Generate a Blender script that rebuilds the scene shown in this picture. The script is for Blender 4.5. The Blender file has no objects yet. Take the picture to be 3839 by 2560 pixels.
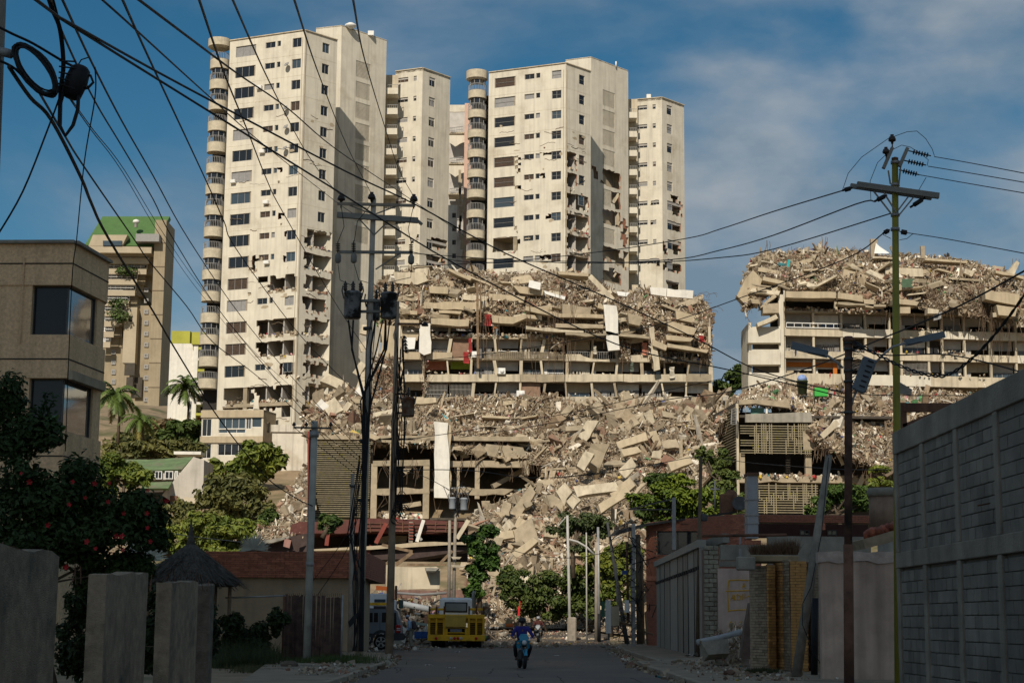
import bpy,math,random
import numpy as np
from mathutils import Vector,Matrix
R=random.Random(7)
NR=np.random.default_rng(11)
SC=bpy.context.scene
COL=SC.collection
# ------------------------------------------------------------------ camera,sky,sun,exposure
CAMZ=1.6
PITCH,ROLL,FOC=math.radians(9.29),math.radians(0.5),6398.0
cam=bpy.data.cameras.new('camera');cam.lens=60.0;cam.sensor_width=36.0
cam.clip_start=0.1;cam.clip_end=8000
co=bpy.data.objects.new('camera',cam);COL.objects.link(co)
_f=Vector((0,math.cos(PITCH),math.sin(PITCH)))
_r0=Vector((1,0,0));_u0=Vector((0,-math.sin(PITCH),math.cos(PITCH)))
_r=_r0*math.cos(ROLL)+_u0*math.sin(ROLL);_u=_u0*math.cos(ROLL)-_r0*math.sin(ROLL)
m3=Matrix((_r,_u,-_f)).transposed()
co.matrix_world=Matrix.Translation((0,0,CAMZ)) @ m3.to_4x4()
SC.camera=co
SUN_EL,SUN_AZ=math.radians(38),math.radians(12.5)      # sun behind the camera,a little to the left
SUNV=Vector((-math.sin(SUN_AZ)*math.cos(SUN_EL),-math.cos(SUN_AZ)*math.cos(SUN_EL),math.sin(SUN_EL)))
sl=bpy.data.lights.new('sun','SUN');sl.energy=4.2;sl.angle=math.radians(0.53);sl.color=(1.0,0.92,0.79)
so=bpy.data.objects.new('sun',sl);COL.objects.link(so)
so.rotation_euler=SUNV.to_track_quat('Z','Y').to_euler();so.location=(0,-20,60)
W=bpy.data.worlds.new('World');SC.world=W;W.use_nodes=True
def world():
    nt=W.node_tree;N=nt.nodes;L=nt.links;N.clear()
    out=N.new('ShaderNodeOutputWorld');bg=N.new('ShaderNodeBackground');bg.inputs[1].default_value=0.062
    sky=N.new('ShaderNodeTexSky');sky.sky_type='NISHITA';sky.sun_disc=False
    sky.sun_elevation=SUN_EL;sky.sun_rotation=math.pi+SUN_AZ;sky.altitude=0;sky.air_density=1.0;sky.dust_density=0.6;sky.ozone_density=1.6
    tc=N.new('ShaderNodeTexCoord');mp=N.new('ShaderNodeMapping');mp.inputs['Location'].default_value=(0.35,4.4,0.6);mp.inputs['Scale'].default_value=(1,1,1.9)
    n1=N.new('ShaderNodeTexNoise');n1.inputs['Scale'].default_value=2.6;n1.inputs['Detail'].default_value=8;n1.inputs['Roughness'].default_value=0.52;n1.inputs['Distortion'].default_value=0.25
    n2=N.new('ShaderNodeTexNoise');n2.inputs['Scale'].default_value=9;n2.inputs['Detail'].default_value=6;n2.inputs['Roughness'].default_value=0.55
    mr=N.new('ShaderNodeMapRange');mr.interpolation_type='SMOOTHSTEP';mr.inputs[1].default_value=0.41;mr.inputs[2].default_value=0.61;mr.inputs[4].default_value=0.92
    cr=N.new('ShaderNodeMapRange');cr.inputs[1].default_value=0.40;cr.inputs[2].default_value=0.63;cr.inputs[3].default_value=0.0;cr.inputs[4].default_value=1.0
    cc=N.new('ShaderNodeMix');cc.data_type='RGBA';cc.inputs[6].default_value=(2.9,4.1,5.3,1);cc.inputs[7].default_value=(5.7,6.3,6.9,1)
    mix=N.new('ShaderNodeMix');mix.data_type='RGBA'
    L.new(tc.outputs['Generated'],mp.inputs[0]);L.new(mp.outputs[0],n1.inputs[0]);L.new(mp.outputs[0],n2.inputs[0])
    L.new(n1.outputs[0],mr.inputs[0]);L.new(n2.outputs[0],cr.inputs[0]);L.new(cr.outputs[0],cc.inputs[0])
    hs=N.new('ShaderNodeHueSaturation');hs.inputs['Hue'].default_value=0.488;hs.inputs['Saturation'].default_value=1.42;hs.inputs['Value'].default_value=0.92;L.new(sky.outputs[0],hs.inputs['Color'])
    L.new(mr.outputs[0],mix.inputs[0]);L.new(hs.outputs[0],mix.inputs[6]);L.new(cc.outputs[2],mix.inputs[7])
    L.new(mix.outputs[2],bg.inputs[0]);L.new(bg.outputs[0],out.inputs[0])
    return mp,sky
WMAP,WSKY=world()
SC.view_settings.view_transform='Standard';SC.view_settings.look='None'
SC.view_settings.exposure=0.0;SC.view_settings.gamma=1.0;SC.view_settings.use_curve_mapping=False
SC.cycles.max_bounces=6;SC.cycles.diffuse_bounces=3
# ------------------------------------------------------------------ from a photo point to a place in the world
def ray(px,py):
    d=_f*FOC+_r*(px-1919.5)+_u*(1280-py)
    return d/d.y
def at(px,py,y):
    return Vector((0,0,CAMZ))+ray(px,py)*y
def onz(px,py,z):
    d=ray(px,py);return d*((z-CAMZ)/d.z)+Vector((0,0,CAMZ))
def onwall(px,py,A,B):
    d=ray(px,py);ax,ay=A;bx,by=B[0]-A[0],B[1]-A[1]
    # k*d=A + t*b
    det=d.x*(-by)+bx*d.y
    k=(ax*(-by)+bx*ay)/det
    t=(d.x*ay-d.y*ax)/det*1.0
    L=math.hypot(bx,by)
    return t*L,CAMZ+d.z*k
# ------------------------------------------------------------------ materials
MATS={}
def mat(name,col,rough=0.85,var=0.18,sc=2.0,bump=0.15,bsc=None,metal=0.0,rnd=0.0,streak=0.0,attr=False,spec=0.3,dirt=None,dsc=0.35,dth=(0.5,0.7)):
    if name in MATS: return MATS[name]
    m=bpy.data.materials.new(name);MATS[name]=m;m.use_nodes=True
    nt=m.node_tree;N=nt.nodes;L=nt.links;p=N['Principled BSDF']
    p.inputs['Roughness'].default_value=rough;p.inputs['Metallic'].default_value=metal
    p.inputs['Specular IOR Level'].default_value=spec
    g=N.new('ShaderNodeNewGeometry')
    if attr:
        a=N.new('ShaderNodeAttribute');a.attribute_name='tone';cur=a.outputs['Color']
    else:
        c=N.new('ShaderNodeRGB');c.outputs[0].default_value=(*col,1);cur=c.outputs[0]
    if rnd:
        oi=N.new('ShaderNodeObjectInfo');mr=N.new('ShaderNodeMapRange');mr.inputs[3].default_value=1-rnd;mr.inputs[4].default_value=1+rnd
        L.new(oi.outputs['Random'],mr.inputs[0]);vm=N.new('ShaderNodeVectorMath');vm.operation='SCALE'
        L.new(cur,vm.inputs[0]);L.new(mr.outputs[0],vm.inputs['Scale']);cur=vm.outputs[0]
    if var:
        n=N.new('ShaderNodeTexNoise');n.inputs['Scale'].default_value=sc;n.inputs['Detail'].default_value=7;n.inputs['Roughness'].default_value=0.62
        L.new(g.outputs['Position'],n.inputs[0])
        mr=N.new('ShaderNodeMapRange');mr.inputs[1].default_value=0.3;mr.inputs[2].default_value=0.7;mr.inputs[3].default_value=1-var;mr.inputs[4].default_value=1+var
        L.new(n.outputs[0],mr.inputs[0]);vm=N.new('ShaderNodeVectorMath');vm.operation='SCALE'
        L.new(cur,vm.inputs[0]);L.new(mr.outputs[0],vm.inputs['Scale']);cur=vm.outputs[0]
    if streak:
        mp=N.new('ShaderNodeMapping');mp.inputs['Scale'].default_value=(2.2,2.2,0.13)
        L.new(g.outputs['Position'],mp.inputs[0]);n=N.new('ShaderNodeTexNoise');n.inputs['Scale'].default_value=1.0;n.inputs['Detail'].default_value=6
        L.new(mp.outputs[0],n.inputs[0]);mr=N.new('ShaderNodeMapRange');mr.inputs[1].default_value=0.46;mr.inputs[2].default_value=0.72;mr.inputs[3].default_value=1;mr.inputs[4].default_value=1-streak
        L.new(n.outputs[0],mr.inputs[0]);vm=N.new('ShaderNodeVectorMath');vm.operation='SCALE'
        L.new(cur,vm.inputs[0]);L.new(mr.outputs[0],vm.inputs['Scale']);cur=vm.outputs[0]
    if dirt:
        n=N.new('ShaderNodeTexNoise');n.inputs['Scale'].default_value=dsc;n.inputs['Detail'].default_value=9;n.inputs['Roughness'].default_value=0.65
        L.new(g.outputs['Position'],n.inputs[0]);mr=N.new('ShaderNodeMapRange');mr.inputs[1].default_value=dth[0];mr.inputs[2].default_value=dth[1]
        L.new(n.outputs[0],mr.inputs[0]);mx=N.new('ShaderNodeMix');mx.data_type='RGBA';L.new(mr.outputs[0],mx.inputs[0]);L.new(cur,mx.inputs[6]);mx.inputs[7].default_value=(*dirt,1);cur=mx.outputs[2]
    L.new(cur,p.inputs['Base Color'])
    if bump:
        n=N.new('ShaderNodeTexNoise');n.inputs['Scale'].default_value=bsc or sc*6;n.inputs['Detail'].default_value=5
        L.new(g.outputs['Position'],n.inputs[0]);b=N.new('ShaderNodeBump');b.inputs['Strength'].default_value=bump;b.inputs['Distance'].default_value=0.03
        L.new(n.outputs[0],b.inputs['Height']);L.new(b.outputs[0],p.inputs['Normal'])
    return m
def gmat(name,col,rough=0.06,spec=0.6):
    return mat(name,col,rough=rough,var=0.12,sc=0.6,bump=0.0,spec=spec)
cream=mat('cream_plaster',(0.645,0.585,0.47),var=0.10,sc=0.5,bump=0.12,bsc=9,streak=0.18,dirt=(0.40,0.33,0.235),dsc=0.22,dth=(0.54,0.8))
creamd=mat('old_cream_plaster',(0.55,0.47,0.34),var=0.14,sc=0.8,bump=0.2,bsc=8,streak=0.3,dirt=(0.30,0.25,0.18),dsc=0.35,dth=(0.52,0.8))
band=mat('beige_band_plaster',(0.45,0.365,0.245),var=0.12,sc=0.8,bump=0.1,streak=0.2)
conc=mat('bare_concrete',(0.35,0.285,0.195),var=0.22,sc=1.2,bump=0.3,dirt=(0.22,0.18,0.13),dsc=0.5,dth=(0.52,0.8),rnd=0.1)
concd=mat('grey_concrete',(0.26,0.235,0.19),var=0.25,sc=1.5,bump=0.4,bsc=14,streak=0.25)
pinkw=mat('pink_wall_paint',(0.62,0.44,0.34),var=0.1,sc=1.0)
whitew=mat('white_wall_paint',(0.72,0.68,0.60),var=0.1,sc=1.2,streak=0.15)
room=mat('room_plaster',(0.42,0.39,0.35),var=0.2,sc=0.7,rnd=0.25)
dark=mat('dark_shade_and_gaps',(0.035,0.03,0.027),var=0.3,sc=0.8,bump=0)  # near-black standing in for shade in rooms; also used for grooves and slots
glass=gmat('dark_window_glass',(0.018,0.019,0.02))
glassb=gmat('sky_tint_window_glass',(0.05,0.07,0.085))  # blue in the base colour stands in for reflected sky
blind=mat('pale_blind',(0.27,0.26,0.25),rough=0.4,var=0.15,sc=3,bump=0)
curt=mat('brown_curtain',(0.075,0.05,0.035),rough=0.3,var=0.3,sc=4,bump=0)
curtw=mat('cream_curtain',(0.5,0.45,0.36),var=0.25,sc=3)
alum=mat('aluminium_frame',(0.30,0.29,0.27),rough=0.5,var=0.1)
white=mat('white_paint',(0.75,0.73,0.68),rough=0.6,var=0.08)
rail=mat('painted_railing',(0.27,0.26,0.245),rough=0.6,var=0.1)
dkm=mat('dark_steel',(0.07,0.068,0.064),rough=0.6,var=0.3,sc=4)
galv=mat('galvanised_steel',(0.29,0.285,0.275),rough=0.5,var=0.2,sc=3,metal=0.3)
rust=mat('rusty_steel',(0.15,0.075,0.045),rough=0.9,var=0.4,sc=3,dirt=(0.03,0.022,0.02),dsc=1.5)
rebar=mat('rebar_brown',(0.14,0.095,0.06),rough=0.9,var=0.3)
black=mat('black_cable_sheath',(0.012,0.012,0.013),rough=0.6,var=0.1,bump=0)
polec=mat('pole_concrete',(0.30,0.255,0.20),var=0.2,sc=4,streak=0.3)
wood=mat('weathered_wood',(0.2,0.135,0.08),var=0.35,sc=3,streak=0.3)
bark=mat('bark',(0.10,0.075,0.05),var=0.35,sc=5,bump=0.5)
brick=mat('red_clay_brick',(0.37,0.14,0.085),var=0.25,sc=6,bump=0.3,rnd=0.22)
mortar=mat('brick_mortar',(0.20,0.12,0.09),var=0.2,sc=4)
tone=mat('mixed_debris',(1,1,1),attr=True,var=0.22,sc=3.0,bump=0.35,bsc=10)
leafm=mat('foliage',(1,1,1),attr=True,rough=0.6,var=0.1,sc=4,bump=0,spec=0.25)
# ------------------------------------------------------------------ mesh helpers
def newobj(name,me,m,loc=(0,0,0),parent=None):
    o=bpy.data.objects.new(name,me)
    if m and me and len(me.materials) == 0: me.materials.append(m)
    o.location=loc;COL.objects.link(o)
    if parent: o.parent=parent
    return o
def tag(o,label,cat,group=None,kind=None):
    o['label']=label;o['category']=cat
    if group: o['group']=group
    if kind: o['kind']=kind
    return o
def thing(name,label,cat,loc,group=None):
    o=bpy.data.objects.new(name,None);o.empty_display_size=0.3;o.location=loc;COL.objects.link(o)
    return tag(o,label,cat,group)
def wloc(o):
    v=Vector(o.location)
    while o.parent: o=o.parent;v += Vector(o.location)
    return v
BOXF=((0,3,2,1),(4,5,6,7),(0,1,5,4),(1,2,6,5),(2,3,7,6),(3,0,4,7))
class MB:
    def __init__(s): s.v=[];s.f=[];s.sm=[]
    def add(s,vs,fs,smooth=False):
        n=len(s.v);s.v += [tuple(v) for v in vs];s.f += [tuple(i+n for i in f) for f in fs];s.sm += [smooth]*len(fs);return s
    def box(s,c,d,rot=None):
        c=Vector(c);q=[]
        for z in (-.5,.5):
            for x,y in ((-.5,-.5),(.5,-.5),(.5,.5),(-.5,.5)):
                p=Vector((x*d[0],y*d[1],z*d[2]))
                if rot: p=rot @ p
                q.append(c+p)
        return s.add(q,BOXF)
    def rbox(s,c,d,b=0.03,rot=None):
        # box with chamfered vertical and top edges
        c=Vector(c);x,y,z=d[0]/2,d[1]/2,d[2]/2;b=min(b,x*.6,y*.6,z*.6);q=[]
        def ring(ix,iy,zz):
            for (u,w) in ((-x+b,-y),(x-b,-y),(x,-y+b),(x,y-b),(x-b,y),(-x+b,y),(-x,y-b),(-x,-y+b)):
                p=Vector((u*ix,w*iy,zz));q.append(c+((rot @ p) if rot else p))
        ring((x-b)/x,(y-b)/y,-z);ring(1,1,-z+b);ring(1,1,z-b);ring((x-b)/x,(y-b)/y,z)
        fs=[tuple(range(7,-1,-1)),tuple(range(24,32))]
        for k in range(3):
            for i in range(8): fs.append((k*8+i,k*8+(i+1) % 8,k*8+8+(i+1) % 8,k*8+8+i))
        return s.add(q,fs)
    def bar(s,p,q,w,h=None,up=(0,0,1)):
        p,q=Vector(p),Vector(q);h=h or w;d=q-p;L=d.length
        if L < 1e-6: return s
        z=d/L;u=Vector(up)
        if abs(z.dot(u)) > .98: u=Vector((0,1,0))
        x=z.cross(u).normalized();y=x.cross(z)
        return s.box((p+q)/2,(w,h,L),Matrix((x,y,z)).transposed())
    def tube(s,pts,r,n=6,cap=True):
        pts=[Vector(p) for p in pts];rs=r if isinstance(r,(list,tuple)) else [r]*len(pts)
        V=[];prev=None
        for i,p in enumerate(pts):
            t=(pts[min(i+1,len(pts)-1)]-pts[max(i-1,0)]).normalized()
            if prev is None:
                a=Vector((0,0,1)) if abs(t.z) < .9 else Vector((1,0,0));x=t.cross(a).normalized()
            else:
                x=(prev-t*prev.dot(t));x=x.normalized() if x.length > 1e-6 else t.orthogonal().normalized()
            prev=x;y=t.cross(x)
            for k in range(n):
                a=2*math.pi*k/n;V.append(p+(x*math.cos(a)+y*math.sin(a))*rs[i])
        F=[]
        for i in range(len(pts)-1):
            for k in range(n): F.append((i*n+k,i*n+(k+1) % n,(i+1)*n+(k+1) % n,(i+1)*n+k))
        if cap: F.append(tuple(range(n-1,-1,-1)));F.append(tuple((len(pts)-1)*n+k for k in range(n)))
        return s.add(V,F,n > 5)
    def lathe(s,c,prof,n=16,rot=None,smooth=True):
        c=Vector(c);V=[]
        for r,z in prof:
            for k in range(n):
                a=2*math.pi*k/n;p=Vector((r*math.cos(a),r*math.sin(a),z));V.append(c+((rot @ p) if rot else p))
        F=[]
        for i in range(len(prof)-1):
            for k in range(n): F.append((i*n+k,i*n+(k+1) % n,(i+1)*n+(k+1) % n,(i+1)*n+k))
        F.append(tuple(range(n-1,-1,-1)));F.append(tuple((len(prof)-1)*n+k for k in range(n)))
        return s.add(V,F,smooth)
    def prism(s,poly,z0,z1):
        n=len(poly);V=[(p[0],p[1],z0) for p in poly]+[(p[0],p[1],z1) for p in poly]
        F=[tuple(range(n-1,-1,-1)),tuple(range(n,2*n))]+[(i,(i+1) % n,n+(i+1) % n,n+i) for i in range(n)]
        return s.add(V,F)
    def extr(s,pts,vec):
        n=len(pts);vec=Vector(vec);V=[Vector(p) for p in pts]+[Vector(p)+vec for p in pts]
        F=[tuple(range(n)),tuple(range(2*n-1,n-1,-1))]+[(i,n+i,n+(i+1) % n,(i+1) % n) for i in range(n)]
        return s.add(V,F)
    def quad(s,*p): return s.add(p,(tuple(range(len(p))),))
    def mesh(s,name,off):
        me=bpy.data.meshes.new(name);ox,oy,oz=off
        me.from_pydata([(v[0]-ox,v[1]-oy,v[2]-oz) for v in s.v],[],s.f)
        if any(s.sm): me.polygons.foreach_set('use_smooth',s.sm);
        me.update();return me
    def build(s,name,m,parent=None,loc=None,kind=None):
        if parent is not None:
            w=wloc(parent);off=w if loc is None else w+Vector(loc)
            o=newobj(name,s.mesh(name,off),m,loc or (0,0,0),parent)
        else:
            if loc is None:
                a=np.array(s.v);loc=(float((a[:,0].min()+a[:,0].max())/2),float((a[:,1].min()+a[:,1].max())/2),float(a[:,2].min()))
            o=newobj(name,s.mesh(name,loc),m,loc)
        if kind: o['kind']=kind
        return o
def copyobj(o,parent=None,dloc=(0,0,0),deep=True):
    c=o.copy();COL.objects.link(c);c.location=Vector(o.location)+Vector(dloc)
    if parent is not None: c.parent=parent
    if deep:
        for ch in o.children: copyobj(ch,c)
    return c
def setmat(o,m):
    o.material_slots[0].link='OBJECT';o.material_slots[0].material=m
def npmesh(name,V,F,m,loc=(0,0,0),parent=None,tone_arr=None,smooth=False,kind=None):
    """V (n,3) world,F (m,k) index array;tone_arr (m,3) one colour per face"""
    V=np.asarray(V,dtype=np.float32);F=np.asarray(F,dtype=np.int32);k=F.shape[1]
    off=np.array(wloc(parent) if parent is not None else loc,dtype=np.float32)
    me=bpy.data.meshes.new(name);me.vertices.add(len(V));me.vertices.foreach_set('co',(V-off).ravel())
    me.loops.add(F.size);me.loops.foreach_set('vertex_index',F.ravel());me.polygons.add(len(F))
    me.polygons.foreach_set('loop_start',np.arange(0,F.size,k,dtype=np.int32))
    if smooth: me.polygons.foreach_set('use_smooth',np.ones(len(F),dtype=bool))
    if tone_arr is not None:
        at_=me.attributes.new('tone','FLOAT_COLOR','FACE');c=np.ones((len(F),4),dtype=np.float32);c[:,:3]=tone_arr;at_.data.foreach_set('color',c.ravel())
    me.update(calc_edges=True)
    if not smooth: me.shade_flat()
    o=newobj(name,me,m,(0,0,0) if parent is not None else loc,parent)
    if kind: o['kind']=kind
    return o
def rotmats(n,flat=1.0):
    a=NR.uniform(0,2*math.pi,n);b=NR.normal(0,0.9*flat,n);c=NR.normal(0,0.9*flat,n)
    ca,sa,cb,sb,cc,sc=np.cos(a),np.sin(a),np.cos(b),np.sin(b),np.cos(c),np.sin(c)
    z=np.zeros(n);o=np.ones(n)
    Rz=np.stack([ca,-sa,z,sa,ca,z,z,z,o],1).reshape(n,3,3)
    Ry=np.stack([cb,z,sb,z,o,z,-sb,z,cb],1).reshape(n,3,3)
    Rx=np.stack([o,z,z,z,cc,-sc,z,sc,cc],1).reshape(n,3,3)
    return Rz @ Ry @ Rx
UB=np.array([[x,y,z] for z in (-.5,.5) for x,y in ((-.5,-.5),(.5,-.5),(.5,.5),(-.5,.5))])
UF=np.array(BOXF)
def chunks(P,dims,flat=1.0,jit=0.18,rot=None):
    """irregular block at every point P (n,3),size dims (n,3) -> V,F"""
    n=len(P);U=UB[None]+NR.uniform(-jit,jit,(n,8,3));U=U*dims[:,None,:]
    Rm=rotmats(n,flat) if rot is None else rot
    V=np.einsum('nij,nkj->nki',Rm,U)+P[:,None,:]
    F=(UF[None]+(np.arange(n)*8)[:,None,None]).reshape(-1,4)
    return V.reshape(-1,3),F
def leaves(P,Nrm,size,fold=0.25):
    """one pointed leaf or leaf clump (4 verts,2 triangles) per point"""
    n=len(P);T=NR.normal(0,1,(n,3));T -= Nrm*np.sum(T*Nrm,1,keepdims=True);T /= np.linalg.norm(T,axis=1,keepdims=True)+1e-9
    B=np.cross(Nrm,T);s=size[:,None]
    V=np.stack([P-T*s,P+B*s*0.5+Nrm*s*fold,P+T*s,P-B*s*0.5+Nrm*s*fold],1).reshape(-1,3)
    F=(np.array([[0,1,2,3]])+(np.arange(n)*4)[:,None])
    return V,F
def fbm(p,seed=0):
    """cheap smooth pseudo noise for numpy (n,3) -> (n)"""
    r=np.random.default_rng(seed);out=np.zeros(len(p));amp=1.0
    for o in range(3):
        for k in range(4):
            d=r.normal(0,1,3);d /= np.linalg.norm(d);out += amp*np.sin(p@d*(2.0**o)*r.uniform(.7,1.3)+r.uniform(0,6.28))/4
        amp *= .55
    return out
# ------------------------------------------------------------------ walls with openings and broken areas
def wall(name,A,B,z0,z1,holes,m,parent,th=0.25,dmg=None,res=0.5,loc=None):
    ax,ay=A;L=math.hypot(B[0]-ax,B[1]-ay);tx,ty=(B[0]-ax)/L,(B[1]-ay)/L;nx,ny=ty,-tx
    S={0.0,L};Z={z0,z1}
    for (a,b,c,d) in holes:
        S |= {min(max(a,0),L),min(max(b,0),L)};Z |= {min(max(c,z0),z1),min(max(d,z0),z1)}
    def fill(q,full):
        q=sorted(q);q2=[q[0]]
        for x in q[1:]:
            if x-q2[-1] > 0.02: q2.append(x)
        o=[]
        for a,b in zip(q2,q2[1:]):
            k=max(1,int(round((b-a)/res))) if full else 1
            o += [a+(b-a)*i/k for i in range(k)]
        return o+[q2[-1]]
    S=fill(S,dmg is not None);Z=fill(Z,dmg is not None)
    ns,nz=len(S)-1,len(Z)-1
    keep=[[True]*nz for _ in range(ns)];broke=[[False]*nz for _ in range(ns)]
    for i in range(ns):
        sc=(S[i]+S[i+1])/2
        for j in range(nz):
            zc=(Z[j]+Z[j+1])/2
            if any(a < sc < b and c < zc < d for a,b,c,d in holes): keep[i][j]=False
            elif dmg and dmg(sc,zc): keep[i][j]=False;broke[i][j]=True
    jit={}
    if dmg:
        for i in range(ns):
            for j in range(nz):
                if broke[i][j]:
                    for u in (i,i+1):
                        for w in (j,j+1):
                            if 0 < u < ns and 0 < w < nz: jit[(u,w)]=(R.uniform(-.24,.24)*res,R.uniform(-.24,.24)*res)
    P=lambda u,w,d: (ax+tx*(S[u]+jit.get((u,w),(0,0))[0])-nx*d,ay+ty*(S[u]+jit.get((u,w),(0,0))[0])-ny*d,Z[w]+jit.get((u,w),(0,0))[1])
    V=[];F=[];idx={};torn_=[]
    def vid(u,w,d):
        k=(u,w,d)
        if k not in idx: idx[k]=len(V);V.append(P(u,w,d))
        return idx[k]
    for i in range(ns):
        for j in range(nz):
            if not keep[i][j]: continue
            F.append((vid(i,j,0),vid(i+1,j,0),vid(i+1,j+1,0),vid(i,j+1,0)))
            F.append((vid(i,j,th),vid(i,j+1,th),vid(i+1,j+1,th),vid(i+1,j,th)))
            for (di,dj,e) in ((-1,0,((i,j),(i,j+1))),(1,0,((i+1,j+1),(i+1,j))),(0,-1,((i+1,j),(i,j))),(0,1,((i,j+1),(i+1,j+1)))):
                a,b=i+di,j+dj
                if not (0 <= a < ns and 0 <= b < nz and keep[a][b]):
                    (u,w),(x,y)=e
                    if 0 <= a < ns and 0 <= b < nz and broke[a][b] and R.random() < .75: torn_.append(len(F))
                    F.append((vid(u,w,0),vid(x,y,0),vid(x,y,th),vid(u,w,th)))
    mb=MB();mb.add(V,F);o=mb.build(name,m,parent,loc)
    if dmg:
        o.data.materials.append(mat('dusty_clay_block',(.30,.14,.085),var=.3,sc=3))
        for k in torn_: o.data.polygons[k].material_index=1
    return o
def frame2(A,B):
    L=math.hypot(B[0]-A[0],B[1]-A[1]);t=Vector(((B[0]-A[0])/L,(B[1]-A[1])/L,0));n=Vector((t.y,-t.x,0))
    return L,t,n
def window(parent,A,B,s0,s1,z0,z1,pane=None,inset=0.14,muls=1,bars=0,fm=None,fw=0.06):
    L,t,n=frame2(A,B);o=Vector((A[0],A[1],0))-n*inset
    P=lambda s,z,d=0: o+t*s+n*d+Vector((0,0,z))
    f=MB();th=fw
    f.bar(P(s0,z0+th/2),P(s1,z0+th/2),th,th);f.bar(P(s0,z1-th/2),P(s1,z1-th/2),th,th)
    f.bar(P(s0+th/2,z0+th),P(s0+th/2,z1-th),th,th,n);f.bar(P(s1-th/2,z0+th),P(s1-th/2,z1-th),th,th,n)
    for k in range(muls):
        s=s0+(s1-s0)*(k+1)/(muls+1);f.bar(P(s,z0+th),P(s,z1-th),th*.8,th*.8,n)
    for k in range(bars):
        z=z0+(z1-z0)*(k+1)/(bars+1);f.bar(P(s0,z,.01),P(s1,z,.01),.04,.03)
    fo=f.build('window',fm or alum,parent,loc=P((s0+s1)/2,z0)-wloc(parent))
    p=MB();p.add([P(s0,z0,-.03),P(s1,z0,-.03),P(s1,z1,-.03),P(s0,z1,-.03)],[(0,1,2,3)])
    p.build('pane',pane or glass,fo)
    return fo
def bricks(parent,A,B,z0,z1,bl,bh,m,depth=0.05,joint=0.012,cap=300,name='brick',proud=0.0,skip=None,moved=0.004):
    """running bond of single bricks on the outside of the line A-B;the nearest 300 are parts,the rest one part"""
    L,t,n=frame2(A,B);items=[];zz=z0;r=0
    while zz+bh*.5 < z1:
        s=-bl/2 if r % 2 else 0.0
        while s < L-.02:
            a=max(s,0);b=min(s+bl,L)
            if b-a > .03 and not (skip and skip((a+b)/2,zz+bh/2)):
                items.append((a,b-joint,zz,min(zz+bh-joint,z1)))
            s += bl
        zz += bh;r += 1
    o=Vector((A[0],A[1],0));ang=math.atan2(t.y,t.x)
    cx=lambda it: o+t*((it[0]+it[1])/2)+n*(proud+R.uniform(-moved,moved))+Vector((0,0,(it[2]+it[3])/2))
    items.sort(key=lambda it: (o+t*it[0]).y)
    me=MESHES.get('unitbrick')
    key='unitbrick_'+m.name
    if key not in MESHES:
        q=MB();q.rbox((0,0,0),(1,1,1),.06);me=q.mesh('brick',(0,0,0));me.materials.append(m);MESHES[key]=me
    me=MESHES[key];w=wloc(parent)
    for it in items[:cap]:
        b=bpy.data.objects.new(name,me);b.location=cx(it)-w;b.rotation_euler=(0,0,ang);b.scale=(it[1]-it[0],depth,it[3]-it[2]);b.parent=parent;COL.objects.link(b)
    if len(items) > cap:
        q=MB();rot=Matrix.Rotation(ang,3,'Z')
        for it in items[cap:]: q.box(cx(it),(it[1]-it[0],depth,it[3]-it[2]),rot)
        q.build('brick_courses',m,parent,kind='stuff')
MESHES={}
# ------------------------------------------------------------------ ground,road,pavements
HP=[(-200,0),(110,0),(125,.45),(137,1.25),(143,2.2),(152,4.2),(164,7.8),(175,10.3),(191,12.3),(200,19),(208,24),(216,26.5),(235,28),(700,30),(5000,30)]
def smooth(a,b,x):
    t=min(max((x-a)/(b-a),0),1);return t*t*(3-2*t)
HL=[(-200,0),(110,0),(125,.6),(150,5.5),(165,8.6),(185,12),(205,16.6),(221,20.2),(235,25.5),(250,29.5),(700,30),(5000,30)]
def prof(H,y):
    for (a,za),(b,zb) in zip(H,H[1:]):
        if y <= b: return za+(zb-za)*(y-a)/(b-a)
    return H[-1][1]
def gz(x,y):
    k=smooth(-24,-17,x);z=prof(HP,y)*k+prof(HL,y)*(1-k)
    z *= 1-0.25*smooth(20,90,x)
    z += smooth(1,6,x)*(1-smooth(19,24,x))*smooth(166,184,y)*(1-smooth(188,200,y))*5
    z += smooth(-45,-75,x)*smooth(225,440,y)*23
    return z
def build_ground():
    xs=[-4000,-1500,-600,-300]+list(range(-160,164,5))+[300,600,1500,4000]
    ys=[-600,-200,-60]+list(range(-30,480,5))+[600,1000,2000,4500]
    V=[(x,y,gz(x,y)+(0.35*math.sin(x*.31)*math.sin(y*.27) if y > 140 else 0)) for y in ys for x in xs];nx=len(xs)
    F=[(j*nx+i,j*nx+i+1,(j+1)*nx+i+1,(j+1)*nx+i) for j in range(len(ys)-1) for i in range(nx-1)]
    g=MB().add(V,F,True).build('ground',mat('dry_earth',(0.26,0.19,0.115),var=0.3,sc=0.6,bump=0.5,dirt=(0.09,0.09,0.035),dsc=0.12,dth=(0.5,0.66)),loc=(0,0,0));g['kind']='structure'
build_ground()
asph=mat('worn_asphalt',(0.092,0.077,0.064),rough=0.75,var=0.22,sc=0.7,bump=0.3,bsc=40,dirt=(0.15,0.12,0.085),dsc=0.22,dth=(0.48,0.72),spec=0.4)
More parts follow.
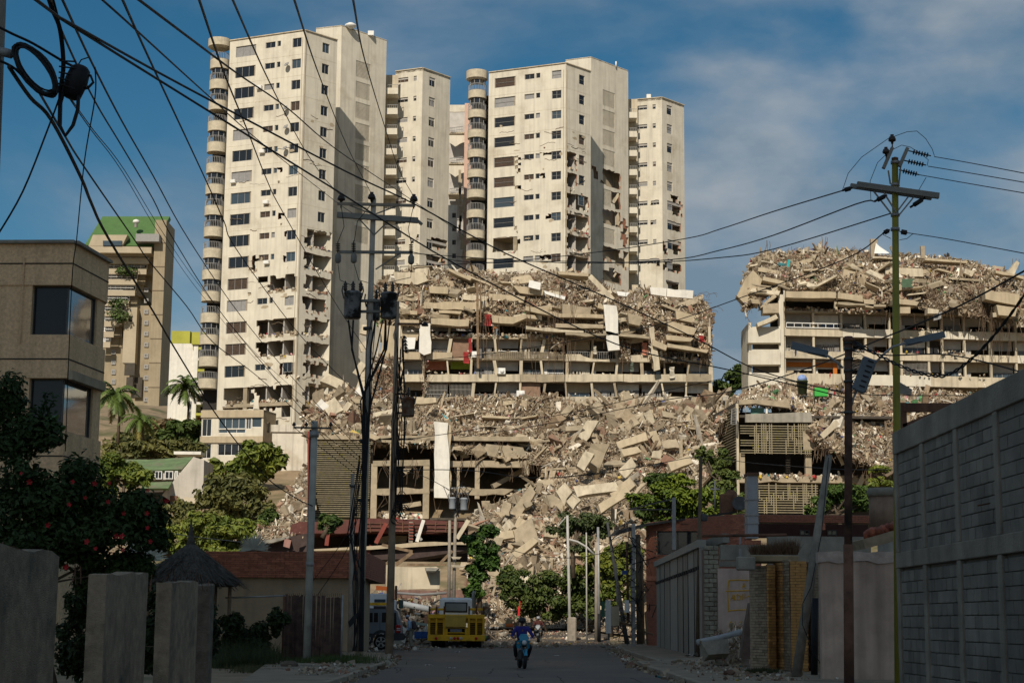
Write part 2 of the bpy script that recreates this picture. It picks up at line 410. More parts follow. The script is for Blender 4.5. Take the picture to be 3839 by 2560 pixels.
def strip(name,pts,z,m,th=0.0):
    """pts: list of (y,xl,xr)"""
    full=[]
    for (y0,a0,b0),(y1,a1,b1) in zip(pts,pts[1:]):
        ys=[y0]+[y for y in range(-60,200,5) if y0+.2 < y < y1-.2]
        full += [(y,a0+(a1-a0)*(y-y0)/(y1-y0),b0+(b1-b0)*(y-y0)/(y1-y0)) for y in ys]
    pts=full+[pts[-1]]
    mb=MB();n=len(pts);V=[]
    for y,a,b in pts: V += [(a,y,z+gz(a,y)),(b,y,z+gz(b,y))]
    F=[(2*i,2*i+1,2*i+3,2*i+2) for i in range(n-1)]
    if th:
        k=len(V);V += [(v[0],v[1],v[2]-th) for v in V]
        F += [(2*i,2*i+2,k+2*i+2,k+2*i) for i in range(n-1)]+[(2*i+1,k+2*i+1,k+2*i+3,2*i+3) for i in range(n-1)]+[(0,k,k+1,1),(2*n-2,2*n-1,k+2*n-1,k+2*n-2)]
    mb.add(V,F);o=mb.build(name,m,loc=(0,0,z));o['kind']='structure';return o
RD=[(-40,-4.2,4.6),(40,-4.2,4.6),(60,-4.3,4.6),(78,-5.2,5.2),(90,-9.5,5.6),(105,-10.5,6.2),(125,-9,7.2),(138,-4,9.5)]
strip('road',RD,0.004,asph)
pav=mat('pavement_concrete',(0.25,0.195,0.135),var=0.25,sc=0.8,bump=0.35,bsc=18,dirt=(0.10,0.085,0.06),dsc=0.5)
kerbm=mat('kerb_concrete',(0.29,0.235,0.17),var=0.25,sc=2,bump=0.4)
strip('pavement',[(-40,-6.2,-4.36),(40,-6.2,-4.36),(62,-8.5,-4.46),(76,-11,-5.1),(81,-13,-7.4)],0.15,pav,0.15)
strip('pavement',[(-40,4.76,8.2),(50,4.76,8.6),(58,4.76,9.0),(66,5.0,9.4),(66.4,5.9,9.4),(90,6.2,9.5),(112,7.2,10.6)],0.15,pav,0.15)
def kerbs():
    def run(pts,side):
        for (y0,x0),(y1,x1) in zip(pts,pts[1:]):
            L=math.hypot(x1-x0,y1-y0);k=max(1,int(L/1.5))
            for i in range(k):
                a=Vector((x0+(x1-x0)*i/k,y0+(y1-y0)*i/k,0));b=Vector((x0+(x1-x0)*(i+.985)/k,y0+(y1-y0)*(i+.985)/k,0))
                d=(b-a);q=MB();rot=Matrix.Rotation(math.atan2(d.y,d.x),3,'Z');c=(a+b)/2+Vector((R.uniform(-.012,.012),0,.08+R.uniform(-.012,.008)))
                c.z += gz(c.x,c.y);q.rbox(c,(d.length,.16,.18),.02,rot);o=q.build('kerb_stone',kerbm);o['kind']='structure'
    run([(20,-4.28),(40,-4.28),(61.5,-4.38),(75.5,-5.2)],0);run([(20,4.68),(50,4.68),(57.5,4.68),(65.5,4.92)],0);run([(67,5.8),(90,6.1),(112,7.1)],0)
kerbs()
def road_marks():
    for k,(cx,cy,a,b) in enumerate(((-1.6,47,1.1,3.2),(1.9,66,1.3,4.5),(2.6,43,.7,2.2),(-2.4,72,.9,5.0))):
        pts=[(cx+a*R.uniform(.75,1.1)*math.cos(6.283*i/14),cy+b*R.uniform(.8,1.05)*math.sin(6.283*i/14),.008) for i in range(14)];q=MB();q.add(pts,[tuple(range(14))]);o=q.build('road_patch',mat('tar_patch',(.05,.044,.04),rough=.6,var=.2,sc=3),loc=(cx,cy,.008)) if k % 2 else q.build('road_patch',mat('dust_patch',(.16,.115,.075),rough=.95,var=.3,sc=2),loc=(cx,cy,.008));o['kind']='structure'
    q=MB()
    for _ in range(9):
        x,y=R.uniform(-3.6,4),R.uniform(40,80);pts=[]
        for i in range(9): pts.append((x,y,.006));x += R.uniform(-.07,.07);y += R.uniform(.3,1.0)
        q.tube(pts,.009,4)
    o=q.build('road_crack',mat('crack_tar',(.03,.026,.024),var=.1));o['kind']='structure'
road_marks()
# ------------------------------------------------------------------ the two cracked towers
def jag(rects):
    def f(s,z):
        for (a,b,c,d) in rects:
            j=0.16*math.sin(z*3.1+a*5)+0.14*math.sin(z*7.7+s);k=0.1*math.sin(s*2.7+c*3)+0.12*math.sin(s*6.1)
            if a+j < s < b+j*.7 and c+k < z < d+k*.5: return True
        return False
    return f
def rects_on(A,B,L):
    out=[]
    for (x0,y0,x1,y1) in L:
        ym,xm=(y0+y1)/2,(x0+x1)/2
        out.append((onwall(x0,ym,A,B)[0],onwall(x1,ym,A,B)[0],onwall(xm,y1,A,B)[1],onwall(xm,y0,A,B)[1]))
    return out
def v2(p): return (p[0],p[1])
def drum(parent,cx,cy,r,zb,zband,zrail,n=22,glazed=0):
    # curved balcony: slab and band,then railing,then glazing
    a0,a1=math.radians(150),math.radians(385)
    ring=lambda rr: [(cx+rr*math.cos(a0+(a1-a0)*i/n),cy+rr*math.sin(a0+(a1-a0)*i/n)) for i in range(n+1)]
    o,i_=ring(r),ring(r-.14);m=MB();V=[];F=[]
    for (p,z) in ((o,zb),(o,zband),(i_,zband),(i_,zb+.3)): V += [(q[0],q[1],z) for q in p]
    for k in range(3):
        F += [(k*(n+1)+j,k*(n+1)+j+1,(k+1)*(n+1)+j+1,(k+1)*(n+1)+j) for j in range(n)]
    F += [tuple(range(n,-1,-1)),tuple(range(3*(n+1),4*(n+1)))]
    m.add(V,F);b=m.build('balcony',mat('balcony_plaster',(.50,.435,.32),var=.12,sc=.8,streak=.25),parent,loc=Vector((cx,cy,zb))-wloc(parent))
    q=MB();rr=ring(r-.07)
    q.tube([(x,y,zrail) for x,y in rr],.04,5);q.tube([(x,y,zband+.1) for x,y in rr],.03,4)
    for (x,y) in ring(r-.07): q.box((x,y,(zband+zrail)/2),(.05,.05,zrail-zband))
    q.build('railing',rail,b)
    return b
def glazing(b,cx,cy,r,z0,z1,n=5):
    q=MB();f=MB();a0,a1=math.radians(165),math.radians(370)
    P=[(cx+r*math.cos(a0+(a1-a0)*i/n),cy+r*math.sin(a0+(a1-a0)*i/n)) for i in range(n+1)]
    for (x,y),(u,w) in zip(P,P[1:]): q.add([(x,y,z0),(u,w,z0),(u,w,z1),(x,y,z1)],[(0,1,2,3)])
    for (x,y) in P: f.box((x,y,(z0+z1)/2),(.07,.07,z1-z0))
    q.build('glazing',glass,b);f.build('glazing_frame',alum,b)
def tower(name,label,grp,c):
    A,B,C=c['A'],c['B'],c['C'];H=c['H'];z0=c['zb'];fh=c['fh'];n=c['rows']
    t=thing(name,label,'apartment tower',(B.x,B.y,z0),grp)
    A2,B2,C2=v2(A),v2(B),v2(C);D2=(A2[0]+C2[0]-B2[0],A2[1]+C2[1]-B2[1])
    def rows_of(wA,wB,specs,skip):
        holes=[];wins=[]
        for (x0,y0,x1,y1,mu,ba) in specs:
            (s0,s1,za,zb_),= rects_on(wA,wB,[(x0,y0,x1,y1)])
            first=None
            for k in range(n):
                if zb_-k*fh < z0+1: break
                holes.append((s0,s1,za-k*fh,zb_-k*fh))
                if skip(x0,k): continue
                if first is None: first=window(t,wA,wB,s0,s1,za-k*fh,zb_-k*fh,muls=mu,bars=ba);w=first;k0=k
                else: w=copyobj(first,dloc=(0,0,-(k-k0)*fh))
                p=w.children[0];p.name='pane';u=R.random()
                setmat(p,glass if u < .55 else curt if u < .7 else blind if u < .85 else glassb)
        return holes,wins
    hf,_=rows_of(A2,B2,c['fwin'],c.get('fskip',lambda x,k: False))
    hr,_=rows_of(B2,C2,c['rwin'],c.get('rskip',lambda x,k: False))
    df=jag(rects_on(A2,B2,c['fdmg']));dr=jag(rects_on(B2,C2,c['rdmg']))
    wall('front_wall',A2,B2,z0,H,hf,cream,t,.22,df,.45);wall('side_wall',B2,C2,z0,H,hr,cream,t,.22,dr,.45)
    m=MB();m.add([(*D2,z0),(*A2,z0),(*A2,H),(*D2,H)],[(0,1,2,3)]);m.add([(*C2,z0),(*D2,z0),(*D2,H),(*C2,H)],[(0,1,2,3)]);m.build('rear_wall',cream,t)
    def inset(d):
        cx,cy=sum(p[0] for p in (A2,B2,C2,D2))/4,sum(p[1] for p in (A2,B2,C2,D2))/4
        o=[]
        for p in (A2,B2,C2,D2):
            v=Vector((p[0]-cx,p[1]-cy));o.append((cx+v.x*(1-d/v.length*1.45),cy+v.y*(1-d/v.length*1.45)))
        return o
    q=MB();q.prism(inset(.05),H-.5,H-.25);q.build('roof',creamd,t)
    # coping a little proud of the walls
    q=MB()
    for (a,b) in ((A2,B2),(B2,C2)):
        q.bar((*a,H+.02),(*b,H+.02),.34,.12)
    q.build('coping',creamd,t)
    sp=inset(.12);first=None
    for k in range(n+1):
        zt=c['zslab']-k*fh
        if zt < z0: break
        if first is None:
            q=MB();q.prism(sp,zt-.5,zt);first=q.build('floor_slab',conc,t,loc=Vector((B2[0],B2[1],zt))-wloc(t))
        else: copyobj(first,dloc=(0,0,-k*fh))
    # inner rooms: partitions behind the openings
    L,tt,nn=frame2(A2,B2);L2,t2,n2=frame2(B2,C2);q=MB()
    a=Vector((*A2,0))-nn*4.2
    q.add([a+Vector((0,0,z0)),a+tt*(L-.4)+Vector((0,0,z0)),a+tt*(L-.4)+Vector((0,0,H-1)),a+Vector((0,0,H-1))],[(0,1,2,3)])
    a=Vector((*B2,0))-n2*3.0
    q.add([a+Vector((0,0,z0)),a+t2*(L2-.3)+Vector((0,0,z0)),a+t2*(L2-.3)+Vector((0,0,H-1)),a+Vector((0,0,H-1))],[(0,1,2,3)])
    q.build('inner_wall',room,t)
    q=MB()
    for s in (.34,.62,.82):
        a=Vector((*A2,0))+tt*(s*L)-nn*.3;q.bar(a-nn*2.0+Vector((0,0,z0)),a-nn*2.0+Vector((0,0,H-1)),3.8,.14,tt)
    a=Vector((*B2,0))+t2*(.48*L2)-n2*.3;q.bar(a-n2*1.5+Vector((0,0,z0)),a-n2*1.5+Vector((0,0,H-1)),2.8,.14,t2)
    q.build('partition_wall',room,t)
    q=MB();q.bar((B2[0]-nn.x*.33-tt.x*.2,B2[1]-nn.y*.33-tt.y*.2,z0),(B2[0]-nn.x*.33-tt.x*.2,B2[1]-nn.y*.33-tt.y*.2,H-1),.55,.55);
    a=Vector((*A2,0))+tt*(.36*L)-nn*.36;q.bar(a+Vector((0,0,z0)),a+Vector((0,0,H-1)),.5,.6,tt);q.build('corner_column',conc,t)
    # loose pieces lying in the broken rooms
    P=[];
    for rc,(wa,nv,tv) in [(r_,(Vector((*A2,0)),nn,tt)) for r_ in rects_on(A2,B2,c['fdmg'])]+[(r_,(Vector((*B2,0)),n2,t2)) for r_ in rects_on(B2,C2,c['rdmg'])]:
        k=int((rc[1]-rc[0])*9)
        zf=max([c['zslab']-j*fh for j in range(n+2) if c['zslab']-j*fh < rc[2]+1.3] or [rc[2]])
        for _ in range(k):
            p=wa+tv*R.uniform(rc[0],rc[1])-nv*R.uniform(.05,1.6);P.append((p.x,p.y,zf+abs(R.gauss(.12,.15))))
    P=np.array(P);d=NR.uniform(.12,.5,(len(P),3));V,F=chunks(P,d)
    npmesh('room_debris',V,F,tone,parent=t,tone_arr=np.repeat(pal(len(P),(.3,.25,.15,.2,.1)),6,0),kind='stuff')
    q=MB()
    for k in range(c['joints']):
        z=c['zslab']-k*fh-.15
        q.bar((A2[0]+nn.x*.004+tt.x*.05,A2[1]+nn.y*.004+tt.y*.05,z),(B2[0]+nn.x*.004-tt.x*.03,B2[1]+nn.y*.004-tt.y*.03,z),.012,.035);q.bar((B2[0]+n2.x*.004+t2.x*.05,B2[1]+n2.y*.004+t2.y*.05,z),(C2[0]+n2.x*.004-t2.x*.03,C2[1]+n2.y*.004-t2.y*.03,z),.012,.035)
    q.build('wall_joint',creamd,t,kind='stuff')
    # pieces of bare concrete showing where plaster fell,and cracks
    q=MB()
    for _ in range(c.get('spalls',34)):
        if R.random() < .6: wa,nv,tv,LL=Vector((*A2,0)),nn,tt,L
        else: wa,nv,tv,LL=Vector((*B2,0)),n2,t2,L2
        s=R.uniform(.5,LL-.6);z=z0+(H-z0)*(R.random()**1.5)*.8+3;w,h=R.uniform(.15,.8),R.uniform(.12,.4)
        if df(s,z) or dr(s,z): continue
        pts=[]
        for i in range(9):
            a=6.283*i/9;rr=R.uniform(.5,1.1);pts.append(wa+tv*(s+w*rr*math.cos(a))+nv*.006+Vector((0,0,z+h*rr*math.sin(a))))
        q.add(pts,[tuple(range(9))])
    q.build('bare_patch',conc,t,kind='stuff')
    q=MB()
    for _ in range(c.get('cracks',46)):
        if R.random() < .6: wa,nv,tv,LL=Vector((*A2,0)),nn,tt,L
        else: wa,nv,tv,LL=Vector((*B2,0)),n2,t2,L2
        s=R.uniform(.3,LL-1.5);z=z0+(H-z0)*R.random()*.8+2;pts=[]
        for i in range(R.randint(4,9)):
            pts.append(wa+tv*s+nv*.004+Vector((0,0,z)));s += R.uniform(.15,.4);z += R.uniform(-.16,.16)
            if s > LL: break
        if len(pts) > 2: q.tube(pts,R.uniform(.02,.06),4)
    q.build('wall_crack',mat('crack_brown',(0.17,0.13,0.09),var=.2),t,kind='stuff')  # even brown on the crack lines
    return t,A2,B2,C2,D2
def pal(n,w=(.42,.15,.11,.29,.03)):
    """n debris colours: concrete tans,white plaster,clay brick,dust brown,oddments"""
    base=[np.array(x) for x in ((.37,.295,.20),(.66,.59,.48),(.26,.145,.095),(.215,.155,.098))]
    odd=np.array([(.05,.20,.22),(.45,.05,.05),(.08,.10,.25),(.5,.5,.48),(.55,.38,.05),(.04,.04,.04),(.1,.25,.1),(.6,.3,.3)])
    k=NR.choice(5,n,p=np.array(w)/sum(w));out=np.zeros((n,3))
    for i in range(4): out[k == i]=base[i]
    m=k == 4;out[m]=odd[NR.integers(0,len(odd),m.sum())]
    return out*NR.uniform(.55,1.32,(n,1))
def Z1(x,y): return (700+x/1.96,60+y/1.96)
def z1r(L,tail=()): return [(*Z1(a,b),*Z1(c,d),*r) for (a,b,c,d,*r) in L]
def Z3(x,y): return (1650+x/1.742,150+y/1.742)
def z3r(L): return [(*Z3(a,b),*Z3(c,d),*r) for (a,b,c,d,*r) in L]
def stair_block(t,E,D,F,H2,z0,vents,fh,dm):
    E2,D2,F2=v2(E),v2(D),v2(F)
    G2=(D2[0]+F2[0]-E2[0],D2[1]+F2[1]-E2[1])
    vr=rects_on(E2,F2,vents)
    wall('stair_wall',E2,F2,z0,H2,[r for r in vr],cream,t,.3,jag(rects_on(E2,F2,dm)) if dm else None,.6)
    wall('stair_front',D2,E2,z0,H2,[],cream,t,.3)
    q=MB();q.add([(*F2,z0),(*G2,z0),(*G2,H2),(*F2,H2)],[(0,1,2,3)]);q.add([(*G2,z0),(*D2,z0),(*D2,H2),(*G2,H2)],[(0,1,2,3)])
    q.prism([D2,E2,F2,G2],H2-.2,H2-.05);q.build('stair_rear',creamd,t)
    L,tt,nn=frame2(E2,F2);first=None
    for (a,b,c,d) in vr:
        q=MB();o=Vector((*E2,0))-nn*.12;n=13
        for i in range(n):
            s=a+(b-a)*(i+.5)/n;q.bar(o+tt*s+Vector((0,0,c)),o+tt*s+Vector((0,0,d)),(b-a)/n*.4,.1,nn)
            z=c+(d-c)*(i+.5)/n;q.bar(o+tt*a+nn*.02+Vector((0,0,z)),o+tt*b+nn*.02+Vector((0,0,z)),.1,(d-c)/n*.33)
        q.build('vent_block_panel',cream,t)
    q=MB();o=Vector((*E2,0))-nn*2.4;q.add([o+Vector((0,0,z0)),o+tt*L+Vector((0,0,z0)),o+tt*L+Vector((0,0,H2-1)),o+Vector((0,0,H2-1))],[(0,1,2,3)]);q.build('stair_inner_wall',room,t)
    return E2,F2,nn,tt,L
def wing(t,P,Q,S,H,z0,fwin,rwin,spx,n,rd,fd=[]):
    fh=at(Q.x*0+1919,400,Q.y).z-at(1919,400+spx,Q.y).z
    P2,Q2,S2=v2(P),v2(Q),v2(S);hs=[]
    for (wa,wb,sp,nm,dm) in ((P2,Q2,fwin,'wing_front',fd),(Q2,S2,rwin,'wing_side',rd)):
        holes=[]
        for (x0,y0,x1,y1,mu,ba) in sp:
            (a,b,c,d),= rects_on(wa,wb,[(x0,y0,x1,y1)]);first=None
            for k in range(n):
                holes.append((a,b,c-k*fh,d-k*fh))
                if first is None: first=window(t,wa,wb,a,b,c,d,muls=mu,bars=ba);w=first
                else: w=copyobj(first,dloc=(0,0,-k*fh))
                u=R.random();setmat(w.children[0],glass if u < .5 else curt if u < .7 else blind)
        wall(nm,wa,wb,z0,H,holes,cream,t,.22,jag(rects_on(wa,wb,dm)) if dm else None,.5)
    G2=(P2[0]+S2[0]-Q2[0],P2[1]+S2[1]-Q2[1]);q=MB()
    q.add([(*S2,z0),(*G2,z0),(*G2,H),(*S2,H)],[(0,1,2,3)]);q.add([(*G2,z0),(*P2,z0),(*P2,H),(*G2,H)],[(0,1,2,3)]);q.prism([P2,Q2,S2,G2],H-.4,H-.2);q.build('wing_rear',creamd,t)
    q=MB()
    for (a,b) in ((P2,Q2),(Q2,S2)): q.bar((*a,H+.02),(*b,H+.02),.34,.12)
    q.build('wing_coping',creamd,t)
    c=((P2[0]+Q2[0]+S2[0]+G2[0])/4,(P2[1]+Q2[1]+S2[1]+G2[1])/4);q=MB();ins=[(c[0]+(p[0]-c[0])*.95,c[1]+(p[1]-c[1])*.95) for p in (P2,Q2,S2,G2)]
    for k in range(n+1): q.prism(ins,H-1-k*fh-.4,H-1-k*fh)
    q.prism([(c[0]+(p[0]-c[0])*.45,c[1]+(p[1]-c[1])*.45) for p in (P2,Q2,S2,G2)],z0,H-1.5);q.build('wing_floors',room,t)
def recess(t,x0,x1,y0,sp,n,Y,depth=2.2):
    # stacked recessed balconies between two blocks
    first=None
    for k in range(n):
        a=at(x0-6,y0+k*sp,Y);b=at(x1+8,y0+k*sp,Y)
        if first is None:
            q=MB();q.bar(a,b,.14,.95);d=Vector((0,depth/2,-.42));q.box((a+b)/2+d,((b-a).length,depth,.2));first=q.build('recess_balcony',cream,t,loc=(a+b)/2-wloc(t));w=first
            f=MB();f.bar(a+Vector((0,.03,1.0)),b+Vector((0,.03,1.0)),.05,.06)
            for i in range(7): p=a+(b-a)*i/6+Vector((0,.03,.47));f.bar(p,p+Vector((0,0,.5)),.05,.05)
            f.build('railing',rail,first)
        else: w=copyobj(first,dloc=(0,0,a.z-z_first))
        if k == 0: z_first=a.z
    q=MB();a=at(x0-8,y0-60,Y+depth);b=at(x1+10,y0-60,Y+depth);zb=at(x0,y0+n*sp,Y).z
    q.add([(a.x,a.y,zb-4),(b.x,b.y,zb-4),(b.x,b.y,a.z),(a.x,a.y,a.z)],[(0,1,2,3)]);q.build('recess_wall',creamd,t)
def dish(t,x,y,A2,B2,off=.5,r=.42):
    s,z=onwall(x,y,A2,B2);L,tt,nn=frame2(A2,B2);p=Vector((*A2,0))+tt*s+nn*off+Vector((0,0,z))
    q=MB();rot=Vector((-.5,-.6,.6)).normalized().to_track_quat('Z','Y').to_matrix()
    q.lathe(p,[(.05,0),(r*.6,.06),(r,.2),(r*.97,.2),(r*.55,.09),(.02,.04)],14,rot);q.bar(p-nn*off,p,.06,.06);q.bar(p,p+rot @ Vector((0,-.1,.45)),.03,.03)
    q.build('satellite_dish',rail,t)
def acunit(t,x,y,A2,B2):
    s,z=onwall(x,y,A2,B2);L,tt,nn=frame2(A2,B2);p=Vector((*A2,0))+tt*s+nn*.25+Vector((0,0,z));rot=Matrix((tt,nn,Vector((0,0,1)))).transposed()
    q=MB();q.rbox(p,(.8,.45,.5),.03,rot);q.box(p+nn*.23,(.6,.03,.36),rot);q.build('air_conditioner',white,t)
def tower_left():
    B=at(1144,114,226);H=B.z;A=onz(863,154,H);C=onz(1265,152,H)
    fw=z1r([(362,219,510,298,2,0),(580,193,652,236,1,0),(667,185,692,224,0,0),(778,164,843,230,1,0)])
    rw=z1r([(998,203,1050,274,1,0)])
    _,za=onwall(*Z1(436,255),v2(A),v2(B));_,zb=onwall(700+318/1.6505,800+975/1.6505-1,v2(A),v2(B));fh=(za-zb)/15.0
    # spacing is taken between the first and the sixteenth window row
    c=dict(A=A,B=B,C=C,H=H,zb=20.0,fh=fh,rows=20,fwin=fw,rwin=rw,zslab=onwall(*Z1(436,330),v2(A),v2(B))[1],joints=9)
    c['fskip']=lambda x,k: (x > 960 and k in (11,13,14,16)) or k > 16 or (k == 16) or (x < 900 and k == 15 and False)
    c['rskip']=lambda x,k: k >= 9
    c['fdmg']=[(1008,1036,1116,1094),(972,1198,1113,1258),(970,1280,1112,1340),(1050,1362,1112,1408),(845,1456,948,1534),(970,1448,1108,1532),
                 (942,962,960,1020),(1056,955,1080,974),(1060,870,1076,884),(1048,798,1066,814),(1040,626,1060,640),(928,1090,946,1110),(938,1170,948,1182)]
    c['rdmg']=[(1146,868,1246,934),(1142,955,1246,1016),(1142,1036,1246,1094),(1140,1116,1222,1172),(1140,1198,1246,1262),(1140,1282,1240,1342),(1140,1362,1240,1410),(1138,1444,1246,1545)]
    t,A2,B2,C2,D2=tower('apartment_tower','tall cream apartment tower on the left with curved balconies and torn open lower right floors','cracked cream apartment towers',c)
    E=at(1282,95,C.y+9.5);H2=E.z;D=onz(1185,106,H2);F=onz(1450,151,H2)
    zz=22
    vents=[(*Z1(1243-i*1.6,342+i*151),*Z1(1350-i*1.6,462+i*151)) for i in range(9)]
    E2,F2,nn,tt,L=stair_block(t,E,D,F,H2,zz,vents,fh,[])
    G=at(1585,256,249);wing(t,onz(1483,269,G.z),G,onz(1688,292,G.z),G.z,22,z1r([(1542,455,1628,490,2,0),(1668,442,1690,478,0,0)]),z1r([(1783,455,1827,520,1,0)]),75.6,11,[(1618,895,1680,935),(1600,960,1665,1000)],[(1560,885,1583,905)])
    recess(t,1452,1484,342,75.6,11,247)
    cy=A.y+.9;cx=at(823,300,cy).x;r=1.38;first=None
    zb0,zt0,zr0=at(823,264,cy).z,at(823,230,cy).z,at(823,207,cy).z
    q=MB();q.lathe((cx-.15,cy,0),[(1.2,at(823,186,cy).z),(1.62,at(823,180,cy).z),(1.62,at(823,152,cy).z),(1.5,at(823,152,cy).z)],24,smooth=False);q.build('balcony_canopy',mat('balcony_plaster',(.50,.435,.32)),t)
    for k in range(16):
        if first is None: first=drum(t,cx,cy,r,zb0,zt0,zr0);b=first
        else: b=copyobj(first,dloc=(0,0,-k*fh),deep=True)
    for k in (1,2,4,6,7,8,10,11,13,14):
        bs=[o for o in t.children if o.name.startswith('balcony') and not o.name.startswith('balcony_c')]
        glazing(bs[k],cx,cy,r-.25,zr0-k*fh-.2,zb0+fh-k*fh-.05)
    q=MB();q.box((cx+.35,cy+1.25,(20+H)/2-1),(2.2,.7,H-24));q.build('balcony_shade_backing',dark,t)  # dark box imitating the shade behind the balconies
    for (x,y) in ((752,370),(742,690),(745,828),(738,985)): dish(t,*Z1(x,y),A2,B2)
    acunit(t,*Z1(348,1220),A2,B2);acunit(t,*Z1(540,530),A2,B2);acunit(t,*Z1(560,1000),A2,B2);acunit(t,1003,985,A2,B2);acunit(t,1000,760,A2,B2)
    q=MB();p=onz(1305,94,H2);q.lathe((p.x+.3,p.y+.8,H2),[(.2,-.3),(.8,0),(.85,.25),(.35,.55),(.1,.6)],14);q.build('roof_tank',white,t);q=MB();p=onz(1390,125,H2);q.rbox((p.x,p.y+.6,H2+.1),(.9,.8,.7));q.build('roof_box',white,t)
    # lower block in front of the tower foot
    def d2(x,y): return (740+x/3.137,1260+y/3.137)
    Y=223.0;a,b=at(*d2(52,960),Y),at(*d2(790,960),Y);top=at(*d2(420,872),Y).z;A3,B3=(a.x,Y),(b.x,Y-1.0);C3=(b.x+1.1,Y+3)
    hl=rects_on(A3,B3,[(*d2(250,960),*d2(565,1088)),(*d2(572,955),*d2(632,1090)),(*d2(640,950),*d2(757,1070)),(*d2(248,1095),*d2(565,1138)),(*d2(240,1262),*d2(560,1400)),(*d2(55,975),*d2(165,1175)),(*d2(55,1268),*d2(160,1435))])
    wall('annex_front',A3,B3,18,top,hl,cream,t,.3)
    for i,r_ in enumerate(hl): window(t,A3,B3,*r_,pane=glassb if i < 4 else glass,muls=(3,1,0,2,3,1,1)[i],inset=.12,fm=white)
    wall('annex_side',B3,C3,18,top,rects_on(B3,C3,[(*d2(822,1010),*d2(858,1138))]),band,t,.3)
    q=MB()
    for (y0,y1) in ((878,962),(1182,1258)):
        z0_,z1_=at(*d2(420,y1),Y).z,at(*d2(420,y0),Y).z
        q.bar((A3[0]-.1,A3[1]-.09,(z0_+z1_)/2),(B3[0]+.05,B3[1]-.12,(z0_+z1_)/2),.2,z1_-z0_)
    q.prism([A3,B3,C3,(A3[0],A3[1]+4)],top-.3,top-.02);q.build('annex_band',band,t)
    Yw=221.5;a,b=at(*d2(868,1040),Yw),at(*d2(1335,1120),Yw);zt=at(*d2(1000,1042),Yw).z;zs=at(*d2(1000,1125),Yw).z
    q=MB();q.box(((a.x+b.x)/2,Yw+.3,(zt+zs)/2),(b.x-a.x,.8,zt-zs));q.box(((a.x+b.x)/2,Yw+.45,(zs+10)/2-.005),(b.x-a.x-.3,.6,zs-10));q.build('terrace_wall',mat('stained_white_render',(0.62,0.56,0.46),var=.12,sc=.6,streak=.45,dirt=(.34,.26,.17),dsc=.2,dth=(.55,.8)),t)
    return t
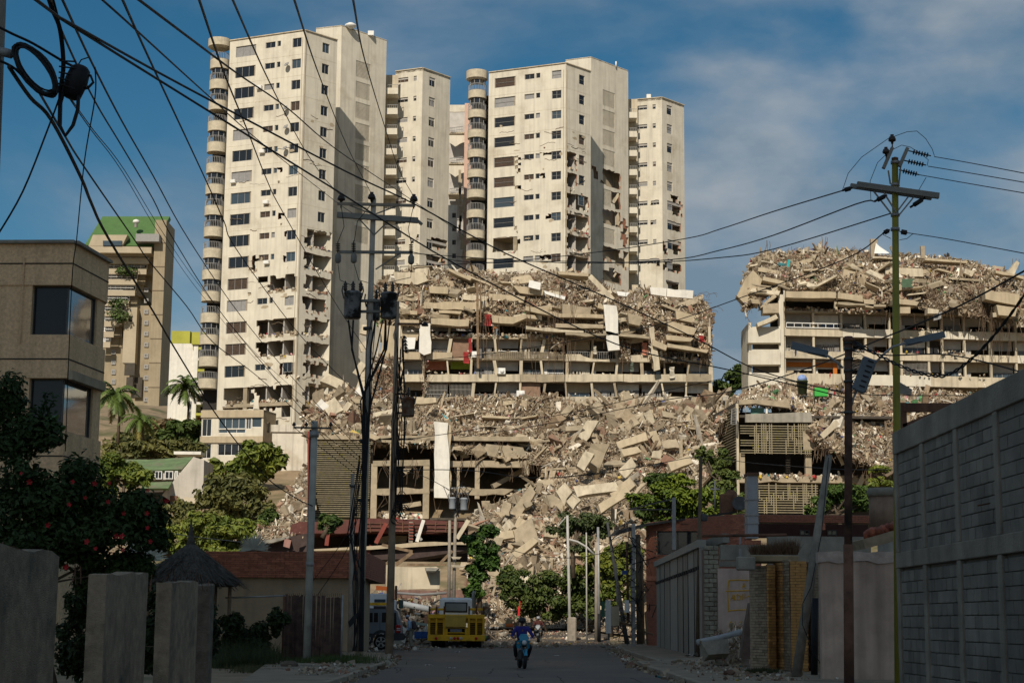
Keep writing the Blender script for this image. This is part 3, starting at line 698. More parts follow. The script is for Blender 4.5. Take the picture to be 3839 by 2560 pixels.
def tower_right():
    B=at(2121,237,239);H=B.z;A=onz(1833,273,H);C=onz(2215,269,H)
    fw=z3r([(357,245,493,308,0,1),(552,224,616,257,1,0),(627,217,654,249,0,0),(730,200,792,252,1,1)]);rw=z3r([(908,232,945,293,0,1)])
    _,za=onwall(*Z3(424,275),v2(A),v2(B));_,zb=onwall(*Z3(420,1457),v2(A),v2(B));fh=(za-zb)/9.0
    c=dict(A=A,B=B,C=C,H=H,zb=26.0,fh=fh,rows=12,fwin=fw,rwin=rw,zslab=onwall(*Z3(424,352),v2(A),v2(B))[1],spalls=40,joints=4)
    c['fskip']=lambda x,k: (x < 1900 and k == 8);c['rskip']=lambda x,k: k >= 7
    c['fdmg']=z3r([(345,1285,512,1375),(490,815,520,850),(490,955,518,985),(487,1215,515,1245),(655,735,722,752),(655,872,690,890),(700,1140,722,1178),(640,1410,735,1430),(500,760,518,850)])
    c['rdmg']=z3r([(826,738,890,845),(824,868,892,962),(824,1005,970,1105),(824,1135,972,1255),(824,1272,975,1385),(826,1402,975,1525),(824,1545,975,1640)])
    t,A2,B2,C2,D2=tower('apartment_tower','shorter cream apartment tower right of the tall one,its foot buried in rubble','cracked cream apartment towers',c)
    E=at(2216,213,C.y+9.5);H2=E.z;D=onz(2120,225,H2);F=onz(2355,265,H2)
    vents=z3r([(1062,338+i*128,1142,440+i*128) for i in range(4)]+[(1062,978,1120,1085),(1062,1232,1142,1330)])
    dm=z3r([(1062,848,1176,966),(1120,1000,1176,1090),(1062,1108,1176,1216),(1062,1362,1176,1450),(1062,1500,1176,1580),(1188,1155,1222,1250),(1188,1262,1222,1345),(1186,1390,1228,1490),(990,815,1022,905)])
    E2,F2,nn,tt,L=stair_block(t,E,D,F,H2,26,vents,fh,dm)
    q=MB()
    for (y0,y1) in ((850,965),(1110,1215),(1365,1450),(1500,1580)):
        s0,za_=onwall(*Z3(1066,y0),E2,F2);s1,zb_=onwall(*Z3(1140,y1),E2,F2);o=Vector((*E2,0))-nn*1.0
        q.bar(o+tt*s0+Vector((0,0,za_)),o+tt*s1+Vector((0,0,zb_)),1.0,.3,nn)
        o=Vector((*E2,0))-nn*.6;q.bar(o+tt*s0+Vector((0,0,zb_-.2)),o+tt*(s1+2)+Vector((0,0,zb_-.2)),1.0,.3)
    q.build('stair_flight',conc,t,kind='stuff')
    q=MB()
    for (x0,y0,x1,y1) in z3r([(1190,1158,1224,1235),(1190,1265,1224,1345)]):
        s0,za_=onwall(x0,y0,E2,F2);s1,zb_=onwall(x1,y1,E2,F2);o=Vector((*E2,0))-nn*.2;q.bar(o+tt*s0+Vector((0,0,(za_+zb_)/2)),o+tt*s1+Vector((0,0,(za_+zb_)/2)),.15,za_-zb_)
    q.build('exposed_brick_infill',mat('dusty_clay_block',(.30,.13,.08),var=.3,sc=3),t,kind='stuff')
    G=at(2481,366,262);fw2=z3r([(1272,430,1352,458,2,0),(1387,422,1408,452,0,0)]);rw2=z3r([(1480,430,1514,490,0,1)])
    wing(t,onz(2380,375,G.z),G,onz(2564,396,G.z),G.z,26,fw2,rw2,71.4,9,z3r([(1515,1055,1576,1140),(1515,1185,1566,1250),(1455,1330,1480,1395),(1515,1320,1566,1395),(1455,1450,1570,1510),(1480,1580,1560,1640),(1512,1020,1560,1045)]),z3r([(1370,1050,1432,1075),(1370,1172,1405,1215),(1350,1430,1440,1470)]))
    recess(t,2357,2380,432,71.4,9,260)
    cy=A.y+.9;cx=at(1790,350,cy).x;r=1.38;first=None
    zb0,zt0,zr0=at(1790,374,cy).z,at(1790,346,cy).z,at(1790,322,cy).z
    q=MB();q.lathe((cx-.1,cy,0),[(1.2,at(1790,306,cy).z),(1.6,at(1790,300,cy).z),(1.6,at(1790,271,cy).z),(1.5,at(1790,271,cy).z)],24,smooth=False);q.build('balcony_canopy',mat('balcony_plaster',(.50,.435,.32)),t)
    bl=[]
    for k in range(11):
        if first is None: first=drum(t,cx,cy,r,zb0,zt0,zr0);b=first
        else: b=copyobj(first,dloc=(0,0,-k*fh))
        bl.append(b)
    for k in range(8):
        if k != 6: glazing(bl[k],cx,cy,r-.25,zr0-k*fh-.2,zb0+fh-k*fh-.05)
    q=MB();q.box((cx+.45,cy+1.25,(26+H)/2-1),(2.4,.7,H-30));q.build('balcony_shade_backing',dark,t)  # dark backing put in as the shaded rooms behind the curved fronts
    q=MB();p=onz(*Z3(1150,160),H2);q.tube([(p.x,p.y+.5,H2-.3),(p.x,p.y+.5,H2+.6)],.12,6);q.build('roof_vent',white,t);q=MB();p=onz(*Z3(1365,380),G.z);q.rbox((p.x,p.y+1,G.z+.4),(.7,.7,.9));q.build('roof_box',white,t)
    return t
TWL=tower_left();TWR=tower_right()
def rear_block():
    Y=275.0;t=thing('rear_apartment_block','narrow apartment block glimpsed between the two towers with sagging curved balcony fronts','apartment block',(at(1716,900,Y).x,Y,27))
    for i in range(3):
        y0,y1=425+i*198,470+i*198
        pts=[]
        for k in range(9):
            x=58+(165-58)*k/8;pts.append(at(*Z3(x,y1+(32 if i else 6)*(1-abs(k-3.2)/5)**2*(.4 if i == 0 else 1)),Y-1.5))
        for k in range(8,-1,-1):
            x=58+(165-58)*k/8;pts.append(at(*Z3(x,y0+(190 if i == 0 else 185 if i == 1 else 180)*0),Y-1.5))
        q=MB();q.extr(pts,(0,.25,0));q.build('curved_parapet',cream,t)
        a,b=at(*Z3(62,y0+152),Y-1.4),at(*Z3(150,y0+140),Y-1.4);q=MB();q.bar(a,b,.1,.1);q.bar(a-Vector((0,0,.5)),b-Vector((0,0,.5)),.08,.08)
        for k in range(9): p=a+(b-a)*k/8;q.bar(p,p-Vector((0,0,.9)),.05,.05)
        q.build('railing',rail,t)
        a,b=at(*Z3(55,y0+190),Y),at(*Z3(170,y0+190),Y);q=MB();q.box((a+b)/2+Vector((0,1,0)),((b-a).length,3.4,.3));q.build('floor_slab',creamd,t)
    q=MB();a,b=at(*Z3(20,430),Y+3),at(*Z3(220,430),Y+3);q.box(((a.x+b.x)/2,Y+4.2,(a.z+24)/2),(b.x-a.x,2,a.z-24));q.build('back_wall',room,t)
    a=at(*Z3(176,420),Y-4);q=MB();q.box((a.x+.2,Y-3,(a.z+24)/2),(1.1,3,a.z-24));q.build('pink_pier',mat('salmon_paint',(.58,.38,.29),var=.1),t)
    a,b=at(*Z3(50,1078),Y-4),at(*Z3(112,1078),Y-4);zt=a.z;A2,B2=(a.x,Y-4),(b.x,Y-4);hl=rects_on(A2,B2,z3r([(78,1130+i*88,104,1162+i*88) for i in range(5)]))
    wall('white_wall',A2,B2,24,zt,hl,whitew,t,.25)
    for r_ in hl: window(t,A2,B2,*r_)
    q=MB()
    for i in range(9): p=at(*Z3(140+R.uniform(-14,14),900+i*60),Y-5);q.bar(p+Vector((0,0,-1.2)),p+Vector((R.uniform(-.2,.5),0,1.3)),R.uniform(.2,.6),.2)
    q.build('broken_column',conc,t)
rear_block()
# ------------------------------------------------------------------ rubble tools
def interp(rows,U,V):
    """rows[r][c]=world point;U,V in 0..1 -> points"""
    G=np.array([[list(p) for p in r] for r in rows]);nr,nc=G.shape[:2]
    x=U*(nc-1);y=V*(nr-1);i=np.clip(x.astype(int),0,nc-2);j=np.clip(y.astype(int),0,nr-2);fx=(x-i)[:,None];fy=(y-j)[:,None]
    return G[j,i]*(1-fx)*(1-fy)+G[j,i+1]*fx*(1-fy)+G[j+1,i]*(1-fx)*fy+G[j+1,i+1]*fx*fy
def prow(pts,Y=None): return [at(p[0],p[1],p[2] if len(p) > 2 else Y) for p in pts]
earth=mat('rubble_dust',(0.30,0.235,0.16),var=.3,sc=1.5,bump=.6,dirt=(.17,.12,.08),dsc=.6)
def rubble(t,rows,n,big=1.0,w=(.46,.14,.1,.28,.02),strands=0,amp=.6,seed=1,flat=1.0,name='debris',long_=.16,base=True,slabs=0):
    if base:
        nu,nv=60,36;uu,vv=np.meshgrid(np.linspace(0,1,nu),np.linspace(0,1,nv));P=interp(rows,uu.ravel(),vv.ravel())
        d=fbm(P*.7,seed)*amp*.5;P=P+np.stack([d*0,d*.5+.35,-d*.4-.2],1);
        F=np.array([[j*nu+i,(j+1)*nu+i,(j+1)*nu+i+1,j*nu+i+1] for j in range(nv-1) for i in range(nu-1)])
        npmesh('debris_mound',P,F,earth,parent=t,smooth=False)
    U,Vv=NR.uniform(0,1,n),NR.uniform(0,1,n);P=interp(rows,U,Vv);d=fbm(P*.7,seed)*amp*.5
    P=P+np.stack([NR.normal(0,.12,n),d*.5+NR.normal(0,.2,n),-d*.4+NR.normal(.05,.18,n)],1)
    s=np.clip(np.exp(NR.normal(math.log(.19),.6,n)),.06,1.1)*big
    reg=fbm(P*.22,seed+30);s=s*np.exp(.5*np.clip(reg,-1.2,1.4)+.35*fbm(P*.9,seed+33));s[(fbm(P*.33,seed+40) > .62)&(NR.random(n) < .8)] *= .3
    dims=np.stack([s*NR.uniform(.8,1.8,n),s*NR.uniform(.4,.9,n),s*NR.uniform(.16,.6,n)],1)
    k=NR.random(n) < long_;dims[k]=np.stack([s[k]*NR.uniform(2,4,k.sum()),s[k]*.28,s[k]*.16],1)
    T=pal(n,w)*.97;hue=fbm(P*.35,seed+9)
    T *= (1+.2*hue)[:,None];g_=(np.clip(fbm(P*.28,seed+50)+.1,0,1)*.4)[:,None];T=T*(1-g_)+np.array((.33,.265,.18))*NR.uniform(.85,1.1,(n,1))*g_;br=(fbm(P*.5,seed+5) > .85)&(NR.random(n) < .45);T[br]=np.array((.27,.15,.1))*NR.uniform(.7,1.15,(br.sum(),1))
    V,F=chunks(P,dims,flat);npmesh(name,V,F,tone,parent=t,tone_arr=np.repeat(T,6,0),kind='stuff')
    if slabs:
        for i in range(slabs):
            p=Vector(interp(rows,np.array([R.uniform(.07,.93)]),np.array([R.uniform(.03,.97)]))[0]);l=R.uniform(.9,3.6);w_=R.uniform(.7,1.6);q=MB();rt=Matrix.Rotation(R.gauss(0,.22),3,'Y') @ Matrix.Rotation(R.gauss(.2,.4),3,'X') @ Matrix.Rotation(R.gauss(0,.25),3,'Z');h=R.choice([.16,.22,.26,.5]);V=[]
            k=max(3,int(l/.8))
            for e in range(k+1):
                for (sy,sz) in ((-1,-1),(1,-1),(1,1),(-1,1)): V.append(p+Vector((0,-.75,0))+rt @ Vector((-l/2+l*e/k+R.uniform(-.1,.1)*(3 if e in (0,k) else 1),sy*w_/2+R.uniform(-.04,.04),sz*h/2+R.uniform(-.015,.015))))
            q.add(V,[(3,2,1,0),tuple(range(4*k,4*k+4))]+[(4*e+u,4*e+(u+1) % 4,4*e+4+(u+1) % 4,4*e+4+u) for e in range(k) for u in range(4)]);q.build('fallen_slab',R.choice([band,band,conc,conc,creamd]),t)
    if strands:
        m=strands;U,Vv=NR.uniform(0,1,m),NR.uniform(0,1,m);cl=NR.random(m) < .65;c=NR.uniform(0,1,(12,2));ci=NR.integers(0,12,m)
        U=np.where(cl,np.clip(c[ci,0]+NR.normal(0,.018,m),0,1),U);Vv=np.where(cl,np.clip(c[ci,1]+NR.normal(0,.08,m),0,1),Vv)
        P=interp(rows,U,Vv)+np.array([0,-.45,0])+NR.normal(0,.15,(m,3));L=NR.uniform(.5,2.6,m);dims=np.stack([NR.uniform(.02,.05,m),NR.uniform(.02,.05,m),L],1)
        P[:,2] -= L*.3;V,F=chunks(P,dims,.28,.12);npmesh('rebar_tangle',V,F,rebar,parent=t,kind='stuff')
def slabpx(name,parent,pts,Y,depth,m,dz=0):
    q=MB();q.extr([at(p[0],p[1],p[2] if len(p) > 2 else Y) for p in pts],(0,depth,dz));return q.build(name,m,parent)
def torn(name,parent,pts,Y,depth,m,rough=.14):
    """slab piece whose outline is broken up"""
    W_=[at(p[0],p[1],p[2] if len(p) > 2 else Y) for p in pts];out=[]
    for a,b in zip(W_,W_[1:]+W_[:1]):
        L=(b-a).length;k=max(1,int(L/1.1))
        for i in range(k):
            p=a+(b-a)*i/k
            if i: j_=rough*(1.6 if R.random() < .22 else .3);p=p+Vector((R.uniform(-rough,rough)*2.2,0,R.uniform(-j_,j_)))
            out.append(p)
    q=MB();q.extr(out,(0,depth,0));return q.build(name,m,parent)
NSLAB=[0]
def piece(px0,py0,px1,py1,Y,w,h,m=None,label=None,cat='concrete beam',name='concrete_beam',Y1=None,group='broken concrete pieces on the rubble'):
    a,b=at(px0,py0,Y),at(px1,py1,Y1 or Y)
    d=(b-a);q=MB();n=5;rr=R.uniform(0,6)
    z=d.normalized();x=z.cross(Vector((0,-1,.4))).normalized();y=x.cross(z);V=[]
    for i in range(n):
        c=a+d*i/(n-1);e=.12*w if i in (0,n-1) else .03*w
        for (u,v) in ((-1,-1),(1,-1),(1,1),(-1,1)):
            V.append(c+x*(u*w/2+R.uniform(-e,e))+y*(v*h/2+R.uniform(-e,e))+z*(R.uniform(-e*2,e*2) if i in (0,n-1) else 0))
    F=[(3,2,1,0),tuple(range(4*n-4,4*n))]+[(4*i+k,4*i+(k+1) % 4,4*i+4+(k+1) % 4,4*i+4+k) for i in range(n-1) for k in range(4)]
    q.add(V,F);o=q.build(name,m or conc)
    return tag(o,label or 'broken concrete beam lying among the loose rubble',cat,group)
def Z4(x,y): return (1300+x/1.622,950+y/1.622)
def Z5(x,y): return (950+x/1.742,1450+y/1.742)
def Z6(x,y): return (2100+x/1.809,1400+y/1.809)
def ZR(x,y): return (2600+x/1.845,850+y/1.845)
orangep=mat('terracotta_wall_paint',(.42,.15,.08),var=.15);greenp=mat('lime_wall_paint',(.25,.30,.03),var=.15);teal=mat('teal_wall_paint',(.15,.3,.24),var=.15)
brownp=mat('brown_board',(.24,.15,.10),var=.2);redc=mat('red_cloth',(.30,.03,.028),var=.2);grille=mat('window_grille',(.26,.24,.21),var=.1)
garage=mat('garage_shade_concrete',(.07,.058,.045),var=.3,sc=.6)  # concrete coloured dark so that deep interiors read as shaded
def bay(t,xa,xb,zf,zc,Y,kind,rec=1.5):
    """one recessed room front between two columns: lintel wall,opening,whatever closes it"""
    w=xb-xa;zo=zf+(zc-zf)*R.uniform(.55,.66);zs=zf+(zc-zf)*R.choice([0,0,.12])
    y=Y+rec;lin=R.choice([room,room,room,band,whitew,garage])
    if kind == 'red': lin=orangep
    if kind == 'green': lin=greenp
    q=MB();q.box(((xa+xb)/2,y,(zo+zc)/2),(w,.15,zc-zo));q.build('lintel_wall',lin,t)
    side=R.uniform(0,.4)*w if kind in ('dark','win') else 0
    if side > .3: q=MB();q.box((xa+side/2,y,(zf+zo)/2),(side,.15,zo-zf));q.build('wall_panel',R.choice([room,whitew,band]),t)
    q=MB();q.box(((xa+xb)/2,Y+rec+3.2,(zf+zc)/2),(w+.4,.12,zc-zf));q.build('room_wall',R.choice([garage,garage,dark]),t)  # back wall coloured dark to deepen the shade in the room
    if kind == 'win':
        A2,B2=(xa+side,y-.02),(xb,y-.02);window(t,A2,B2,.05,w-side-.05,zs+.05,zo-.03,pane=R.choice([glass,glassb,blind]),muls=R.choice([1,2,3]),inset=.03)
    elif kind == 'curtain':
        q=MB();n=int(w/.12);z1=zo+R.uniform(0,.3)
        for i in range(n):
            if R.random() < .8: q.add([(xa+w*i/n,y-.1-.05*(i % 2),zf),(xa+w*(i+1)/n,y-.1-.05*((i+1) % 2),zf+R.uniform(-.1,.1)),(xa+w*(i+1)/n,y-.1-.05*((i+1) % 2),z1),(xa+w*i/n,y-.1-.05*(i % 2),z1)],[(0,1,2,3)])
        q.build('hanging_curtain',R.choice([curtw,blind,mat('grey_cloth',(.23,.21,.19),var=.3)]),t)
    elif kind == 'grille':
        q=MB();n=int(w/.16)
        for i in range(n+1): q.box((xa+w*i/n,Y+.25,(zf+zc)/2-.1),(.045,.045,zc-zf-.25))
        q.box(((xa+xb)/2,Y+.25,zf+.5),(w,.04,.05));q.box(((xa+xb)/2,Y+.25,zo),(w,.04,.05));q.build('window_grille',grille,t)
    elif kind == 'board':
        q=MB();q.box((xa+w*.5,Y+.5,(zf+zc)/2),(w*.92,.08,(zc-zf)*.96));q.build('board_panel',brownp,t)
    if R.random() < .2 and kind != 'board':
        q=MB();x1,x2=xa+.1,xb-.1;q.box(((x1+x2)/2,Y+.1,zf+.95),(x2-x1,.05,.06))
        k=int((x2-x1)/.22)
        for i in range(k+1): q.box((x1+(x2-x1)*i/k,Y+.1,zf+.48),(.035,.035,.95))
        q.build('balcony_railing',white if R.random() < .25 else rail,t)
def junk(t,xa,xb,z,Y,n,sz=.3):
    P=np.stack([NR.uniform(xa,xb,n),Y+NR.uniform(-.1,1.4,n),z+np.abs(NR.normal(.05,.14,n))],1);V,F=chunks(P,NR.uniform(.25,1,(n,3))*sz)
    npmesh('loose_debris',V,F,tone,parent=t,tone_arr=np.repeat(pal(n,(.3,.3,.15,.15,.15)),6,0),kind='stuff')
def middle_ruin():
    Y=208.0;t=thing('collapsed_apartment_building','middle apartment building with pancaked upper storeys and open wrecked lower flats','collapsed building',(at(2000,1480,Y).x,Y,28),)
    zz=lambda y,x=1900: at(*Z4((x-1300)*1.622,y),Y).z
    X=lambda x: at(*Z4(x,700),Y).x
    cols=[330,470,620,765,905,1050,1190,1330,1490,1640,1790,1925,2065,2210]
    lev=[(1000,870,915),(865,733,780),(728,605,650),(600,492,520)]   # zoom rows: floor below .. (parapet top,slab bottom)
    zs=[]
    for i,(fy,pt,sb) in enumerate(lev):
        zp,zb=zz(pt),zz(sb);zs.append((zp,zb))
    # slabs with parapets
    for i,(zp,zb) in enumerate(zs):
        x0,x1=X(180 if i < 1 else 330),X(2213)
        if i == 3: x1=X(1600)
        q=MB();q.box(((x0+x1)/2,Y+3.0,zb+.11),(x1-x0,5.9,.22));q.build('floor_slab',conc,t)
        if i in (0,1):
            segs=[(330 if i else 180,470),(490,1055),(1058,1325),(1330,2062),(2070,2215)]
            for a,b in segs:
                pt,sb=lev[i][1:];n_=max(2,int((b-a)/70));tp=[(a+(b-a)*u/n_,pt+(R.choice([0,0,1,3,12 if R.random() < .25 else 2]))) for u in range(n_+1)];torn('parapet',t,[Z4(*p) for p in tp]+[Z4(b,sb),Z4(a,sb)],Y-.17,.22,creamd if (a != 1058 and a != 2070 and not (i == 0 and a == 490)) else conc,.05)
        if i == 2:
            for a,b in ((340,470),(480,640)): q=MB();q.box(((X(a)+X(b))/2,Y-.06,(zp+zb)/2),(X(b)-X(a),.2,zp-zb));q.build('parapet',band,t)
            P1=[(1330,612),(1420,612),(1440,625),(1490,640),(1560,645),(1640,640),(1720,620),(1800,615),(1945,625),(1950,662),(1330,655)]
            torn('parapet',t,[Z4(*p) for p in P1],Y-.1,.25,creamd,.08)
            for k in range(7):
                z=zb+.1+(zp-zb)*k/6.0;q=MB();a,b=X(830),X(1328);q.box(((a+b)/2+R.uniform(-.2,.2),Y-.02,z),(b-a,.12,.07));q.build('louvre_slat',conc,t)
            junk(t,X(1950),X(2200),zb+.2,Y,120,.5)
        if i == 3:
            for k in range(6):
                z=zb+.1+(zp-zb)*k/6.0;a,b=X(1060),X(1335);q=MB();q.box(((a+b)/2,Y-.02,z),(b-a,.12,.07));q.build('louvre_slat',conc,t)
            junk(t,X(510),X(1600),zb+.25,Y-.1,420,.42)
        junk(t,X(500),X(2200),zp+.02,Y+.3,90,.25)
    zc_top=zz(435)
    tops=[zs[1][1],zs[2][1],zs[3][1],zc_top]
    kinds={0: ['dark','grille','grille','dark','curtain','board','dark','win','curtain','curtain','curtain','dark','dark'],
             1: ['win','red','green','curtain','dark','win','win','curtain','dark','dark','win','dark','win'],
             2: ['curtain','dark','board','curtain','dark','curtain','dark','dark','dark','dark','board','dark','dark'],
             3: ['dark','dark','dark','none','none','none','none','none','none','none','none','none','none']}
    for i in range(4):
        zf,zt=zs[i][1]+.22,tops[i]
        for k in range(13):
            if i == 3 and k > 8: continue
            xa,xb=X(cols[k]),X(cols[k+1])
            if kinds[i][k] != 'none': bay(t,xa+.18,xb-.18,zf,zt,Y,kinds[i][k])
        for k,c in enumerate(cols):
            if 0 < k < 13 and R.random() < .12: continue
            if i == 3 and (c > 1560 or k % 2): continue
            q=MB();xo=R.gauss(0,.12) if R.random() < .4 else 0;q.bar((X(c)+R.uniform(-.25,.25),Y+.22,zf),(X(c)+R.uniform(-.25,.25)+xo,Y+.22,zt),.4,R.choice([.2,.28,.4]),(1,0,0));q.build('column',creamd if R.random() < .5 else conc,t)
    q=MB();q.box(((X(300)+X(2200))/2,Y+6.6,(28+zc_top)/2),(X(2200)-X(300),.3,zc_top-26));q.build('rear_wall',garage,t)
    # right end wall with rounded corner
    q=MB();q.box((X(2213)-.1,Y+3,(zs[0][1]+zs[3][0])/2+.2),(.3,6,zs[3][0]-zs[0][1]+2));q.build('end_wall',creamd,t)
    # left stair column of the ruin,stripped
    for (a,b,c,d) in ((190,430,295,640),(195,690,300,880),(330,470,440,530)): torn('wall_fragment',t,[Z4(a,b),Z4(c,b+12),Z4(c-12,d),Z4(a+10,d-20)],Y-.3,.35,band,.2)
    slabpx('hung_sheet',t,[Z4(345,510),Z4(420,512),Z4(412,580),Z4(348,585)],Y-.4,.03,white)
    # pancaked storeys: slabs and fascia pieces lying on one another
    L=[((470,293),(790,297),(785,338),(470,335)),((512,393),(745,402),(740,442),(600,436),(512,428)),((320,402),(440,405),(438,430),(322,428)),((500,198),(620,205),(615,246),(505,240)),
         ((865,245),(1085,262),(1075,300),(870,285)),((1090,322),(1300,365),(1560,372),(1560,395),(1290,388),(1085,345)),((880,375),(1010,385),(1090,368),(1095,392),(1010,428),(885,420)),
         ((1270,425),(1560,432),(1560,456),(1270,450)),((1305,308),(1485,330),(1480,392),(1310,370)),((1710,362),(1800,385),(1780,440),(1715,425)),((1950,405),(2130,455),(2110,495),(1955,470)),
         ((1940,495),(2110,515),(2090,535),(1945,525)),((280,112),(470,118),(495,165),(430,190),(300,180)),((320,345),(430,350),(428,372),(325,368)),((560,345),(700,352),(690,368),(560,362)),
         ((1090,440),(1300,462),(1440,470),(1440,482),(1290,478),(1090,460)),((1560,470),(1840,505),(1840,520),(1560,490)),((1330,480),(1580,488),(1580,500),(1330,494)),((2000,350),(2120,375),(2100,420),(2005,400)),
         ((700,250),(860,262),(850,290),(705,280)),((340,255),(460,262),(455,285),(342,280)),((1530,300),(1570,310),(1560,340),(1525,330)),((1860,520),(1950,560),(1940,590),(1860,560)),((1950,545),(2200,585),(2190,605),(1950,570)),
         ((620,90),(760,150),(750,165),(620,105)),((1280,108),(1470,120),(1470,140),(1290,128)),((1010,195),(1200,222),(1190,255),(1050,240))]
    for k,pts in enumerate(L):
        yy=sum(p[1] for p in pts)/len(pts);d=max(0,(430-yy)/430)*9;fl=torn('fallen_slab',t,[Z4(*p) for p in pts],Y-1.9+d,R.uniform(1.2,3.0),R.choice([band,band,conc,creamd]),.13)
        if R.random() < .7:   # joist ribs under the slab edge
            pass
    for pts,m,d in [(((1560,310),(1640,318),(1660,585),(1590,592)),whitew,-1.9),(((440,432),(508,425),(512,605),(470,618),(440,600)),whitew,-1.0),(((1838,440),(1868,445),(1905,705),(1868,715)),creamd,-1.4),(((1842,205),(1945,212),(1942,262),(1850,248)),whitew,4),(((1948,212),(2108,226),(2104,275),(1946,262)),whitew,4),(((1110,162),(1180,178),(1175,222),(1105,205)),white,1.5),(((1200,225),(1330,262),(1325,282),(1205,245)),white,1.0),(((1640,230),(1720,238),(1700,262),(1650,255)),white,2)]:
        torn('hanging_wall_panel' if d < 0 else 'fallen_wall_panel',t,[Z4(*p) for p in pts],Y+d,.45,m,.06)
    q=MB();q.bar(at(*Z4(1480,140),Y-1),at(*Z4(1622,285),Y-1.6),.55,.6);q.build('leaning_column',creamd,t)
    q=MB();q.bar(at(*Z4(794,180),Y-1.6),at(*Z4(798,700),Y-1.3),.3,.3);q.bar(at(*Z4(812,170),Y-1.6),at(*Z4(815,420),Y-1.3),.16,.16);q.build('hanging_timber',wood,t)
    q=MB();q.tube([at(*Z4(1430,520),Y-.5),at(*Z4(1430,455),Y-.5),at(*Z4(1438,448),Y-.5)],.09,6);q.build('drain_pipe',white,t)
    for (x,y,w,h) in ((768,600,34,30),(925,703,30,26),(1040,835,34,36)): 
        q=MB();c=at(*Z4(x+w/2,y+h/2),Y-.3);q.rbox(c,(1.0,.5,.75),.03);q.lathe(c+Vector((.1,-.28,0)),[(.05,0),(.28,.02),(.28,.04)],14,Matrix.Rotation(math.radians(90),3,'X'));q.build('air_conditioner',white,t)
    for (x,y,h,m) in ((752,515,85,redc),(728,600,70,redc),(860,370,70,redc),(1815,540,75,mat('salmon_cloth',(.5,.2,.13),var=.2)),(1980,690,70,curtw),(2160,500,40,redc),(1735,660,60,mat('grey_green_cloth',(.1,.12,.09),var=.2)),(1510,560,50,curtw)):
        q=MB();a=at(*Z4(x,y),Y-.5);b=at(*Z4(x,y+h),Y-.4);w=.25+R.random()*.3;V=[]
        for i in range(6):
            p=a+(b-a)*i/5;V += [p+Vector((-w*(.75+.12*math.sin(i*2)),.12*math.sin(i*2.1),R.uniform(-.08,.08))),p+Vector((w*(.45+.12*math.cos(i*1.7)+.05*i),-.1*math.sin(i*1.3),R.uniform(-.08,.08)))]
        q.add(V,[(2*i,2*i+1,2*i+3,2*i+2) for i in range(5)]);q.build('hanging_cloth',m,t)
    rows=[prow([(*Z4(x,y),223) for x,y in ((175,215),(290,135),(430,92),(620,108),(900,122),(1200,105),(1450,140),(1650,232),(1850,218),(2080,262),(2200,325))]),
            prow([(*Z4(x,y),213) for x,y in ((180,260),(290,220),(430,200),(620,215),(900,215),(1200,225),(1450,250),(1650,300),(1850,320),(2080,350),(2215,380))]),
            prow([(*Z4(x,y),209.3) for x,y in ((190,350),(290,330),(430,320),(620,330),(900,320),(1200,340),(1450,370),(1650,410),(1850,430),(2080,470),(2220,470))]),
            prow([(*Z4(x,y),208.6) for x,y in ((195,420),(290,415),(430,405),(620,425),(900,420),(1200,455),(1450,490),(1650,520),(1850,560),(2080,600),(2215,600))])]
    rubble(t,rows,20000,.85,strands=1500,amp=1.1,seed=3,slabs=46)
    rows=[prow([(*Z4(x,y),207.6) for x,y in ((165,640),(230,630),(310,640))]),prow([(*Z4(x,y),207.2) for x,y in ((160,760),(230,760),(320,770))]),prow([(*Z4(x,y),206) for x,y in ((150,960),(230,950),(330,940))])]
    rubble(t,rows,900,1.0,strands=120,amp=.8,seed=4,base=False)
    for (x0,x1,ya,yb,n_) in ((1250,1330,470,560,130),(1655,1720,500,640,260),(1840,1930,560,640,200),(455,495,620,860,260),(2160,2212,540,640,180)):
        rows=[prow([(*Z4(x,y),208.0-.5*f) for x in (x0,(x0+x1)/2,x1)]) for f,y in ((0,ya),(.5,(ya+yb)/2),(1,yb))]
        rubble(t,rows,n_,.8,strands=16,amp=.5,seed=100+x0,base=False)
    q=MB()
    for _ in range(60):
        x=R.choice([840,850,1240,1260,1290,1330,1350,1400,900,1100,1600,1700])+R.gauss(0,22);y=R.uniform(190,480);l=R.uniform(120,330);a=at(*Z4(x,y),Y-1.3);b=at(*Z4(x+R.gauss(6,12),min(y+l,790)),Y-.9)
        q.tube([a,a.lerp(b,.5)+Vector((R.uniform(-.25,.25),0,0)),b],.022,4,False)
    for _ in range(26):
        p=at(*Z4(R.uniform(2100,2215),R.uniform(240,420)),Y+2);pts=[p];d=Vector((R.uniform(.1,.8),0,R.uniform(.1,.8)))
        for i in range(7): pts.append(pts[-1]+d*.3);d=Matrix.Rotation(R.uniform(-.2,.9),3,'Y') @ d
        q.tube(pts,.022,4,False)
    q.build('dangling_rebar',rebar,t,kind='stuff')
    return t
middle_ruin()
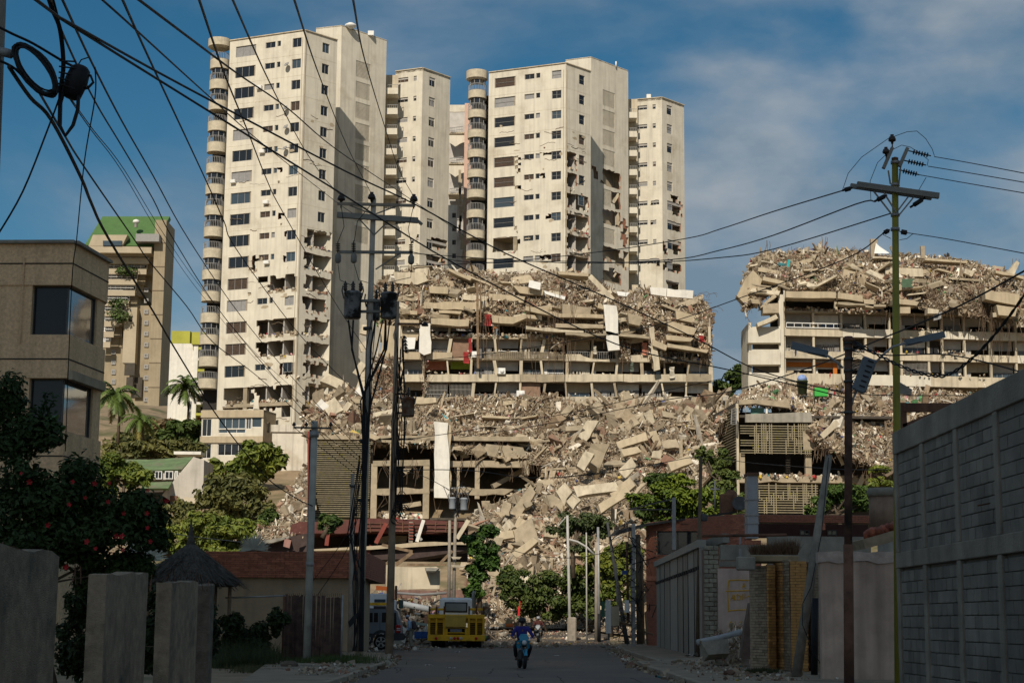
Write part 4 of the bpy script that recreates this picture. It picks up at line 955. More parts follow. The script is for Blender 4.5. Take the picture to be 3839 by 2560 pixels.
def right_ruin():
    A=at(2935,1300,207.0);B=at(3960,1310,209.8);A2,B2=v2(A),v2(B);L,tt,nn=frame2(A2,B2)
    t=thing('collapsed_apartment_building','long cream apartment building on the right under a thick crushed crown of rubble','collapsed building',(A.x,A.y,29))
    def sz(x,y): return onwall(*ZR(x,y),A2,B2)
    zl=[(sz(640,697)[1],sz(640,752)[1]),(sz(640,857)[1],sz(640,908)[1]),(sz(640,1012)[1],sz(640,1085)[1])]
    ztop=sz(640,590)[1];o=Vector((*A2,0));s1=L;Yb=207
    P=lambda s,d,z: o+tt*s-nn*d+Vector((0,0,z))
    rot=Matrix((tt,-nn,Vector((0,0,1)))).transposed()
    for (zp,zb) in zl:
        cut=[0]+[sz(x,900)[0] for x in (1035,1375,1640,1960,2240)]+[L]
        for a,b in zip(cut,cut[1:]):
            q=MB();q.rbox(P((a+b)/2,.1,(zp+zb)/2),(b-a-.01,.24,zp-zb+R.uniform(-.05,.08)),.02,rot);q.build('parapet',R.choice([cream,creamd,creamd]),t)
        q=MB();q.box(P(L/2,3.3,zb+.1),(L,6,.22),rot);q.build('floor_slab',conc,t)
        junk(t,A2[0]+1,A2[0]+25,zp,208,60,.3)
    q=MB();q.box(P(L/2,3.0,ztop+.1),(L,6,.24),rot);q.build('floor_slab',conc,t)
    cx=[sz(x,900)[0] for x in (632,835,1030,1195,1365,1440,1630,1725,1880,2060,2235,2330)]
    kinds=[['win','win','curtain','dark','dark','dark','dark','curtain','dark','dark','dark'],['curtain','curtain','dark','dark','dark','win','curtain','win','dark','dark','win'],['dark','dark','dark','dark','board','grille','dark','win','dark','win','dark']]
    for i in range(3):
        zf,zt=zl[i][1]+.2,(ztop if i == 0 else zl[i-1][1])
        for k in range(11):
            a,b=P(cx[k],0,0),P(cx[k+1],0,0);bay(t,a.x+.12,b.x-.12,zf,zt,(a.y+b.y)/2+.1,kinds[i][k])
        for c in cx:
            q=MB();q.box(P(c,.3,(zf+zt)/2),(.26,.4,zt-zf),rot);q.build('column',creamd,t)
    # upper wrecked storey still standing at the left
    z0,z1=ztop+.25,sz(640,497)[1]
    for c in (cx[0],sz(985,540)[0]): q=MB();q.box(P(c,.2,(z0+z1)/2),(.35,.4,z1-z0),rot);q.build('column',creamd,t)
    junk(t,P(.5,0,0).x,P(13,0,0).x,z0,207.4,260,.4)
    q=MB();a=sz(640,665)[1];b0,b1=sz(640,660)[0],sz(1022,690)[0]
    for dz in (0,.55): q.bar(P(b0,-.12,a-dz),P(b1,-.12,a-dz),.12,.1)
    for k in range(8): s=b0+(b1-b0)*k/7;q.bar(P(s,-.12,a),P(s,-.12,a-.6),.06,.06)
    q.build('balcony_railing',white,t)
    q=MB();s0,s1_=sz(628,940)[0],sz(985,940)[0];q.box(P((s0+s1_)/2,1.3,(sz(700,925)[1]+sz(700,957)[1])/2),(s1_-s0,.1,sz(700,925)[1]-sz(700,957)[1]),rot);q.box(P(s1_+.2,1.2,(sz(700,930)[1]+sz(700,1010)[1])/2),(.5,.1,1.6),rot);q.build('orange_wall',mat('orange_wall_paint',(.55,.17,.03),var=.1),t)
    # projecting end balcony on the left
    Y=205.5
    for (ya,yb) in ((692,802),(848,952),(1010,1116)):
        pts=[Z_ for Z_ in ((378,ya+22),(408,ya),(602,ya),(602,yb),(378,yb))]
        slabpx('end_balcony',t,[ZR(*p) for p in pts],Y,1.6,cream)
    for (ya,yb) in ((802,848),(952,1010)):
        a,b=at(*ZR(410,ya),Y+1.2),at(*ZR(588,yb),Y+1.2);q=MB();q.box(((a.x+b.x)/2,Y+1.4,(a.z+b.z)/2),(b.x-a.x,.1,a.z-b.z));q.build('end_opening',garage,t)
        window(t,(a.x,Y+1.3),(b.x,Y+1.3),.1,b.x-a.x-.1,b.z+.05,a.z-.05,muls=2)
    q=MB();a,b=at(*ZR(592,470),206),at(*ZR(625,1116),206);q.box(((a.x+b.x)/2,206.3,(a.z+b.z)/2),(b.x-a.x+.2,.8,a.z-b.z));q.build('corner_pier',cream,t)
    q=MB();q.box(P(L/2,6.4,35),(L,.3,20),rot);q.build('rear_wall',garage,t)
    q=MB();a=at(*ZR(385,900),206);q.box((a.x+.2,210,(30+zl[0][0])/2),(.3,7,zl[0][0]-29));q.build('end_wall',cream,t)
    # crown
    Yc=205.4
    S=[((300,478),(372,552),(475,365),(412,300)),((480,535),(590,528),(590,595),(482,598)),((440,665),(570,605),(585,632),(445,690)),((640,445),(985,452),(985,494),(700,492),(640,488)),((1000,455),(1170,478),(1172,520),(1000,495)),((1040,292),(1210,340),(1205,440),(1020,395)),
         ((650,320),(800,300),(880,340),(880,388),(660,385)),((512,440),(640,375),(640,398),(520,450)),((1325,282),(1585,290),(1592,345),(1330,350)),((2015,420),(2255,470),(2250,545),(2020,500)),((2095,540),(2240,560),(2225,620),(2110,610)),((1172,500),(1250,505),(1245,562),(1190,555)),
         ((465,300),(560,262),(565,285),(480,312)),((1380,500),(1560,520),(1545,545),(1385,530)),((1430,555),(1500,555),(1500,598),(1430,598)),((1620,560),(1700,575),(1690,600),(1620,600)),((1240,205),(1420,215),(1420,225),(1240,218)),((1600,215),(1900,240),(1890,252),(1600,232)),((2090,300),(2286,345),(2286,365),(2090,320)),
         ((620,405),(900,412),(900,425),(620,420)),((1000,520),(1330,540),(1330,552),(1000,535)),((700,255),(820,215),(830,235),(710,280)),((1880,290),(1945,310),(1925,345),(1872,320)),((2170,320),(2235,235),(2255,250),(2215,340)),((460,560),(560,465),(575,485),(470,560))]
    for pts in S:
        yy=sum(p[1] for p in pts)/len(pts);d=max(0,(480-yy)/330)*10;torn('fallen_slab',t,[ZR(*p) for p in pts],Yc-1.2+d,R.uniform(1.2,2.6),R.choice([band,conc,creamd,band]),.14)
    rows=[prow([(*ZR(x,y),222) for x,y in ((390,300),(440,222),(520,178),(680,172),(900,160),(1150,182),(1400,195),(1650,215),(1900,245),(2100,300),(2400,400))]),
            prow([(*ZR(x,y),212) for x,y in ((350,350),(430,300),(520,270),(680,265),(900,255),(1150,270),(1400,280),(1650,300),(1900,320),(2100,365),(2400,440))]),
            prow([(*ZR(x,y),207.2) for x,y in ((340,440),(420,400),(520,370),(680,370),(900,360),(1150,375),(1400,400),(1650,420),(1900,440),(2100,470),(2400,540))]),
            prow([(*ZR(x,y),206.3) for x,y in ((345,580),(420,540),(520,470),(680,438),(900,440),(1150,490),(1400,540),(1650,580),(1900,600),(2100,650),(2400,700))])]
    rubble(t,rows,20000,.9,w=(.46,.14,.1,.27,.03),strands=1300,amp=1.0,seed=8,slabs=44)
    q=MB()
    for (x,y,h) in ((495,165,70),(510,168,74),(525,168,66),(890,155,88),(905,160,92),(920,160,85),(1240,120,36),(1262,125,40),(1585,190,26),(2205,300,80),(2225,290,70),(2250,300,76)):
        a=at(*ZR(x,y),216);b=at(*ZR(x+R.uniform(-6,14),y-h),216);q.tube([a,a.lerp(b,.6)+Vector((R.uniform(-.1,.1),0,0)),b],.035,5,False)
    for _ in range(60):
        x=R.choice([R.uniform(1000,2280),2000,2060,2120,2180,1720]);y=R.uniform(540,700);a=at(*ZR(x,y),205);b=at(*ZR(x+R.gauss(8,14),y+R.uniform(60,330)),206.5);q.tube([a,a.lerp(b,.5)+Vector((R.uniform(-.3,.3),0,0)),b],.022,4,False)
    q.build('dangling_rebar',rebar,t,kind='stuff')
    q=MB();a=at(*ZR(1248,172),215);q.box(a+Vector((0,0,.4)),(.9,.6,2.4));q.build('stub_column',conc,t);q=MB();b=at(*ZR(1585,205),213);q.box(b+Vector((0,0,.5)),(.5,.5,1.6));q.build('stub_column',conc,t)
    q=MB();V=[]
    for i in range(8):
        f=i/7;p=at(*ZR(1262+95*f,112+70*f**.8),214.6);V += [p,at(*ZR(1250+100*f,185),214.2)]
    q.add(V,[(2*i,2*i+1,2*i+3,2*i+2) for i in range(7)]);q.build('white_sheet',white,t)
    for (x,y,w,h,m) in ((650,228,18,50,mat('turquoise_cloth',(.03,.35,.36),var=.1)),(1440,360,80,60,mat('dark_green_cloth',(.07,.12,.07),var=.2)),(1660,590,60,60,blind),(1505,255,10,32,redc),(620,440,14,80,curtw),(940,1010,10,40,redc),(700,840,14,60,mat('navy_cloth',(.04,.05,.1),var=.2))):
        q=MB();V=[]
        for i in range(6): f=i/5;V += [at(*ZR(x+2*math.sin(i*2),y+h*f),204.8),at(*ZR(x+w*(1-.5*f*R.random()),y+h*f*R.uniform(.85,1)),204.8)]
        q.add(V,[(2*i,2*i+1,2*i+3,2*i+2) for i in range(5)]);q.build('hanging_cloth',m,t)
right_ruin()
# ------------------------------------------------------------------ garage podiums with slatted screens
slatm=mat('ochre_stained_slat',(.25,.21,.135),var=.25,sc=4,dirt=(.27,.24,.035),dsc=2.2,dth=(.58,.66))
def screen(t,A,B,z0,z1,pitch,verts,holes=0,th=.085,skip=.03):
    """horizontal slats,each a part,in front of upright ribs"""
    L,tt,nn=frame2(A,B);o=Vector((*A,0));n=int((z1-z0)/pitch);rot=Matrix((tt,-nn,Vector((0,0,1)))).transposed();key=('slat',round(L,2),th);w=wloc(t)
    if key not in MESHES:
        q=MB();q.box((0,0,0),(L,.16,th),rot);MESHES[key]=q.mesh('screen_slat',(0,0,0));MESHES[key].materials.append(slatm)
    for i in range(n):
        b=bpy.data.objects.new('screen_slat',MESHES[key]);b.location=o+tt*(L/2+R.uniform(-.03,.03))+Vector((0,0,z0+pitch*(i+.5)+R.uniform(-.015,.015)))-w;b.parent=t;COL.objects.link(b)
        if R.random() < skip: b.scale=(R.uniform(.5,.9),1,1)
    q=MB()
    for s in verts:
        a_,b_=sorted((R.uniform(0,.6),R.uniform(.4,1)));a_=0 if R.random() < .4 else a_;b_=1 if R.random() < .4 else b_;q.bar(o+tt*s+nn*.03+Vector((0,0,z0+(z1-z0)*a_)),o+tt*s+nn*.03+Vector((0,0,z0+(z1-z0)*b_)),.12,.1,tt)
    q.build('screen_rib',slatm,t,kind='stuff')
def garage_middle():
    Y=190.0;t=thing('parking_podium','broken concrete parking podium with a slatted screen under the central rubble slope','parking structure',(at(1500,1938,Y).x,Y,12))
    P=lambda x,y,d=0: at(*Z5(x,y),Y+d)
    a,b=P(372,852),P(768,350);screen(t,(a.x,Y-.3),(b.x,Y-.3),a.z,b.z,.23,[])
    def H(x0,x1,y0,y1,m=conc,d=.9,dd=0): a,b=P(x0,y0),P(x1,y1);q=MB();q.box(((a.x+b.x)/2,Y+d/2+dd,(a.z+b.z)/2),(abs(b.x-a.x),d,abs(a.z-b.z)));return q.build('beam',m,t)
    def C(x0,x1,y0,y1,m=conc): o=H(x0,x1,y0,y1,m,.7,.05);o.name='column'
    torn('beam',t,[Z5(780,482),Z5(1150,474),Z5(1152,512),Z5(782,518)],Y,.9,conc);torn('beam',t,[Z5(800,665),Z5(1148,652),Z5(1150,695),Z5(800,702)],Y,.9,conc)
    torn('beam',t,[Z5(1280,482),Z5(1765,484),Z5(1765,526),Z5(1280,522)],Y,.9,conc);torn('beam',t,[Z5(1280,662),Z5(1700,668),Z5(1640,705),Z5(1280,708)],Y,.9,conc);torn('beam',t,[Z5(770,340),Z5(1160,332),Z5(1150,366),Z5(770,362)],Y,.9,conc)
    torn('fascia',t,[Z5(1520,372),Z5(1760,395),Z5(1790,465),Z5(1620,468),Z5(1500,440)],Y-.2,.5,conc,.2);H(420,720,318,346,conc,1.2,-.4)
    for x0,x1,y0,y1 in ((893,920,350,860),(1110,1145,510,860),(1448,1476,480,730),(1768,1800,480,575),(1330,1345,520,720),(770,802,500,860)): C(x0,x1,y0,y1)
    torn('hanging_column',t,[Z5(1178,225),Z5(1272,235),Z5(1280,725),Z5(1180,722)],Y-1.6,.8,whitew,.06)
    torn('hanging_column_side',t,[Z5(1245,240),Z5(1290,250),Z5(1285,715),Z5(1250,720)],Y-1.2,.6,band,.06)
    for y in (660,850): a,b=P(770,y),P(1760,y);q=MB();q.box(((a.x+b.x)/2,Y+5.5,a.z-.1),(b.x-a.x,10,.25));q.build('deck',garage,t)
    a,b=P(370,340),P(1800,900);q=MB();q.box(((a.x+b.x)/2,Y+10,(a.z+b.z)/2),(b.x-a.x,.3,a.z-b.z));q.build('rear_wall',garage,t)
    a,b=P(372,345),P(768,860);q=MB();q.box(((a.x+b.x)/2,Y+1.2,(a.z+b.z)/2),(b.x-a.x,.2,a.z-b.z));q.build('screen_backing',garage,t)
    a=P(372,345);q=MB();q.box(((P(370,345).x+P(1800,345).x)/2,Y+5.5,a.z+.3),(P(1800,345).x-P(370,345).x,11,.5));q.build('roof_deck',conc,t)
    q=MB();q.bar(P(1560,650,2),P(1760,540,3.5),.6,.5);q.build('fallen_beam',conc,t)
    junk(t,P(830,0).x,P(1120,0).x,P(0,852).z,Y+.4,160,.9);q=MB();q.bar(P(975,780),P(1095,760),.4,.5);q.bar(P(985,560,.6),P(1040,500,.6),.5,.6);q.build('fallen_beam',conc,t)
    q=MB()
    for _ in range(45):
        x=R.uniform(780,1780);y=R.choice([350,520,515,470,700])+R.uniform(-10,10);p=P(x,y,-.3);q.tube([p,p+Vector((R.uniform(-.4,.4),-.1,R.uniform(-.5,-.9))),p+Vector((R.uniform(-.9,.9),-.1,R.uniform(-1.2,-2.2)))],.025,4,False)
    q.build('dangling_rebar',rebar,t,kind='stuff')
    return t
garage_middle()
def garage_right():
    Y=182.0;t=thing('parking_podium','parking podium on the right with patterned slatted screens and a dark open deck','parking structure',(at(2900,1930,Y).x,Y,12))
    P=lambda x,y,d=0: at(*Z6(x,y),Y+d)
    a,b=P(1222,545),P(1700,338);L=b.x-a.x;screen(t,(a.x,Y-.2),(b.x,Y-.2),a.z,b.z,.26,[L*f for f in (.2,.225,.25,.3,.33,.36,.38,.41,.44,.64,.67,.7,.73,.76,.79,.82,.85,.88,.91,.94,.97)])
    a,b=P(1342,950),P(1745,742);L=b.x-a.x;screen(t,(a.x,Y-.2),(b.x,Y-.2),a.z,b.z,.26,[L*f for f in (.02,.06,.1,.14,.18,.22,.26,.3,.34,.38,.42,.5,.53,.56,.59,.62,.65,.75,.78,.81,.84,.87,.9,.93,.96)])
    a,b=at(*Z6(1000,480),Y+15),at(*Z6(1192,600),Y);zt=at(*Z6(1195,190),Y).z;screen(t,(a.x,a.y),(b.x,b.y),b.z,zt-.4,.3,[])
    q=MB();q.prism([(a.x,a.y+.4),(b.x+.2,b.y+.6),(b.x+.4,b.y+1),(a.x+.4,a.y+1)],b.z,zt);q.build('side_wall',garage,t)
    def H(nm,x0,x1,y0,y1,m=conc,d=.9,dd=0): a,b=P(x0,y0),P(x1,y1);q=MB();q.box(((a.x+b.x)/2,Y+d/2+dd,(a.z+b.z)/2),(abs(b.x-a.x),d,abs(a.z-b.z)));return q.build(nm,m,t)
    H('corner_column',1190,1214,205,830,creamd,.7,-.35);H('column',1218,1256,535,700,conc,.8,.2);H('column',1664,1710,515,705,conc,.8,.2);H('column',1570,1605,515,700,garage,.8,4);H('column',1990,2020,520,700,garage,.8,4);H('column',2100,2140,520,700,garage,.8,3)
    torn('beam',t,[Z6(1214,178),Z6(1400,178),Z6(1555,195),Z6(1560,235),Z6(1400,215),Z6(1214,212)],Y-.3,1.0,conc);torn('fascia',t,[Z6(1256,275),Z6(1700,262),Z6(1712,330),Z6(1256,330)],Y-.5,.4,mat('weathered_grey_fascia',(.29,.265,.215),var=.25,sc=1,streak=.4),.06)
    torn('fascia',t,[Z6(1648,395),Z6(1770,420),Z6(1930,485),Z6(1930,516),Z6(1650,518)],Y-.3,.5,conc,.1);torn('beam',t,[Z6(1215,700),Z6(1500,706),Z6(1760,690),Z6(2000,692),Z6(2190,705),Z6(2190,742),Z6(1215,738)],Y-.5,1.2,conc,.1)
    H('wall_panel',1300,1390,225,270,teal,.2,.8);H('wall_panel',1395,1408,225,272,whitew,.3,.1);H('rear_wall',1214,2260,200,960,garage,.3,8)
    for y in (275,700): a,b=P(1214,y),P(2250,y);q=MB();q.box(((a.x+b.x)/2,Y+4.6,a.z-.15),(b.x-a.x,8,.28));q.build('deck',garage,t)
    q=MB();q.bar(P(2000,520,-1),P(2255,650,-1.5),.9,.5);q.bar(P(1870,520,-1),P(1920,620,-1),.35,.3);q.bar(P(2020,770,-1),P(2060,690,-1),.4,.5);q.bar(P(2100,780,-1),P(2070,690,-1),.4,.5);q.build('fallen_beam',creamd,t,kind='stuff')
    q=MB();q.bar(P(1770,430,-2.0),P(1880,330,-2.0),.7,.6);q.build('leaning_column',creamd,t)
    q=MB()
    for _ in range(30): p=P(R.uniform(1720,1960),R.uniform(380,520),-.8);q.tube([p,p+Vector((R.uniform(-.3,.3),0,R.uniform(-.5,-1))),p+Vector((R.uniform(-.5,.5),0,R.uniform(-1.2,-2.5)))],.03,4,False)
    q.build('dangling_rebar',rebar,t,kind='stuff');junk(t,P(1230,0).x,P(2150,0).x,P(0,700).z+.1,Y-.6,200,.5)
    q=MB();f=[P(1118,285,5),P(1150,285,4),P(1145,385,4),P(1112,385,5)]
    for k in range(4): q.bar(f[k]+Vector((0,-6,0)),f[(k+1) % 4]+Vector((0,-6,0)),.1,.1)
    for k in range(1,8): q.bar(f[0].lerp(f[3],k/8)+Vector((0,-6,0)),f[1].lerp(f[2],k/8)+Vector((0,-6,0)),.07,.07)
    q.build('hanging_ladder_frame',galv,t)
garage_right()
# ------------------------------------------------------------------ the rubble slopes
def slopes():
    t=thing('rubble_slope','wide slope of broken concrete,brick and dust spilling down to the road','rubble',(at(2100,2300,150).x,150,1))
    rows=[prow(r) for r in (
        [(2060,1490,206),(2180,1500,206),(2320,1480,205),(2470,1500,205),(2600,1520,205),(2740,1500,203)],
        [(2080,1640,191),(2200,1600,194),(2330,1590,194),(2460,1600,193),(2590,1610,193),(2710,1600,193)],
        [(2030,1800,183),(2140,1760,184),(2270,1740,184),(2400,1735,184),(2540,1730,184),(2690,1740,183)],
        [(1770,1930,175),(1930,1900,175),(2090,1880,175),(2260,1870,175),(2430,1870,174),(2600,1870,172)],
        [(1700,2030,164),(1860,2030,164),(2020,2020,164),(2190,2010,163),(2350,2010,162),(2500,2000,160)],
        [(1760,2160,152),(1880,2160,152),(2010,2150,152),(2150,2150,151),(2290,2150,150),(2420,2150,148)],
        [(1790,2270,143),(1890,2270,143),(2010,2270,143),(2130,2270,142),(2250,2280,141),(2380,2290,140)],
        [(1800,2345,137),(1900,2335,138),(2010,2330,139),(2120,2325,139),(2230,2330,138),(2330,2340,136)])]
    rubble(t,rows,26000,.95,strands=200,amp=2.4,seed=21,slabs=34,long_=.1)
    rubble(t,rows,1500,2.7,w=(.66,.12,.03,.19,.0),amp=2.4,seed=21,base=False,long_=.3)
    t2=thing('rubble_heap','rubble piled on the roof of the middle parking podium','rubble',(at(1600,1640,196).x,196,22))
    rows=[prow(r) for r in (
        [(1180,1500,210),(1300,1470,208),(1420,1500,207),(1560,1500,207),(1700,1490,207),(1830,1490,207),(1960,1490,207),(2090,1490,207)],
        [(1130,1560,205),(1290,1540,204),(1420,1560,203),(1560,1560,203),(1700,1560,203),(1830,1560,203),(1960,1560,203),(2090,1560,203)],
        [(1160,1615,195),(1290,1610,195),(1420,1615,195),(1560,1620,195),(1700,1630,195),(1830,1640,195),(1960,1640,195),(2090,1640,194)],
        [(1180,1640,190),(1290,1638,190),(1420,1650,190),(1560,1660,190),(1700,1690,190),(1830,1700,190),(1960,1730,190),(2110,1760,188)])]
    rubble(t2,rows,16000,.95,strands=500,amp=1.8,seed=31,slabs=20);rubble(t2,rows,480,2.5,w=(.66,.12,.03,.19,.0),amp=1.8,seed=31,base=False,long_=.3)
    t3=thing('rubble_heap','rubble strewn over the podium roof in front of the right ruined building','rubble',(at(3000,1500,195).x,195,25))
    rows=[prow(r) for r in (
        [(2740,1500,203),(2830,1462,205),(2960,1440,205),(3090,1450,205),(3230,1460,205),(3400,1465,205),(3620,1470,206),(3860,1480,206)],
        [(2730,1525,198),(2830,1490,198),(2960,1480,198),(3090,1490,198),(3230,1500,198),(3400,1500,198),(3620,1505,198),(3860,1515,198)],
        [(2700,1560,190),(2830,1500,186),(2960,1515,186),(3090,1540,186),(3230,1570,186),(3400,1590,186),(3620,1600,188),(3860,1600,188)],
        [(2680,1600,187),(2790,1505,184),(2980,1530,183),(3040,1600,182),(3200,1660,181),(3400,1700,181),(3620,1720,182),(3860,1720,182)]
        )]
    rubble(t3,rows,13000,.95,w=(.4,.15,.12,.27,.05),strands=260,amp=.9,seed=41)
    rows=[prow(r) for r in (
        [(3040,1590,182),(3160,1590,184),(3280,1600,184),(3420,1620,184)],[(3060,1640,180.5),(3160,1680,180),(3280,1690,180),(3420,1690,180)],[(3090,1670,180),(3200,1720,178),(3300,1760,177),(3420,1790,176)])]
    rubble(t3,rows,4500,1.1,strands=160,amp=.9,seed=43)
    t4=thing('rubble_heap','small spill of rubble and earth below the white terrace wall left of the slatted screen','rubble',(at(1090,2080,170).x,170,4))
    rows=[prow(r) for r in ([(1130,1760,196),(1150,1740,195),(1166,1730,194)],[(1060,1880,184),(1110,1860,184),(1166,1850,184)],[(1000,2000,170),(1080,1990,170),(1166,1980,172)],[(970,2080,160),(1050,2070,160),(1160,2040,160)])]
    rubble(t4,rows,1500,.85,amp=.6,seed=51,w=(.35,.2,.1,.33,.02))
    t5=thing('rubble_heap','low spill of rubble across the end of the road','rubble',(at(2060,2330,134).x,134,0))
    rows=[prow(r) for r in ([(1690,2270,140),(1800,2280,140),(1950,2285,140),(2100,2285,139),(2250,2290,138),(2400,2330,130)],[(1690,2330,134),(1820,2345,131),(1950,2345,131),(2100,2340,132),(2220,2350,130),(2380,2372,124)])]
    rubble(t5,rows,2600,.6,amp=.4,seed=61,w=(.35,.2,.1,.33,.02))
    # large beams and slabs that can be picked apart
    B6=[((470,345),(520,300),.9,.5),((385,400),(520,320),1.0,.5),((525,280),(560,365),1.0,.6),((590,260),(625,370),.9,.5),((620,390),(665,490),.8,.5),((690,280),(820,300),.7,.5),((395,490),(590,430),.9,.5),((420,545),(540,520),.8,.5),((700,490),(800,480),1.0,.6),((150,450),(225,320),1.2,.6),((135,650),(200,540),1.0,.6),((210,650),(270,480),1.8,.5),((20,290),(70,230),.8,.5),((230,270),(270,205),1.2,.6),((150,215),(230,180),.9,.5),((840,240),(930,290),1.0,.5),((935,290),(955,230),1.3,.6),((740,640),(890,580),1.0,.5),((430,680),(500,600),1.1,.4),((100,810),(390,770),1.0,.6),((350,850),(490,740),1.1,.6),((60,900),(120,830),1.0,.5),((270,920),(460,800),.8,.5),((0,840),(70,760),1.2,.5),((650,580),(660,520),1.0,.5),((860,320),(900,280),.8,.4),((960,330),(1020,270),.7,.4),((40,380),(190,370),.6,.4),((1720,440),(1800,350),.6,.4),((2060,280),(2090,195),.8,.5),((1870,200),(1960,190),1.0,.6),((410,190),(470,160),1.4,.9)]
    for k,(a,b,w,h) in enumerate(B6):
        y=(a[1]+b[1])/2;Y=205-(y-150)/1.809*.062*1.6 if y < 800 else 163;Y=max(Y,160);piece(*Z6(*a),*Z6(*b),Y-1.6,w,h,R.choice([band,creamd,conc,conc]))
    B5=[((1700,850),(1830,670),1.0,.5),((1860,640),(2030,625),.8,.5),((2110,700),(2350,655),.9,.6),((2000,800),(2060,740),.9,.5),((1920,760),(2000,740),1.4,.6),((1720,890),(1780,910),1.0,.5),((1750,1000),(1840,950),2.4,.6),((1700,1110),(1850,1000),.7,.5),((1520,1000),(1620,1020),.8,.5),((1560,990),(1700,960),.8,.4),((1900,960),(1980,970),.7,.5),((1560,1250),(1580,1180),1.0,.6),((1650,930),(1690,890),.9,.5),((1770,780),(1810,760),.7,.5),((1640,830),(1660,760),.9,.5)]
    for (a,b,w,h) in B5:
        y=(a[1]+b[1])/2;Y=182-(y-640)/560*34;piece(*Z5(*a),*Z5(*b),Y-1.5,w,h,R.choice([band,creamd,conc,conc]))
    for (a,b,w,h) in [((480,160),(560,120),2,.6),((1060,100),(1200,90),.8,.4),((780,190),(925,160),.6,.4),((520,260),(630,110),.7,.4),((690,50),(715,0),1.0,.5),((430,110),(480,150),1,.5)]:
        piece(*Z5(*a),*Z5(*b),202,w,h,R.choice([band,creamd,whitew]))
    for (a,b) in (((1110,690),(1095,745)),((1085,800),(1100,850)),((1050,1000),(1095,930)),((1065,1110),(1090,1040)),((1100,1040),(1105,980))):
        z2=lambda p: (700+p[0]/1.6505,800+p[1]/1.6505);piece(*z2(a),*z2(b),206,.9,.6,creamd,'pale broken concrete column leaning down left edge of the middle ruin')
    z2=lambda x,y: (700+x/1.6505,800+y/1.6505)
    piece(*z2(840,1020),*z2(990,1085),212,1.3,1.0,creamd,'fallen cream beam sloping from the tall tower down onto the rubble')
    for (x,y,w,h,c,lb,nm) in ((1505,145,50,36,(.04,.3,.05),'bright green plastic crate on top of right hand rubble','plastic_crate'),(1360,90,34,60,(.05,.09,.06),'dark green bin with blue top standing on right hand rubble','waste_bin')):
        pass
    c=at(*Z6(1755,142),193);q=MB();
    for dx,dy,sx,sy in ((-.7,0,.08,1),(.7,0,.08,1),(0,-.5,1.4,.08),(0,.5,1.4,.08)): q.box(c+Vector((dx,dy-1,.1)),(sx,sy,.95))
    q.box(c+Vector((0,-1,-.33)),(1.4,1,.08));tag(q.build('plastic_crate',mat('green_plastic',(.05,.38,.06),rough=.4,var=.1)),'bright green plastic crate on top of the right hand rubble','crate')
    c=at(*Z6(1632,105),193);t=thing('waste_bin','dark green bin with a blue bag in it on the right hand rubble','bin',c+Vector((0,-1,-.7)));q=MB();q.lathe(c+Vector((0,-1,-.7)),[(.5,0),(.62,1.4),(.68,1.4),(.68,1.5),(.5,1.5),(.45,.2)],10);q.build('body',mat('dark_green_plastic',(.05,.07,.03),rough=.5,var=.2),t);q=MB();q.lathe(c+Vector((0,-1,.8)),[(.45,-.1),(.6,.2),(.45,.55),(.15,.7),(.05,.72)],9);q.build('bag',mat('blue_white_bag',(.2,.28,.5),var=.5,sc=3),t)
slopes()
# ------------------------------------------------------------------ cloud added unseen behind the camera to shade the street
def shade_cloud():
    m=mat('shade_cloud_white',(.8,.8,.8),rough=1,var=.05,sc=.02,bump=0,spec=0)
    c=Vector((4,50,2))+SUNV*760;bm=MB()
    import bmesh
    b=bmesh.new();S=SUNV
    ux=Vector((1,0,0));uy=S.cross(ux).normalized();ux=uy.cross(S).normalized()
    lob=[(0,0,50),(-42,4,40),(40,-2,42),(-75,-14,32),(76,8,34),(-20,-26,40),(22,-28,40),(-55,-40,30),(55,-38,32),(0,-52,36),(22,24,34),(-24,18,30),(104,-4,26),(-100,-20,26)]
    up=1 if uy.z > 0 else -1
    for (x,y,r) in lob:
        mtx=Matrix.Translation(ux*x+uy*(y*up)) @ Matrix.Diagonal((r,r,r*.7,1));bmesh.ops.create_icosphere(b,subdivisions=4,radius=1,matrix=mtx)
    me=bpy.data.meshes.new('shade_cloud');b.to_mesh(me);b.free();n=len(me.vertices);P=np.empty(n*3,dtype=np.float32);me.vertices.foreach_get('co',P);P=P.reshape(-1,3).astype(float)
    d=fbm(P*.09,3)*3.2+fbm(P*.25,5)*1.3;nn=P/np.linalg.norm(P+1e-6,axis=1,keepdims=True);P += nn*d[:,None];me.vertices.foreach_set('co',P.astype(np.float32).ravel());me.polygons.foreach_set('use_smooth',np.ones(len(me.polygons),dtype=bool));me.update()
    tag(newobj('shade_cloud',me,m,c),'white cumulus cloud added unseen behind the viewer to shade the street','shade_cloud')
shade_cloud()
